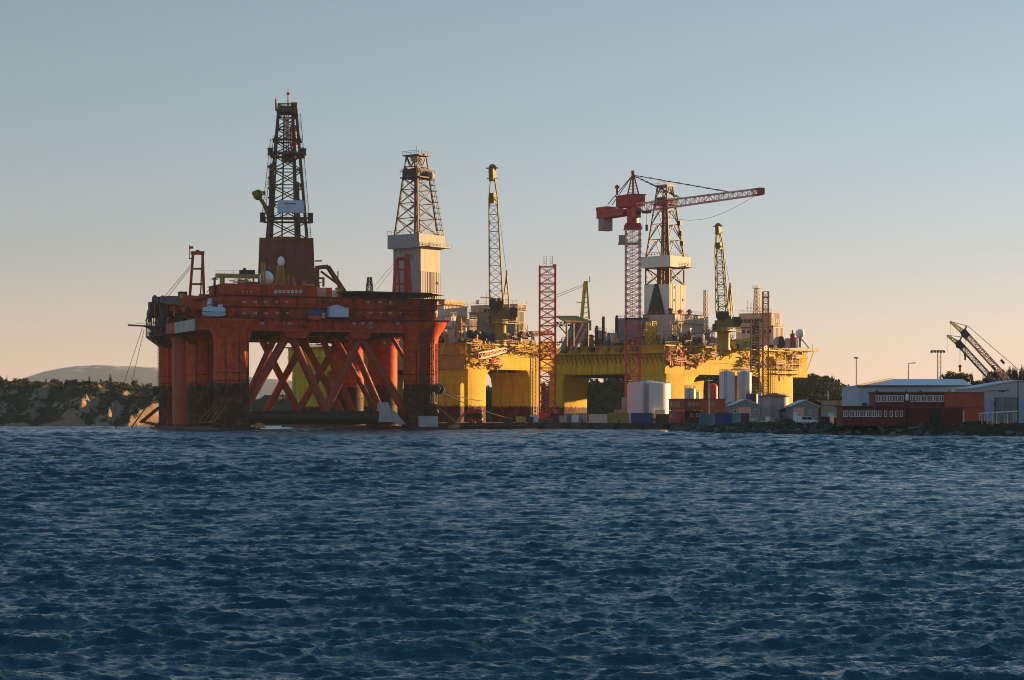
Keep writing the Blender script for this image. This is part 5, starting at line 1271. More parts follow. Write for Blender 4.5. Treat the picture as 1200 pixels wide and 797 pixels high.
    side_windows(rg, o, q, np.arange(1.5, 14, 2.2), z1 - 1.2, 1.2, 1.3, 'a', "dark")
    o, q, na, nb, z0, z1 = house_block(rg, "bridge_house", 869, 904, 917, 367, 383, 747, "pinkgrey", "cream")
    side_windows(rg, o, q, (4, 5.4, 6.8, 8.2, 9.6, 11.0, 12.4), z1 - 2.6, 1.0, 1.4, 'a', "black"); side_windows(rg, o, q, (.9, 2.1, 3.3, 4.5), z1 - 2.6, .9, 1.4, 'b', "black")
    b = MB(); b.box(q.x - 1.2, q.x + na + 1.4, q.y - 1.4, q.y + nb, z0 + .1, z0 + .35); b.rail([(q.x - 1.1, q.y + nb, z0 + .35), (q.x - 1.1, q.y - 1.3, z0 + .35), (q.x + na + 1.3, q.y - 1.3, z0 + .35)]); b.build("gallery", M["cream"], o)
    leg, br = MB(), MB(); v = P(887, 365, 693); lattice(leg, br, (v.x, v.y, z1), (v.x, v.y, zat(338, 693)), 2.0, 2.0, 1.2, 1.2, 6, .22, .15); o = leg.build("radar_mast", M["pinkgrey"], rt); br.build("bracing", M["pinkgrey"], o)
    b = MB(); v = P(887, 338, 693); b.box(v.x - 1.3, v.x + 1.3, v.y - 1.3, v.y + 1.3, v.z, v.z + .2); b.rail([(v.x - 1.3, v.y + 1.3, v.z), (v.x - 1.3, v.y - 1.3, v.z), (v.x + 1.3, v.y - 1.3, v.z)], .9, 1.2, .1)
    for y0, y1 in ((354, 873), (361, 876)): b.bar(P(y1, y0 + 7, 693), P(900, y0 + 7, 693), .2)
    for px in (876, 880, 893, 897): b.bar(P(px, 366, 693), P(px, 352 + (px % 3) * 3, 693), .16)
    b.bar(P(894, 348, 693), P(902, 348, 693), .3); b.build("aerials", M["pinkgrey"], o)
    b = MB(); v = P(937.5, 391, 690); b.sphere(v, 1.65, 20, 12); rd = b.build("radome", M["white"], rt, True); b = MB(); b.cyl((v.x, v.y), .5, 28.7, v.z - 1.2, 10); b.build("radome_post", M["grey"], rd)
    for px, py, r, m in ((929, 392, .95, "mast_red"), (934, 396, .7, "white"), (915, 396, 1.3, "dark"), (923, 398, 1.1, "pinkgrey"), (903, 390, 1.2, "dark")):
        v = P(px, py, 694); b = MB(); v_tank(b, v.x, v.y, 28.7, r, max(1, v.z - 28.7)); b.build("deck_tank", M[m], rt, True)
    b = MB(); b.bar(P(929, 392, 694), P(929, 387, 694), .5); b.build("exhaust_pipe", M["dark"], rt)
    b = MB(); b.bar(P(938, 396, 690), P(948, 408, 690), .35); b.bar(P(952, 411, 690), P(952, 403, 690), .2); b.build("davit", M["cream"], rt)
    # cranes
    cc = P(848, 400, 668)
    pedestal_crane(rt, (cc.x, cc.y), 27, zat(386, 668), 2.25, P(847, 377, 667), P(841.5, 265, 664), 3.7, ("yellowdirty", "olive"), rng, (math.cos(R(-38)), math.sin(R(-38)), 0))
    b = MB(); b.bar(P(858, 402, 672), P(895, 394, 680), 1.4, 1.2); b.bar(P(858, 402, 672), P(862, 408, 672), 1.2); b.build("stowed_boom", M["yellow"], rt)
    # small crane at the left end, its ropes, roof plate and stowed gangway
    v = P(684, 384, 676); b = MB(); b.cyl((v.x, v.y), 1.5, 26, v.z + 3, 16); ped = b.build("crane_pedestal", M["ochre"], rt, True)
    b = MB(); b.bar(P(681.5, 374, 676), P(685.5, 332, 676), 1.0, .8); b.bar(P(690.5, 374, 676), P(687.5, 332, 676), .5)
    for i in range(7): t = i / 7; b.bar(P(681.5 + 4 * t, 374 - 42 * t, 676), P(690.5 - 3 * t, 371 - 41 * t, 676), .25)
    b.bar(P(684, 331, 676), P(689, 331, 676), .9); b.bar(P(675, 354, 676), P(683, 355, 676), .25); b.tube(P(691, 331, 676), P(691, 324, 676), .15, n=5); b.build("crane_mast", M["yellow"], ped)
    b = MB(); b.box(v.x - 1.8, v.x + 2.2, v.y - 1.8, v.y + 1.8, v.z - 1, v.z + 2.6); b.build("crane_house", M["cream"], ped)
    b = MB(); b.path([P(685, 333, 676), P(648, 347, 668)], .07, 4); b.path([P(685, 335, 676), P(648, 350, 668)], .07, 4); b.build("crane_rope", M["dark"], ped)
    b = MB(); p = [P(651, 370, 664), P(676, 370, 672), P(692, 377, 668), P(664, 377, 660)]; b.extr(p, (0, 0, -.5)); hd = b.build("roof_plate", M["ochre"], rt)
    leg, br = MB(), MB(); lattice(leg, br, P(650, 380, 664), P(690, 379, 670), 1.4, 1.4, 1.4, 1.4, 8, .25, .18, (0, 0, 1), (0, 1, 0), 'Z'); o = leg.build("truss", M["olive"], hd); br.build("bracing", M["olive"], o)
    b = MB(); prow(b, rg, (664, 672, 689), 379, 406, 667, .5); b.bar(P(664, 392, 667), P(655, 382, 667), .4); b.build("plate_post", M["dark"], hd)
    for k, (m, w) in enumerate((("grey", 2.0), ("mast_red", 2.6), ("white", .8), ("redbright", 1.6), ("cream", .5))):
        off = (0, 5, 9.5, 12.5, 16)[k]; b = MB(); b.bar(P(659 + off * .9, 410 - off * .05, 660 + k * .4), P(673 + off, 379 + off * .03, 664 + k * .4), w, .8); b.build("gangway_panel", M[m], rt)
    # edge clutter in the sun
    aa = lambda px: rg.fb(px, 418, -1.2)[0]
    edge_pipework(rg, -1.2, aa(776), aa(822), 22, 27.5, rng, 44, ["redbright", "rust", "orange", "redbright", "yellow", "ochre"])
    edge_pipework(rg, -1.2, aa(822), aa(850), 24.5, 28.5, rng, 10, ["yellow", "cream", "ochre"])
    edge_pipework(rg, -1.2, aa(860), aa(936), 21.5, 28, rng, 28, ["yellow", "ochre", "yellow", "grey"])
    clutter(rt, 2, 36, 0, 9, 28.3, rng, 40, 1.2)
    clutter(rt, 0, 8, 8, lb - 2, 28.3, rng, 36, 1.25)
    clutter(rt, la * .5, la * .85, 0, 7, 28.3, rng, 18, 1.15)
    clutter(rt, la * .84, la - 2, 0, 14, 28.7, rng, 12, .9)
    scaffolds(rt, 0, 8, 4, lb - 4, 28.3, rng, 9); scaffolds(rt, 6, la * .5, 0, 6, 28.3, rng, 5); scaffolds(rt, la * .55, la - 3, 0, 8, 28.3, rng, 7)
    clutter(rt, 2, la * .8, 0, 8, 28.3, rng, 16, 1.1, ("cream", "white", "pinkgrey"))
    for px, D, r, m in ((784, 661, 1.9, "navy"), (796, 663, 1.6, "dark"), (807, 668, 2.2, "rust"), (774, 656, 1.4, "grey"), (816, 669, 1.6, "dark")):
        v = P(px, 400, D); b = MB(); winch(b, v.x, v.y, 28.3, r, 2.6, (1, -.6, 0)); b.build("winch", M[m], rt)
    b = MB(); b.ladder((aa(905), -1.8, 6), (aa(905), -1.8, 26), 1.4, (1, 0, 0), 1.1, .2); b.ladder((aa(916), -1.8, 17), (aa(916), -1.8, 26), 1.0, (1, 0, 0), 1.0, .15); b.build("ladder", M["ochre"], rt)
    b = MB()
    for z in (19.5, 21.2, 23): b.box(aa(905), aa(936), -3.0, -1.2, z, z + .15); b.rail([(aa(905), -2.9, z), (aa(936), -2.9, z)], 1, 2, .07)
    for px in (908, 916, 924, 932): b.bar((aa(px), -2.8, 19), (aa(px), -2.8, 26), .2)
    b.build("access_platforms", M["ochre"], rt)
    leg, br = MB(), MB(); v = P(827, 366, 690); lattice(leg, br, (v.x, v.y, 32), (v.x, v.y, zat(340, 690)), 1.3, 1.3, 1.0, 1.0, 10, .2, .14); o = leg.build("flare_mast", M["pinkgrey"], rt); br.build("bracing", M["pinkgrey"], o)
rig_a(); rig_b()
# ------------------------------------------------------------------ cranes and masts on the quay
def tower_crane():
    D = 615.0; x = xat(741.5, D); Z = lambda py: zat(py, D); s = D / FPX
    t = thing("tower_crane", "red and white tower crane standing on the quay with its jib out to the right", "crane", (x, D, GZ), 0)
    zo = -GZ
    b = MB(); b.box(-3.6, 3.6, -3.6, 3.6, -.3, 1.2); b.box(-2.6, -1.2, -4.4, -3.5, 1.0, 5.4); b.build("foundation", M["conc"], t)
    w = 4.1
    for name, za, zb, m, n in (("lower_mast", GZ, Z(374), "mast_red", 9), ("upper_mast", Z(374), Z(268), "mast_white", 15)):
        leg, br = MB(), MB()
        lattice(leg, br, (0, 0, za + zo), (0, 0, zb + zo), w, w, w, w, n, .5, .13, pat='X')
        for k in range(n + 1):
            z = za + (zb - za) * k / n + zo
            for sx in (-1, 1): br.box(sx * w / 2 - .42, sx * w / 2 + .42, -w / 2 - .42, -w / 2 + .42, z - .35, z + .35)
        o = leg.build(name, M[m], t); br.build("bracing", M["mast_red" if name[0] == 'l' else "mast_pink"], o)
    b = MB(); b.ladder((-.4, .4, 0), (-.4, .4, Z(268) + zo), .8, (1, 0, 0), .6, .1); b.build("ladder", M["mast_red"], t)
    b = MB(); z = Z(285) + zo; b.box(-w / 2 - 2.1, -w / 2 - .1, -1.2, 1.2, z, z + 2.3); b.box(-w / 2 - 2.3, w / 2 + .4, -2.6, 2.6, z - .3, z); b.build("electrical_cabin", M["grey"], t)
    b = MB(); z0, z1 = Z(269) + zo, Z(262) + zo; b.frustum(-2.7, 2.7, -2.7, 2.7, z0, -2.2, 2.2, -2.2, 2.2, z1); b.cyl((0, 0), 1.75, z1, Z(247) + zo, 20); b.rail([(-2.7, -2.7, z0), (2.7, -2.7, z0)], 1.1, 1.2, .1); b.build("slewing_ring", M["mast_red"], t)
    d = Vector((.53, -.85, 0)).normalized(); n = Vector((-d.y, d.x, 0)); up = Vector((0, 0, 1))
    zj = Z(246) + zo
    def P(u, v, z): return d * u + n * v + up * z
    def box(mb, u0, u1, v0, v1, z0, z1): mb.hexa([P(u0, v0, z0), P(u1, v0, z0), P(u1, v1, z0), P(u0, v1, z0), P(u0, v0, z1), P(u1, v0, z1), P(u1, v1, z1), P(u0, v1, z1)])
    b = MB(); box(b, -5.5, 3.2, -2.3, 2.3, zj + 1.0, zj + 4.3)
    for u in np.arange(-5, 3.2, 1.1): box(b, u - .08, u + .08, 2.3, 2.4, zj + 1.1, zj + 4.2); box(b, u - .08, u + .08, -2.4, -2.3, zj + 1.1, zj + 4.2)
    box(b, -5.8, 3.5, -2.6, 2.6, zj + 4.3, zj + 4.5); b.build("machinery_house", M["mast_red"], t)
    b = MB(); box(b, -16.5, -3, -1.9, -1.3, zj - 1.4, zj + .9); box(b, -16.5, -3, 1.3, 1.9, zj - 1.4, zj + .9); box(b, -16.5, 2.5, -1.9, 1.9, zj - .3, zj + .1); box(b, -16.8, -11.5, -1.9, 1.9, zj + .9, zj + 2.0); cj = b.build("counter_jib", M["mast_red"], t)
    b = MB(); box(b, -15.6, -13.2, -1.8, 1.8, zj - 5.2, zj - 1.2); b.build("ballast_block", M["grey"], cj)
    b = MB(); box(b, 3.4, 5.6, -2.9, -1.0, zj - 2.8, zj + .2); b.build("cab", M["mast_red"], t)
    b = MB(); box(b, 5.6, 5.7, -2.8, -1.1, zj - 2.2, zj - .3); b.build("cab_glass", M["glass"], t)
    zp = Z(204) + zo
    b = MB()
    for v in (-1.1, 1.1): b.bar(P(-1.2, v, zj + 4.4), P(0, v * .15, zp), .4); b.bar(P(1.6, v, zj + 4.4), P(.2, v * .15, zp), .4)
    for i in range(1, 7): q = i / 7; z = zj + 4.4 + (zp - zj - 4.4) * q; b.bar(P(-1.2 * (1 - q), -1.1 * (1 - q), z), P(1.6 * (1 - q) + .2 * q, 1.1 * (1 - q), z), .2); b.bar(P(-1.2 * (1 - q), 1.1 * (1 - q), z), P(1.6 * (1 - q), -1.1 * (1 - q), z), .2)
    b.bar(P(0, 0, zp), P(0, 0, zp + 1.0), .9); b.box(-5, -4.4, -.3, .3, zj + 4.5, zj + 7.5); b.box(-5.4, -4.0, -.4, .4, zj + 6.4, zj + 7.2); b.build("peak_frame", M["mast_red"], t)
    # jib in red and white lengths
    L = 60.5; segs = [(1.5, 13, "mast_white"), (13, 19, "mast_red"), (19, 34, "mast_white"), (34, 41, "mast_pink"), (41, 58, "mast_white"), (58, L, "mast_red")]
    jb = None
    for u0, u1, m in segs:
        leg, br = MB(), MB(); h0 = 2.5 - .9 * u0 / L; h1 = 2.5 - .9 * u1 / L
        lattice(leg, br, P(u0, 0, zj - .9 + h0 / 2), P(u1 - .02, 0, zj - .9 + h1 / 2), 1.9, h0, 1.9, h1, max(3, int((u1 - u0) / 2.0)), .26, .12, n, up, 'Z')
        o = leg.build("jib_section", M[m], t); br.build("bracing", M["mast_pink" if m == "mast_white" else m], o); jb = o
    b = MB(); box(b, L, L + .7, -1.0, 1.0, zj - .9, zj + .9); b.build("jib_end", M["mast_red"], t)
    b = MB(); tp = P(0, 0, zp - .3)
    for v in (-.2, .2):
        b.tube(tp, P(24, v * 3, zj + 1.3), .11, n=5); b.tube(tp, P(46, v * 3, zj + 1.2), .11, n=5); b.tube(tp, P(-12, v * 4, zj + 2.6), .13, n=5)
    for u, zz in ((24, 1.3), (46, 1.2)):
        e = P(u, 0, zj + zz)
        for k in range(1, 10): q = tp.lerp(e, k / 10); b.bar(q - d * .5, q + d * .5, .34)
    b.build("tie_bar", M["dark"], t)
    b = MB(); box(b, 6, 8.2, -.9, .9, zj - 1.6, zj - .95); b.tube(P(7.1, 0, zj - 1.2), P(7.1, 0, zj - 5.0), .08, n=5); b.bar(P(7.1, 0, zj - 5.0), P(7.1, 0, zj - 6.8), .7); b.build("trolley_and_hook", M["dark"], t)
    b = MB(); pts = [P(L - 2, 0, zj - 1)] + [P(L - 2 - (L - 10) * q, 0, zj - 1 - 4.2 * math.sin(math.pi * q) * 1.1) for q in np.linspace(.08, 1, 10)]; b.path(pts, .05, 4); b.build("hoist_rope", M["grey"], t)

def lattice_tower():
    D = 606.0; x = xat(641.5, D); Z = lambda py: zat(py, D) - GZ
    t = thing("lattice_tower", "plain red lattice tower without a jib on the quay between the yellow rigs", "tower", (x, D, GZ))
    leg, br = MB(), MB(); lattice(leg, br, (0, 0, 1.2), (0, 0, Z(313)), 4.6, 4.6, 4.6, 4.6, 18, .52, .15, pat='X')
    o = leg.build("mast", M["tower_red"], t); br.build("bracing", M["tower_red"], o)
    b = MB()
    for k in range(19): z = 1.2 + (Z(313) - 1.2) * k / 18; b.box(-2.5, 2.5, -2.62, -2.3, z - .12, z + .12)
    b.ladder((0, -1.2, 1), (0, -1.2, Z(313)), .9, (1, 0, 0), .7, .12); b.build("ring_beam", M["tower_red"], t)
    for i, dx in enumerate((-.7, 1.1)):
        b = MB(); b.ladder((dx, -.5, Z(313)), (dx, -.5, Z(300)), .7, (1, 0, 0), .55, .12); b.build("climbing_rail", M["grey"], t)
    b = MB(); b.box(1.6, 2.6, -2.6, -1.6, Z(313), Z(310.5)); b.bar((-2.3, -2.3, Z(313)), (-2.3, -2.3, Z(311)), .3); b.build("top_sheave", M["tower_red"], t)
    b = MB(); b.box(-3.6, 3.6, -3.6, 3.6, -.1, 1.2); b.build("foundation", M["conc"], t)
    b = MB(); b.box(1.8, 3.2, -3, -1.6, 1.2, 4.0); b.box(-2.4, -.6, -3.2, -2.2, 1.2, 3.0); b.build("winch_box", M["tower_red"], t)

def stair_tower():
    D = 640.0; x = xat(893, D); Z = lambda py: zat(py, D) - GZ
    t = thing("stair_tower", "slim orange scaffold stair tower rising in front of the far yellow rig's lit side", "stair tower", (x, D, GZ))
    leg, br = MB(), MB(); lattice(leg, br, (1.1, 0, 0), (1.1, 0, Z(342)), 1.7, 2.2, 1.7, 2.2, 22, .26, .14, pat='Z'); o = leg.build("mast", M["orange"], t); br.build("bracing", M["orange"], o)
    leg, br = MB(), MB(); lattice(leg, br, (-2.2, 0, 0), (-2.2, 0, Z(376)), 2.6, 2.6, 2.6, 2.6, 18, .24, .16, pat='Z'); o = leg.build("stair_cage", M["pinkgrey"], t)
    for i in range(36): br.box(-3.4, -1.0, -1.2, 1.2, i * Z(376) / 36, i * Z(376) / 36 + .08); br.bar((-3.3, -1.2, i * Z(376) / 36), (-1.1, -1.2, (i + 1) * Z(376) / 36), .2)
    br.build("flights", M["rust"], o)
    b = MB(); b.box(-3.6, 2.3, -1.5, 1.5, Z(396), Z(395.4)); b.rail([(-3.6, -1.4, Z(395.4)), (2.3, -1.4, Z(395.4))]); b.build("landing", M["orange"], t)
    b = MB(); b.box(-4, 2.6, -1.8, 1.8, -.3, .1); b.build("base_plate", M["conc"], t)

def crawler_boom(label, tip, mid, foot, D, c1, c2):
    p = at(*foot, D); t = thing("crawler_crane", label, "crane", (p.x, D, GZ)); zo = Vector((p.x, D, GZ))
    q = lambda pt, dd=0: at(pt[0], pt[1], D + dd) - zo
    # carrier hidden behind the shed: tracks, upper works
    base = Vector((10.5, 0, 0))
    b = MB()
    for s in (-1, 1): b.hexa([(base.x - 3.6, s * 2.4 - .5, .2), (base.x + 3.6, s * 2.4 - .5, .2), (base.x + 3.6, s * 2.4 + .5, .2), (base.x - 3.6, s * 2.4 + .5, .2), (base.x - 4, s * 2.4 - .5, 1.2), (base.x + 4, s * 2.4 - .5, 1.2), (base.x + 4, s * 2.4 + .5, 1.2), (base.x - 4, s * 2.4 + .5, 1.2)])
    b.build("crawler_tracks", M["dark"], t)
    b = MB(); b.box(base.x - 3, base.x + 4.5, -1.9, 1.9, 1.3, 4.0); b.build("upper_works", M["yellowdirty"], t)
    b = MB(); b.box(base.x + 3, base.x + 4.9, -2.0, 2.0, 1.5, 3.4); b.build("counterweight", M["dark"], t)
    f = q(foot); hd = q(mid); tp = q(tip); root = Vector((base.x - 2, 0, 2.2))
    f = root; dv = (hd - f).normalized(); n2 = Vector((0, 1, 0)); n1 = dv.cross(n2)
    leg, br = MB(), MB(); lattice(leg, br, f + dv * 3, hd, 1.25, 1.3, 1.1, 1.1, 17, .18, .09, n1, n2, 'X')
    for a in (-1, 1):
        for c in (-1, 1): leg.bar(f + n2 * .6 * c, f + dv * 3 + n1 * .62 * a + n2 * .65 * c, .2)
    o = leg.build("boom", M[c1], t); br.build("bracing", M[c2], o)
    b = MB(); b.bar(hd - dv * 1, hd + dv * 1.0, 1.5, 1.3); b.disc_x(hd + n1 * .4, .6, 1.0, n2, 12); b.build("boom_head", M["dark"], o)
    leg, br = MB(), MB(); d2 = (tp - hd).normalized(); m1 = d2.cross(n2); lattice(leg, br, hd, tp, 1.0, .9, .3, .3, 6, .16, .09, m1, n2, 'Z'); j = leg.build("fly_jib", M["yellow"], o); br.build("jib_bracing", M["yellow"], j)
    b = MB(); b.bar(hd + n1 * .5, hd + n1 * .3 - dv * .2 + Vector((.4, 0, 2.2)), .3); b.build("strut", M["dark"], o)
    b = MB(); b.path([tp, hd + Vector((.6, 0, 1.8)), root + Vector((3.5, 0, 3.5))], .07, 5); b.path([hd, hd - Vector((0, 0, 5))], .06, 5); b.path([tp, tp - Vector((0, 0, 4))], .05, 5); k = hd + (root + Vector((3.5, 0, 3.5)) - hd) * .42; b.bar(k - dv * .6, k + dv * .6, .5); b.build("pendant_rope", M["dark"], t)
    b = MB(); h = hd - Vector((0, 0, 5)); b.bar(h, h - Vector((0, 0, 1.3)), .35); b.disc_x(h, .35, .25, n2, 10); b.build("hook_block", M["dark"], t)

M["mast_pink"] = mat("faded_crane_red", (.52, .22, .19), .55)
tower_crane(); lattice_tower(); stair_tower()
crawler_boom("yellow tipped crawler crane boom behind the shed, higher of the two booms", (1113.5, 377), (1131, 391), (1176, 446), 486, "pinkgrey", "mast_pink")
crawler_boom("lower grey crawler crane boom behind the shed, nearer the lamp mast", (1110, 393), (1125, 404), (1158, 446), 478, "dark", "grey")

# ------------------------------------------------------------------ tanks and silos
def tank(name, label, cat, px0, px1, pyt, D, m, roofh, group=None, z0=None, dome=False, roofm=None, overhang=0):
    x0, x1 = xat(px0, D), xat(px1, D); r = (x1 - x0) / 2; x = (x0 + x1) / 2; zb = GZ if z0 is None else z0; h = zat(pyt, D) - zb
    t = thing(name, label, cat, (x, D, zb), 0, group)
    b = MB(); b.lathe((0, 0, 0), [(r, 0), (r, h)], 48)
    for k in range(1, int(h / 2.4)): b.lathe((0, 0, k * 2.4), [(r + .01, -.03), (r + .03, 0), (r + .01, .03)], 48)
    b.build("shell", M[m], t, True)
    b = MB()
    if dome: b.lathe((0, 0, h), [(r, 0), (r * .92, r * .35), (r * .7, r * .62), (r * .35, r * .8), (.05, r * .86)], 32)
    else: b.lathe((0, 0, h), [(r + overhang, -.05), (r + overhang, .08), (.3, roofh), (.05, roofh)], 48)
    b.build("roof", M[roofm or m], t, True)
    b = MB(); a = R(-105); c = Vector((math.cos(a), math.sin(a), 0)) * (r + .35); sd = Vector((-math.sin(a), math.cos(a), 0)); b.ladder(c, c + Vector((0, 0, h + .8)), .6, sd, .5, .09); b.build("ladder", M["grey"], t)
    if r > 1.5:
        b = MB(); n = 24
        b.rail([(math.cos(2 * math.pi * i / n) * r * .97, math.sin(2 * math.pi * i / n) * r * .97, h + .05) for i in range(n + 1)], .9, 3, .05); b.build("handrail", M["grey"], t)
    return t, r, h
t, r, h = tank("storage_tank", "large squat white storage tank on the quay, catching the sun on its right side", "tank", 735, 786, 450, 598, "tankwhite", 1.1)
b = MB(); b.tube((-1.4, -r - .25, 0), (-1.4, -r - .25, h), .22, n=8); b.tube((-.7, -r - .22, 3), (-.7, -r - .22, h), .14, n=8); b.build("riser_pipe", M["grey"], t)
b = MB(); b.box(1.2, 4.0, -r - 1.6, -r - .6, 2.6, 3.8); b.build("valve_cabinet", M["cream"], t)
tank("silo", "left of the twin tall white silos beside the red silo", "silo", 843, 861, 437, 566, "tankwhite", .7, "twin white silos")
tank("silo", "right of the twin tall white silos, above the blue tank", "silo", 864, 880.5, 437, 568, "tankwhite", .7, "twin white silos")
tank("silo", "red dome topped silo rising behind the red site office", "silo", 829.5, 841, 454, 570, "silored", 0, None, None, True)
tank("storage_tank", "small grey upright tank behind the left part of the red site office", "tank", 802, 815, 456, 572, "tankwhite", .3)
tank("storage_tank", "thin pale upright tank close to the right of the small grey tank", "tank", 815.5, 820, 460, 574, "tankwhite", .2)
tank("storage_tank", "round grey tank with a dark overhanging conical roof", "tank", 892, 924, 464.5, 548, "cladding2", 1.1, None, None, False, "rust", .35) if False else None
M["greytank"] = mat("grey_tank_paint", (.34, .30, .28), .6, streak=.4, streakcol=(.2, .14, .11))
tank("storage_tank", "round grey tank with a dark rusty overhanging conical roof", "tank", 891.5, 924, 464.8, 548, "greytank", .95, None, None, False, "rust", .4)
tank("storage_tank", "short blue tank with a flat top in front of the right white silo", "tank", 874, 888, 462, 552, "navy", .25)
tank("storage_tank", "narrow white tank between the blue tank and the round grey tank", "tank", 888, 892.5, 461, 550, "tankwhite", .2)

# ------------------------------------------------------------------ containers and goods on the quay and in the yard
def container(px0, px1, py1, D, m, label, h=2.6, rz=0, dz=0, group="shipping containers"):
    x0, x1 = xat(px0, D), xat(px1, D); L = x1 - x0; t = thing("shipping_container", label, "container", ((x0 + x1) / 2, D, GZ + .02 + dz), rz, group)
    b = MB(); b.box(-L / 2 + .1, L / 2 - .1, -1.15, 1.15, .12, h - .08); n = max(3, int(L / .32))
    for i in range(n): x = -L / 2 + .25 + (L - .5) * i / (n - 1); b.box(x - .07, x + .07, -1.19, -1.15, .2, h - .2)
    b.build("body", M[m], t)
    b = MB()
    for sx in (-1, 1):
        for sy in (-1, 1): b.bar((sx * (L / 2 - .08), sy * 1.13, 0), (sx * (L / 2 - .08), sy * 1.13, h), .18)
    for z in (.08, h - .07):
        for sy in (-1, 1): b.bar((-L / 2 + .1, sy * 1.14, z), (L / 2 - .1, sy * 1.14, z), .16)
        for sx in (-1, 1): b.bar((sx * (L / 2 - .08), -1.1, z), (sx * (L / 2 - .08), 1.1, z), .16)
    b.build("frame", M[m], t)
    b = MB()
    for y in (-.55, .55): b.box(L / 2 - .08, L / 2 - .03, y - .5, y + .5, .2, h - .2); b.bar((L / 2 - .01, y, .2), (L / 2 - .01, y, h - .2), .05)
    b.build("door", M[m], t); return t
container(690, 711.5, 496, 590, "cream", "beige container on the quay, left of the yellow one", 2.5)
container(713, 736.5, 496, 591, "yellowdirty", "dull yellow container on the quay, left of the blue one under the big white tank", 2.9)
container(739.5, 764, 496, 587, "blue", "dark blue container on the quay in front of the big white tank", 2.8)
container(769, 785.5, 496, 587.5, "dark", "dark grey container on the quay right of the dark blue one", 2.5)
container(820, 829, 500, 470, "teal", "teal container at the left end of the row on the bank")
container(831, 837.5, 500, 468, "teal2", "narrow light teal container, second from the left in the row on the bank") if False else None
M["teal2"] = mat("light_teal_paint", (.16, .32, .35), .55, rib=('X', 2.2))
container(830, 837.6, 500, 468, "teal2", "narrow light teal container just left of the blue one on the bank")
container(838, 857, 500, 467, "blue", "long blue container in the middle of the row on the bank")
container(857.4, 867, 500, 467.5, "teal2", "light teal container right of the long blue one on the bank")
container(867.6, 877.5, 500, 468, "navy", "navy container at the right end of the row on the bank")

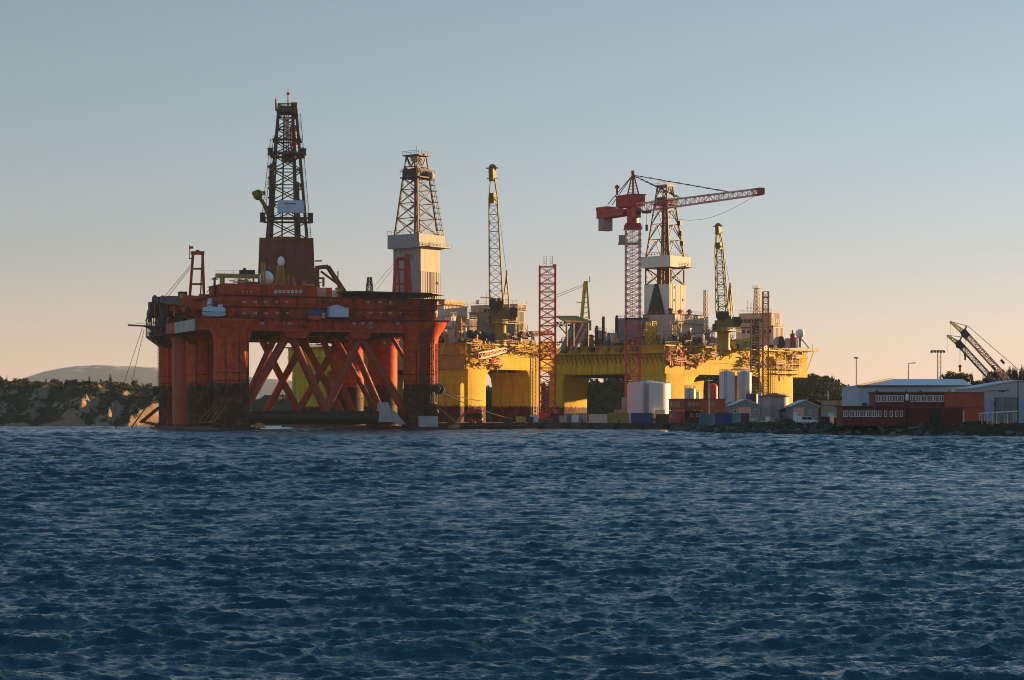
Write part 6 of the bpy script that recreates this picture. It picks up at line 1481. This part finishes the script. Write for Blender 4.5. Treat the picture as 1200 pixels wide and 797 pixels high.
def quay_goods():
    rng = random.Random(14)
    def put(name, cat, label, px, D, fn, m, sub=None):
        t = thing(name, label, cat, (xat(px, D), D, GZ + .01)); b = MB(); fn(b); b.build("body", M[m], t)
        if sub: b = MB(); sub[1](b); b.build(sub[0], M[sub[2]], t)
        return t
    def boxy(w, d, h): return lambda b: cabinet(b, 0, 0, 0.1, w, d, h, 4)
    def skid(w, d): return ("skid", lambda b: (b.box(-w / 2, w / 2, -d / 2, -d / 2 + .2, 0, .12), b.box(-w / 2, w / 2, d / 2 - .2, d / 2, 0, .12)), "dark")
    put("welfare_cabin", "cabin", "pale narrow cabin beside the foot of the tower crane", 732.5, 602, lambda b: (cabinet(b, 0, 0, .1, 1.9, 2.2, 7.2, 3), b.box(-1.0, 1.0, -1.2, -1.1, 3.6, 3.7)), "pinkgrey", ("door", lambda b: b.box(-.4, .4, -1.22, -1.12, .2, 2.2), "grey"))
    put("welfare_cabin", "cabin", "low grey cabin left of the narrow pale cabin on the quay", 728, 606, boxy(4, 2.4, 3.6), "grey", skid(4, 2.4))
    for px, D, w, h, m, lab in ((660, 596, 2.2, 1.8, "pinkgrey", "pale crate nearest the foot of the red lattice tower"), (667, 598, 2.8, 2.4, "grey", "grey crate second from the red lattice tower on the quay"), (674, 595, 2.0, 2.0, "white", "small white crate between two larger crates on the quay"),
                                (681, 597, 3.2, 2.6, "pinkgrey", "weathered crate left of the beige container"), (608, 592, 1.8, 1.6, "yellow", "yellow crate standing before the near yellow rig's dark column"), (613, 594, 1.3, 1.3, "cream", "small cream crate right beside the yellow crate"),
                                (596, 596, 2.6, 1.5, "dark", "low dark crate left of the yellow crate"), (652, 597, 2.2, 2.4, "dark", "dark crate hard against the right of the red lattice tower"), (626, 598, 2.4, 2.0, "white", "white crate left of the red lattice tower"), (622, 595, 1.5, 1.5, "dark", "small dark crate left of the white crate")):
        put("crate", "crate", lab, px, D, boxy(w, 1.8, h), m, skid(w, 1.8))
    for px, lab in ((552.5, "left one of the dark red fender drums on the quay"), (561.5, "right one of the dark red fender drums on the quay")):
        put("fender_drum", "fender", lab, px, 588, lambda b: b.lathe((0, 0, 0), [(.8, 0), (1.15, .8), (1.15, 3.4), (.8, 4.4), (.2, 4.6)], 18), "mast_red", ("band", lambda b: (b.lathe((0, 0, 0), [(1.17, 1.2), (1.2, 1.3), (1.2, 2.6), (1.17, 2.7)], 18)), "rubber"))
    put("forklift", "forklift", "small orange forklift between the blue and dark grey containers", 766.8, 588, lambda b: (b.box(-.6, .6, -.9, .9, .4, 1.3), b.bar((-.5, -.8, 1.3), (-.5, -.8, 2.5), .1), b.bar((.5, -.8, 1.3), (.5, -.8, 2.5), .1), b.box(-.6, .6, -.9, .6, 2.4, 2.55), b.box(-.45, -.3, -1.2, -1.0, .1, 3.2), b.box(.3, .45, -1.2, -1.0, .1, 3.2)), "orange", ("wheel", lambda b: [b.disc_x((sx * .55, sy * .6, .38), .38, .25, (1, 0, 0), 12) for sx in (-1, 1) for sy in (-1, 1)], "rubber"))
    # bollards along the quay edge
    b = MB(); b.lathe((0, 0, 0), [(.3, 0), (.22, .2), (.22, .5), (.4, .6), (.4, .75), (.1, .8)], 12)
    me = b.build("bollard", M["dark"]); tag(me, "squat black mooring bollard on the quay edge", "bollard", "bollards along the quay edge"); me.location = (-22, 585.2, GZ + .01)
    for i in range(1, 9):
        c = me.copy(); COL.objects.link(c); c.location = (-22 + i * 10.5, 585.2 - i * .1, GZ + .01)
    # tyre fenders on the quay wall
    b = MB(); n = 16
    for i in range(n): a0, a1 = 2 * math.pi * i / n, 2 * math.pi * (i + 1) / n; b.tube((math.cos(a0) * .55, 0, math.sin(a0) * .55), (math.cos(a1) * .55, 0, math.sin(a1) * .55), .2, n=8)
    me = b.build("tyre", M["rubber"], None, True); tag(me, "black tyre fender hung on the quay wall", "tyre", "tyre fenders on the quay wall"); me.location = (-20, 583.75, 1.0)
    for i in range(1, 13):
        c = me.copy(); COL.objects.link(c); c.location = (-20 + i * 7.1, 583.75 - i * .073, 1.0)
    # low working barge moored against the quay
    t = thing("barge", "low black working barge lying along the quay below the near yellow rig", "barge", (-12, 579, 0))
    b = MB(); b.frustum(-11, 15, -2.3, 2.6, -.8, -12.5, 16.5, -2.6, 2.8, 1.1); b.build("hull", M["black"], t)
    b = MB(); b.box(-12.4, 16.4, -2.62, -2.5, 1.1, 1.35); b.box(-12.4, 16.4, 2.6, 2.72, 1.1, 1.35); b.build("gunwale", M["rust"], t)
    b = MB(); cabinet(b, 11, .4, 1.1, 2.2, 1.8, 1.7, 2); b.build("deck_house", M["dark"], t)
quay_goods()
# ------------------------------------------------------------------ buildings of the yard
def wall_box(t, name, x0, x1, y0, y1, z0, z1, m):
    b = MB(); b.box(x0, x1, y0, y1, z0, z1); return b.build(name, M[m], t)
def framed_window(t, x, z, w, h, y=0, panes=2, frame="white"):
    b = MB(); f = .09
    b.box(x - w / 2 - f, x + w / 2 + f, y - .08, y, z + h / 2, z + h / 2 + f); b.box(x - w / 2 - f, x + w / 2 + f, y - .08, y, z - h / 2 - f, z - h / 2)
    b.box(x - w / 2 - f, x - w / 2, y - .08, y, z - h / 2, z + h / 2); b.box(x + w / 2, x + w / 2 + f, y - .08, y, z - h / 2, z + h / 2)
    if panes == 2: b.box(x - f / 2, x + f / 2, y - .08, y, z - h / 2, z + h / 2)
    o = b.build("window", M[frame], t)
    g = MB(); g.box(x - w / 2, x + w / 2, y - .04, y - .01, z - h / 2, z + h / 2); g.build("pane", M["glass"], o)

def red_modular():
    D = 405.0; X = lambda px: xat(px, D); Z = lambda py: zat(py, D) - GZ; x0 = X(988)
    t = thing("modular_building", "long dark red two storey cabin block with rows of white framed windows", "building", (x0, D, GZ))
    L = lambda px: X(px) - x0
    wall_box(t, "lower_storey", 0, L(1062), 0, 8, .2, Z(477), "modred"); wall_box(t, "lower_wing", L(1062) + .01, L(1154), .9, 8.4, .2, Z(477.3), "modred")
    wall_box(t, "upper_storey", L(1027), L(1108), 1.2, 8.2, Z(477), Z(460.5), "modred"); wall_box(t, "upper_wing", L(1108) + .01, L(1154.5), .7, 8.3, Z(477), Z(460.3), "modred2")
    wall_box(t, "entrance_wing", L(1129), L(1154), .3, .88, .25, Z(478), "modred2")
    wall_box(t, "recess_shade_panel", L(1090), L(1104), .7, .88, .3, Z(478.5), "black")  # flat black panel: the recess's shade put into its colour
    b = MB(); b.box(-.25, L(1063), -.3, 8.3, Z(477) , Z(477) + .22); b.build("lower_roof", M["roofdark"], t)
    b = MB(); b.box(L(1026), L(1108), .95, 8.5, Z(460.5), Z(459)); b.box(L(1108), L(1155), .6, 8.5, Z(460.3), Z(459.6)); b.build("upper_roof", M["roofdark"], t)
    b = MB(); b.box(-.1, L(1154), .3, 8, 0, .2); b.build("plinth", M["conc"], t)
    for px in (991, 998.3, 1004.8, 1011.4, 1018, 1024.6): framed_window(t, L(px), Z(485), .78, 1.05)
    for px in (1031, 1037.7, 1044.4, 1050.8, 1056.3): framed_window(t, L(px), Z(485), .42, 1.05, 0, 1)
    for px in (1030.5, 1037.2, 1043.7, 1050.3, 1057.4, 1071, 1077.6, 1084.3, 1091.3, 1098, 1104.8): framed_window(t, L(px), Z(467.2), .82, 1.1, 1.2)
    b = MB(); b.box(L(1062.5), L(1066), 1.1, 1.2, Z(469.5), Z(462)); b.build("door", M["white"], t)
    b = MB(); b.box(L(1064), L(1065.4), 2, 2.3, Z(460), Z(456.6)); b.build("chimney", M["dark"], t)
    b = MB(); b.ladder((L(1060), -.6, .3), (L(1067), .5, Z(477)), .9, (0, 1, 0), .25, .1); b.rail([(L(1060), -.5, Z(477) + .2), (L(1072), -.5, Z(477) + .2)]); b.build("outside_stair", M["dark"], t)
    b = MB(); b.box(L(1128.5), L(1130.5), .2, .3, .4, Z(481)); b.build("door", M["door"], t)

def big_shed():
    D = 446.0; X = lambda px: xat(px, D); Z = lambda py: zat(py, D) - GZ; x0 = X(1006); L = lambda px: X(px) - x0
    t = thing("warehouse", "big pale blue warehouse with a low roof behind the dark red cabin block", "warehouse", (x0, D, GZ))
    ze, W, dp = Z(452.6), L(1141), 22
    wall_box(t, "wall", 0, W, 0, dp, 0, ze, "shedblue")
    b = MB(); zr = ze + 1.75; h = 9.5; vs = [(-.3, -.4, ze), (W, -.4, ze), (W, dp + .4, ze), (-.3, dp + .4, ze), (h, dp / 2, zr), (W, dp / 2, zr)]
    b.add(vs, [(0, 1, 5, 4), (2, 3, 4, 5), (3, 0, 4), (1, 2, 5), (0, 3, 2, 1)]); b.build("roof", M["roof"], t)
    b = MB(); b.bar((-.3, -.45, ze + .05), (W, -.45, ze + .05), .3); b.bar((-.3, -.4, ze + .1), (h, dp / 2, zr + .1), .35); b.build("gutter", M["dark"], t)
    b = MB(); b.box(L(1010), L(1016.5), -.08, 0, Z(477), Z(472)); b.build("hatch", M["navy"], t)
    b = MB(); b.box(L(1024), L(1026.5), -.08, 0, Z(482), Z(466.5)); b.build("door", M["dark"], t)
    for px in (1027, 1078, 1112):
        b = MB(); b.bar((L(px), -.5, Z(458.3)), (L(px), 0, Z(458.3)), .15); b.box(L(px) - .3, L(px) + .3, -.7, -.3, Z(458.8), Z(457.6)); b.build("wall_lamp", M["dark"], t)

def pale_hall():
    D = 424.0; X = lambda px: xat(px, D); Z = lambda py: zat(py, D) - GZ; x0 = X(1141); L = lambda px: X(px) - x0
    t = thing("warehouse", "pale grey pink gabled hall with a grey roller door at the right edge", "warehouse", (x0, D, GZ))
    W, dp = L(1245), 18; ze = Z(455.5); zr = Z(446.5); xr = L(1193)
    b = MB(); b.extr([(0, 0, Z(466)), (W, 0, Z(466)), (W, 0, ze), (xr, 0, zr), (0, 0, ze)], (0, dp, 0)); b.build("upper_wall", M["shedpink"], t)
    wall_box(t, "lower_wall", 0.02, W - .02, .04, dp - .02, 0, Z(466), "shedblue")
    b = MB(); b.extr([(-.3, -.3, ze), (xr, -.3, zr + .05), (W + .3, -.3, ze), (W + .3, -.3, ze + .2), (xr, -.3, zr + .25), (-.3, -.3, ze + .2)], (0, dp + .6, 0)); b.build("roof", M["roof"], t)
    b = MB(); b.box(L(1166.5), L(1192), -.04, .04, .1, Z(466.8))
    for k in range(14): z = .2 + k * (Z(467) - .3) / 14; b.box(L(1166.6), L(1191.9), -.07, -.04, z, z + .12)
    b.build("roller_door", M["grey"], t)
    b = MB()
    for px in (1166, 1192.4): b.bar((L(px), -.06, 0), (L(px), -.06, Z(466.3)), .14)
    b.bar((L(1166), -.06, Z(466.3)), (L(1192.4), -.06, Z(466.3)), .14); b.bar((L(1193), -.06, 0), (L(1193), -.06, zr), .12); b.build("door_frame", M["dark"], t)
    b = MB(); b.bar((L(1155), -.5, Z(458.4)), (L(1180), -.5, Z(457.4)), .12); b.box(L(1179), L(1181), -.7, -.2, Z(458), Z(456.6)); b.build("lamp_arm", M["dark"], t)
    b = MB(); b.box(L(1164.6), L(1166), -.1, 0, Z(476), Z(472)); b.build("sign", M["navy"], t)

def site_office():
    D = 530.0; X = lambda px: xat(px, D); Z = lambda py: zat(py, D) - GZ; x0 = X(786); L = lambda px: X(px) - x0
    t = thing("site_office", "stacked red site office cabins with small white framed windows", "building", (x0, D, GZ))
    zm, zt = Z(481), Z(468)
    for name, a, c, y, z0, z1, m in (("cabin", 786, 803, 0, .2, zm - .05, "modred2"), ("cabin", 786, 803, 0, zm, zt, "modred2"), ("cabin", 803.4, 820, 1.6, .2, zm - .05, "modred"), ("cabin", 803.4, 820, .5, zm, zt, "modred2"), ("cabin", 820.4, 850, .2, .2, zm - .05, "modred2"), ("cabin", 820.4, 850, 0, zm, zt, "modred2")):
        wall_box(t, name, L(a), L(c), y, 7, z0, z1, m)
    b = MB(); b.box(-.15, L(850.5), -.15, 7.1, zt, zt + .18); b.build("roof", M["roofdark"], t)
    b = MB(); b.box(0, L(850), .3, 6.8, 0, .2); b.build("plinth", M["conc"], t)
    for px, py, y in ((788.5, 474, 0), (794.5, 474, 0), (808, 474, .5), (812.6, 474, .5), (818.3, 474, .5), (834.5, 474, 0), (788.5, 487, 0), (811, 486, 1.6), (818, 486, 1.6)): framed_window(t, L(px), Z(py), .55, .75, y, 1)
    b = MB(); b.rail([(L(803), -.3, zm), (L(821), -.3, zm)], 1.1, 1.2, .06); b.box(L(803), L(821), -.4, .5, zm - .1, zm - .03); b.ladder((L(797), -.9, .1), (L(804), -.4, zm), .9, (0, 1, 0), .3, .1); b.build("outside_stair", M["darkred"], t)

def gable_shed(label, px0, px1, pye, pyr, D, wallm, doors, roofm="roof", depth=9, win_px=None):
    X = lambda px: xat(px, D); Z = lambda py: zat(py, D) - GZ; x0 = X(px0); W = X(px1) - x0; L = lambda px: X(px) - x0
    t = thing("shed", label, "shed", (x0, D, GZ)); ze, zr = Z(pye), Z(pyr)
    b = MB(); b.extr([(0, 0, 0), (W, 0, 0), (W, 0, ze), (W / 2, 0, zr), (0, 0, ze)], (0, depth, 0)); b.build("walls", M[wallm], t)
    b = MB(); b.extr([(-.4, -.4, ze - .12), (W / 2, -.4, zr + .02), (W + .4, -.4, ze - .12), (W + .4, -.4, ze + .06), (W / 2, -.4, zr + .22), (-.4, -.4, ze + .06)], (0, depth + .8, 0)); b.build("roof", M[roofm], t)
    for a, c, y0, m in doors:
        b = MB(); b.box(L(a), L(c), -.07, 0, .05, Z(y0)); n = max(2, int((L(c) - L(a)) / .9))
        for i in range(n + 1): x = L(a) + (L(c) - L(a)) * i / n; b.box(x - .04, x + .04, -.1, -.07, .05, Z(y0))
        b.build("door", M[m], t)
    for px, py in win_px or (): framed_window(t, L(px), Z(py), .6, .7, 0, 1)
    b = MB(); b.box(-.1, W + .1, -.12, 0, 0, .25); b.build("plinth", M["conc"], t)

def flat_shed():
    D = 540.0; X = lambda px: xat(px, D); Z = lambda py: zat(py, D) - GZ; x0 = X(960.5); L = lambda px: X(px) - x0
    t = thing("shed", "flat roofed beige shed with a pale base in front of the wooded hill", "shed", (x0, D, GZ))
    wall_box(t, "upper_wall", 0, L(1012), 0, 10, Z(482), Z(469), "beige"); wall_box(t, "lower_wall", .05, L(1012) - .05, .06, 10, 0, Z(482), "shedpink")
    b = MB(); b.box(-.2, L(1012) + .2, -.2, 10.2, Z(469), Z(468.2)); b.build("roof", M["roofdark"], t)
    b = MB()
    for px in (961, 983, 1004): b.bar((L(px), -.06, .05), (L(px), -.06, Z(469)), .16)
    b.bar((0, -.05, Z(475)), (L(1012), -.05, Z(475)), .12); b.build("downpipe", M["dark"], t)
    b = MB(); b.box(L(970), L(977), -.08, .06, .1, Z(484)); b.build("door", M["white"], t)

red_modular(); big_shed(); pale_hall(); site_office(); flat_shed()
gable_shed("grey gabled shed with pink double doors behind the container row", 858, 890, 475, 468.3, 500, "grey", [(865, 880, 477.5, "door")], "roof", 10, [(861.5, 482), (885.5, 482)])
gable_shed("grey gabled shed with one pink door left of the beige shed", 927, 959, 476.5, 469.5, 506, "grey", [(930, 942, 477.5, "door")], "roof", 10, [(950, 483)])
gable_shed("low shed with a dark red roof peeping over the grey shed beside the beige one", 938, 962, 473, 467.5, 524, "modred", [(942, 946, 477, "grey")], "modred", 8)
gable_shed("low pale outbuilding between the red site office and the grey gabled shed", 848, 866, 474, 471, 538, "shedblue", [(852, 856, 480, "grey")], "roof", 7)
gable_shed("low dark outbuilding beside the round grey tank", 915, 929, 480.5, 478.5, 516, "navy", [(918, 921, 483, "grey")], "roofdark", 6, [(925, 486)])

# ------------------------------------------------------------------ vehicles
def van(px, D, label):
    t = thing("van", label, "van", (xat(px, D), D, GZ + .0), 0)
    prof = [(-2.4, .35), (2.3, .35), (2.42, .6), (2.38, 1.0), (1.5, 1.22), (.85, 1.92), (.5, 2.0), (-2.3, 2.02), (-2.45, 1.6)]
    b = MB(); b.extr([(x, -.88, z) for x, z in prof], (0, 1.76, 0)); b.build("body", M["white"], t)
    for a in ([(.05, 1.2), (1.3, 1.2), (.82, 1.82), (.05, 1.86)], [(-1.0, 1.2), (-.08, 1.2), (-.08, 1.86), (-1.0, 1.86)]):
        b = MB(); b.extr([(x, -.90, z) for x, z in a], (0, .03, 0)); b.build("side_window", M["glass"], t)
    b = MB(); b.hexa([(1.5, -.75, 1.24), (1.54, -.75, 1.24), (1.54, .75, 1.24), (1.5, .75, 1.24), (.9, -.68, 1.9), (.94, -.68, 1.9), (.94, .68, 1.9), (.9, .68, 1.9)]); b.build("windscreen", M["glass"], t)
    for x in (-1.45, 1.5):
        for y in (-.82, .82):
            b = MB(); b.disc_x((x, y, .34), .34, .24, (0, 1, 0), 20); w = b.build("wheel", M["rubber"], t, True); b = MB(); b.disc_x((x, y + (.125 if y > 0 else -.125), .34), .19, .02, (0, 1, 0), 14); b.build("hubcap", M["grey"], w)
    b = MB(); b.box(2.36, 2.44, -.75, -.4, .75, .95); b.build("headlight", M["paleglass"], t); b = MB(); b.box(2.36, 2.44, .4, .75, .75, .95); b.build("headlight", M["paleglass"], t)
    b = MB(); b.box(-2.46, 2.46, -.89, .89, .34, .5); b.build("bumper", M["dark"], t)
    b = MB(); b.box(-.06, -.03, -.9, -.87, .5, 1.9); b.box(-1.05, -1.02, -.9, -.87, .5, 1.9); b.build("door_seam", M["grey"], t)
    b = MB(); b.box(1.05, 1.2, -1.05, -.88, 1.2, 1.4); b.build("wing_mirror", M["dark"], t)
def car(px, D, label, m, rz=0):
    t = thing("parked_car", label, "car", (xat(px, D), D, GZ), rz)
    prof = [(-2.0, .3), (2.05, .3), (2.1, .65), (1.4, .85), (.7, 1.42), (-.9, 1.45), (-1.9, .95), (-2.1, .8)]
    b = MB(); b.extr([(x, -.82, z) for x, z in prof], (0, 1.64, 0)); b.build("body", M[m], t)
    b = MB(); b.extr([(x, -.84, z) for x, z in [(-1.5, .95), (1.1, .9), (.6, 1.34), (-.85, 1.36)]], (0, .03, 0)); b.build("side_window", M["glass"], t)
    for x in (-1.3, 1.35):
        for y in (-.76, .76): b = MB(); b.disc_x((x, y, .31), .31, .2, (0, 1, 0), 18); b.build("wheel", M["rubber"], t, True)
van(945, 456, "white van parked side on at the edge of the grassy bank")
car(923, 462, "dark car parked behind and left of the white van", "dark")
car(912, 478, "grey car parked left of the dark car near the round grey tank", "grey", R(12))

# ------------------------------------------------------------------ posts, fences, frames
def lamp_post(px, pyt, D, label, kind="single", r=.09):
    h = zat(pyt, D) - GZ; t = thing("lamp_post", label, "lamp post", (xat(px, D), D, GZ))
    b = MB(); b.tube((0, 0, 0), (0, 0, h), r * 1.5, r, 8); b.build("pole", M["grey"], t)
    if kind == "single":
        b = MB(); b.box(-.55, .45, -.35, .35, h - .05, h + .3); b.build("lamp_head", M["dark"], t)
    elif kind == "arm":
        b = MB(); b.bar((0, 0, h), (1.0, 0, h + .1), .12); b.box(.7, 1.6, -.2, .2, h, h + .22); b.build("lamp_head", M["dark"], t)
    else:
        b = MB(); b.bar((-1.6, 0, h), (1.6, 0, h), .2)
        for x in (-1.5, -.75, 0, .75, 1.5): b.box(x - .25, x + .25, -.3, .3, h - .5, h)
        b.build("lamp_head", M["dark"], t); b = MB(); b.tube((.75, 0, 0), (.75, 0, h), r, n=8)
        for i in range(int(h / .6)): b.bar((0, 0, i * .6), (.75, 0, i * .6), .05)
        b.build("ladder", M["grey"], t)
lamp_post(1003.5, 420, 520, "tall lamp post rising from behind the beige shed at its right end", "single", .12)
lamp_post(1064.5, 426, 470, "lamp post with a short arm behind the big warehouse roof", "arm", .1)
lamp_post(1099, 411, 500, "floodlight mast with a row of lamps behind the big warehouse", "mast", .12)
lamp_post(970, 457, 560, "short pale lamp post in front of the wooded hill", "single", .11)
lamp_post(830.5, 442, 466, "thin pale lamp post among the containers on the bank", "single", .08)
lamp_post(1174.5, 459, 398, "pale lamp post in front of the roller door of the gabled hall", "single", .08)
def frames():
    D = 394.0; X = lambda px: xat(px, D); Z = lambda py: zat(py, D) - GZ; x0 = X(1150); L = lambda px: X(px) - x0
    t = thing("carport", "open carport with white posts and pale beam right of the red cabins", "carport", (x0, D, GZ))
    b = MB(); b.hexa([(L(1150), 0, Z(485)), (L(1192), -.6, Z(482.4)), (L(1192), 2.4, Z(482.4)), (L(1150), 3, Z(485)), (L(1150), 0, Z(484)), (L(1192), -.6, Z(481.2)), (L(1192), 2.4, Z(481.2)), (L(1150), 3, Z(484))]); b.build("roof", M["tankwhite"], t)
    for px in (1151, 1157, 1163, 1168.5, 1181, 1191):
        for y in (.2, 2.4): b = MB(); b.bar((L(px), y, 0), (L(px), y, Z(484)), .11); b.build("post", M["white"], t)
    b = MB(); b.box(L(1151), L(1191), 2.5, 2.56, .1, 1.1); b.build("back_panel", M["beige"], t)
    for i, (px, lab) in enumerate(((1160, "left one of two orange boxes standing in for warm light under the carport"), (1186, "right one of two orange boxes standing in for warm light under the carport"))):
        q = thing("light_patch_box", lab, "box", (X(px), D + 1.2, GZ)); b = MB(); b.box(-.6, .6, -.5, .5, .14, .85)  # orange boxes added, their paint stands in for warm light beneath the beam
        for x in (-.5, 0, .5): b.box(x - .06, x + .06, -.53, -.5, .14, .85)
        b.build("box", M["orange"], q); b = MB(); b.box(-.65, .65, -.55, .55, 0, .12); b.build("pallet", M["rust"], q)
    def fence(label, px0, px1, D, h, m, n=2.2):
        x0, x1 = xat(px0, D), xat(px1, D); t = thing("fence", label, "fence", (x0, D, GZ)); W = x1 - x0
        b = MB()
        for k in range(int(W / .16)): b.bar((k * .16, 0, .15), (k * .16, 0, h - .1), .03)
        b.bar((0, 0, h - .1), (W, 0, h - .1), .06); b.bar((0, 0, .2), (W, 0, .2), .06); b.build("panel", M[m], t)
        for i in range(int(W / n) + 1): b = MB(); b.bar((i * n, .06, 0), (i * n, .06, h + .1), .09); b.build("post", M[m], t)
    fence("pale mesh fence in front of the beige shed", 960, 988, 470, 1.9, "pinkgrey")
    fence("grey mesh fence between the container row and the dark car", 879, 915, 474, 1.9, "grey")
    def barrier(px0, px1, D, label):
        x0, x1 = xat(px0, D), xat(px1, D); t = thing("crash_barrier", label, "barrier", (x0, D, GZ)); W = x1 - x0
        b = MB(); b.box(0, W, -.12, .12, .45, .85); b.build("rail", M["white"], t)
        n = max(2, int(W / 2))
        for i in range(n + 1): x = .1 + (W - .2) * i / n; b = MB(); b.box(x - .06, x + .06, .12, .22, 0, .8); b.build("post", M["grey"], t)
    barrier(880, 917, 486, "white crash barrier in front of the round grey tank"); barrier(842, 856, 484, "short white crash barrier behind the container row")
    for i, (px, D, m, w, h, lab) in enumerate(((884, 480, "white", 1.5, 1.2, "white crate left of three boxes before the round grey tank"), (889, 479, "pinkgrey", 1.2, 1.5, "pinkish crate in the middle of three boxes before the round grey tank"), (900, 481, "white", 1.0, 1.6, "tall white crate right of three boxes before the round grey tank"),
                                  (932, 466, "white", .9, 2.6, "slim white cabinet behind the van's rear"), (966, 468, "dark", 2.2, 1.6, "dark skip by the beige shed's fence"), (975, 472, "white", 1.4, 1.6, "white crate by the beige shed's fence"), (982, 470, "rust", 1.6, 1.4, "rusty crate by the beige shed's fence"))):
        q = thing("crate", lab, "crate", (xat(px, D), D, GZ)); b = MB(); cabinet(b, 0, 0, .1, w, w * .8, h, 3); b.build("body", M[m], q); b = MB(); b.box(-w / 2, w / 2, -.3, .3, 0, .1); b.build("skid", M["dark"], q)
frames()

# ------------------------------------------------------------------ trees behind the sheds
def yard_trees():
    rng = random.Random(77)
    spots = [(1104, 436, 540, 'b'), (1112, 433, 545, 'b'), (1119, 431, 550, 'b'), (1126, 434, 546, 'b'), (1133, 437, 552, 'b'), (1139, 436, 556, 'c'), (1146, 436, 550, 'b'), (1152, 438, 560, 'c'), (1160, 436, 555, 'b'), (1168, 434, 548, 'b')]
    where = ["leftmost broadleaf tree above the warehouse roof", "broadleaf tree second from the left above the warehouse roof", "tallest rounded tree above the warehouse roof", "broadleaf tree just right of the tallest rounded one", "thin topped broadleaf tree left of the crane booms", "slim conifer just left of the crane booms", "low broadleaf tree behind the lower crane boom", "slim conifer behind the lower crane boom", "broadleaf tree between the two crane booms", "broadleaf tree at the foot of the higher crane boom"]
    for (px, py, D, k), lab in zip(spots, where):
        h = zat(py, D) - GZ; t = thing("broadleaf_tree" if k == 'b' else "conifer_tree", "dark " + lab, "tree", (xat(px, D), D, GZ), 0, "trees behind the warehouse")
        c, tk = MB(), MB()
        if k == 'b': broadleaf_mesh(c, tk, 0, 0, 0, h * 1.06, 2.9, rng, 1500, .30)
        else: conifer_mesh(c, tk, 0, 0, 0, h, 1.9, rng, 1.6)
        c.build("crown", M["leaf" if k == 'b' else "conifer"], t); tk.build("trunk", M["bark"], t)
    protos = []
    for i in range(5):
        c, tk = MB(), MB(); conifer_mesh(c, tk, 0, 0, 0, 18, 3.0, rng, 1.7); protos.append((c, tk))
    made = {}
    n = 17
    for i in range(n):
        px = 1166 + i * 2.6 + rng.uniform(-.8, .8); py = 433 - i * .35 + rng.uniform(-3.2, 2.2); D = 560 + rng.uniform(-8, 14); h = zat(py, D) - GZ
        side = "left" if i < 6 else ("middle" if i < 12 else "right")
        lab = "dark pointed conifer in the row behind the pale hall"
        k = i % 5
        if k not in made:
            t = thing("conifer_tree", lab, "tree", (xat(px, D), D, GZ), rng.uniform(0, 6), "conifers behind the pale hall")
            protos[k][0].build("crown", M["conifer"], t); protos[k][1].build("trunk", M["bark"], t); made[k] = t
        else:
            t = copy_tree(made[k]); t.location = (xat(px, D), D, GZ); t.rotation_euler = (0, 0, rng.uniform(0, 6))
        t.scale = (1, 1, h / 18)
yard_trees()
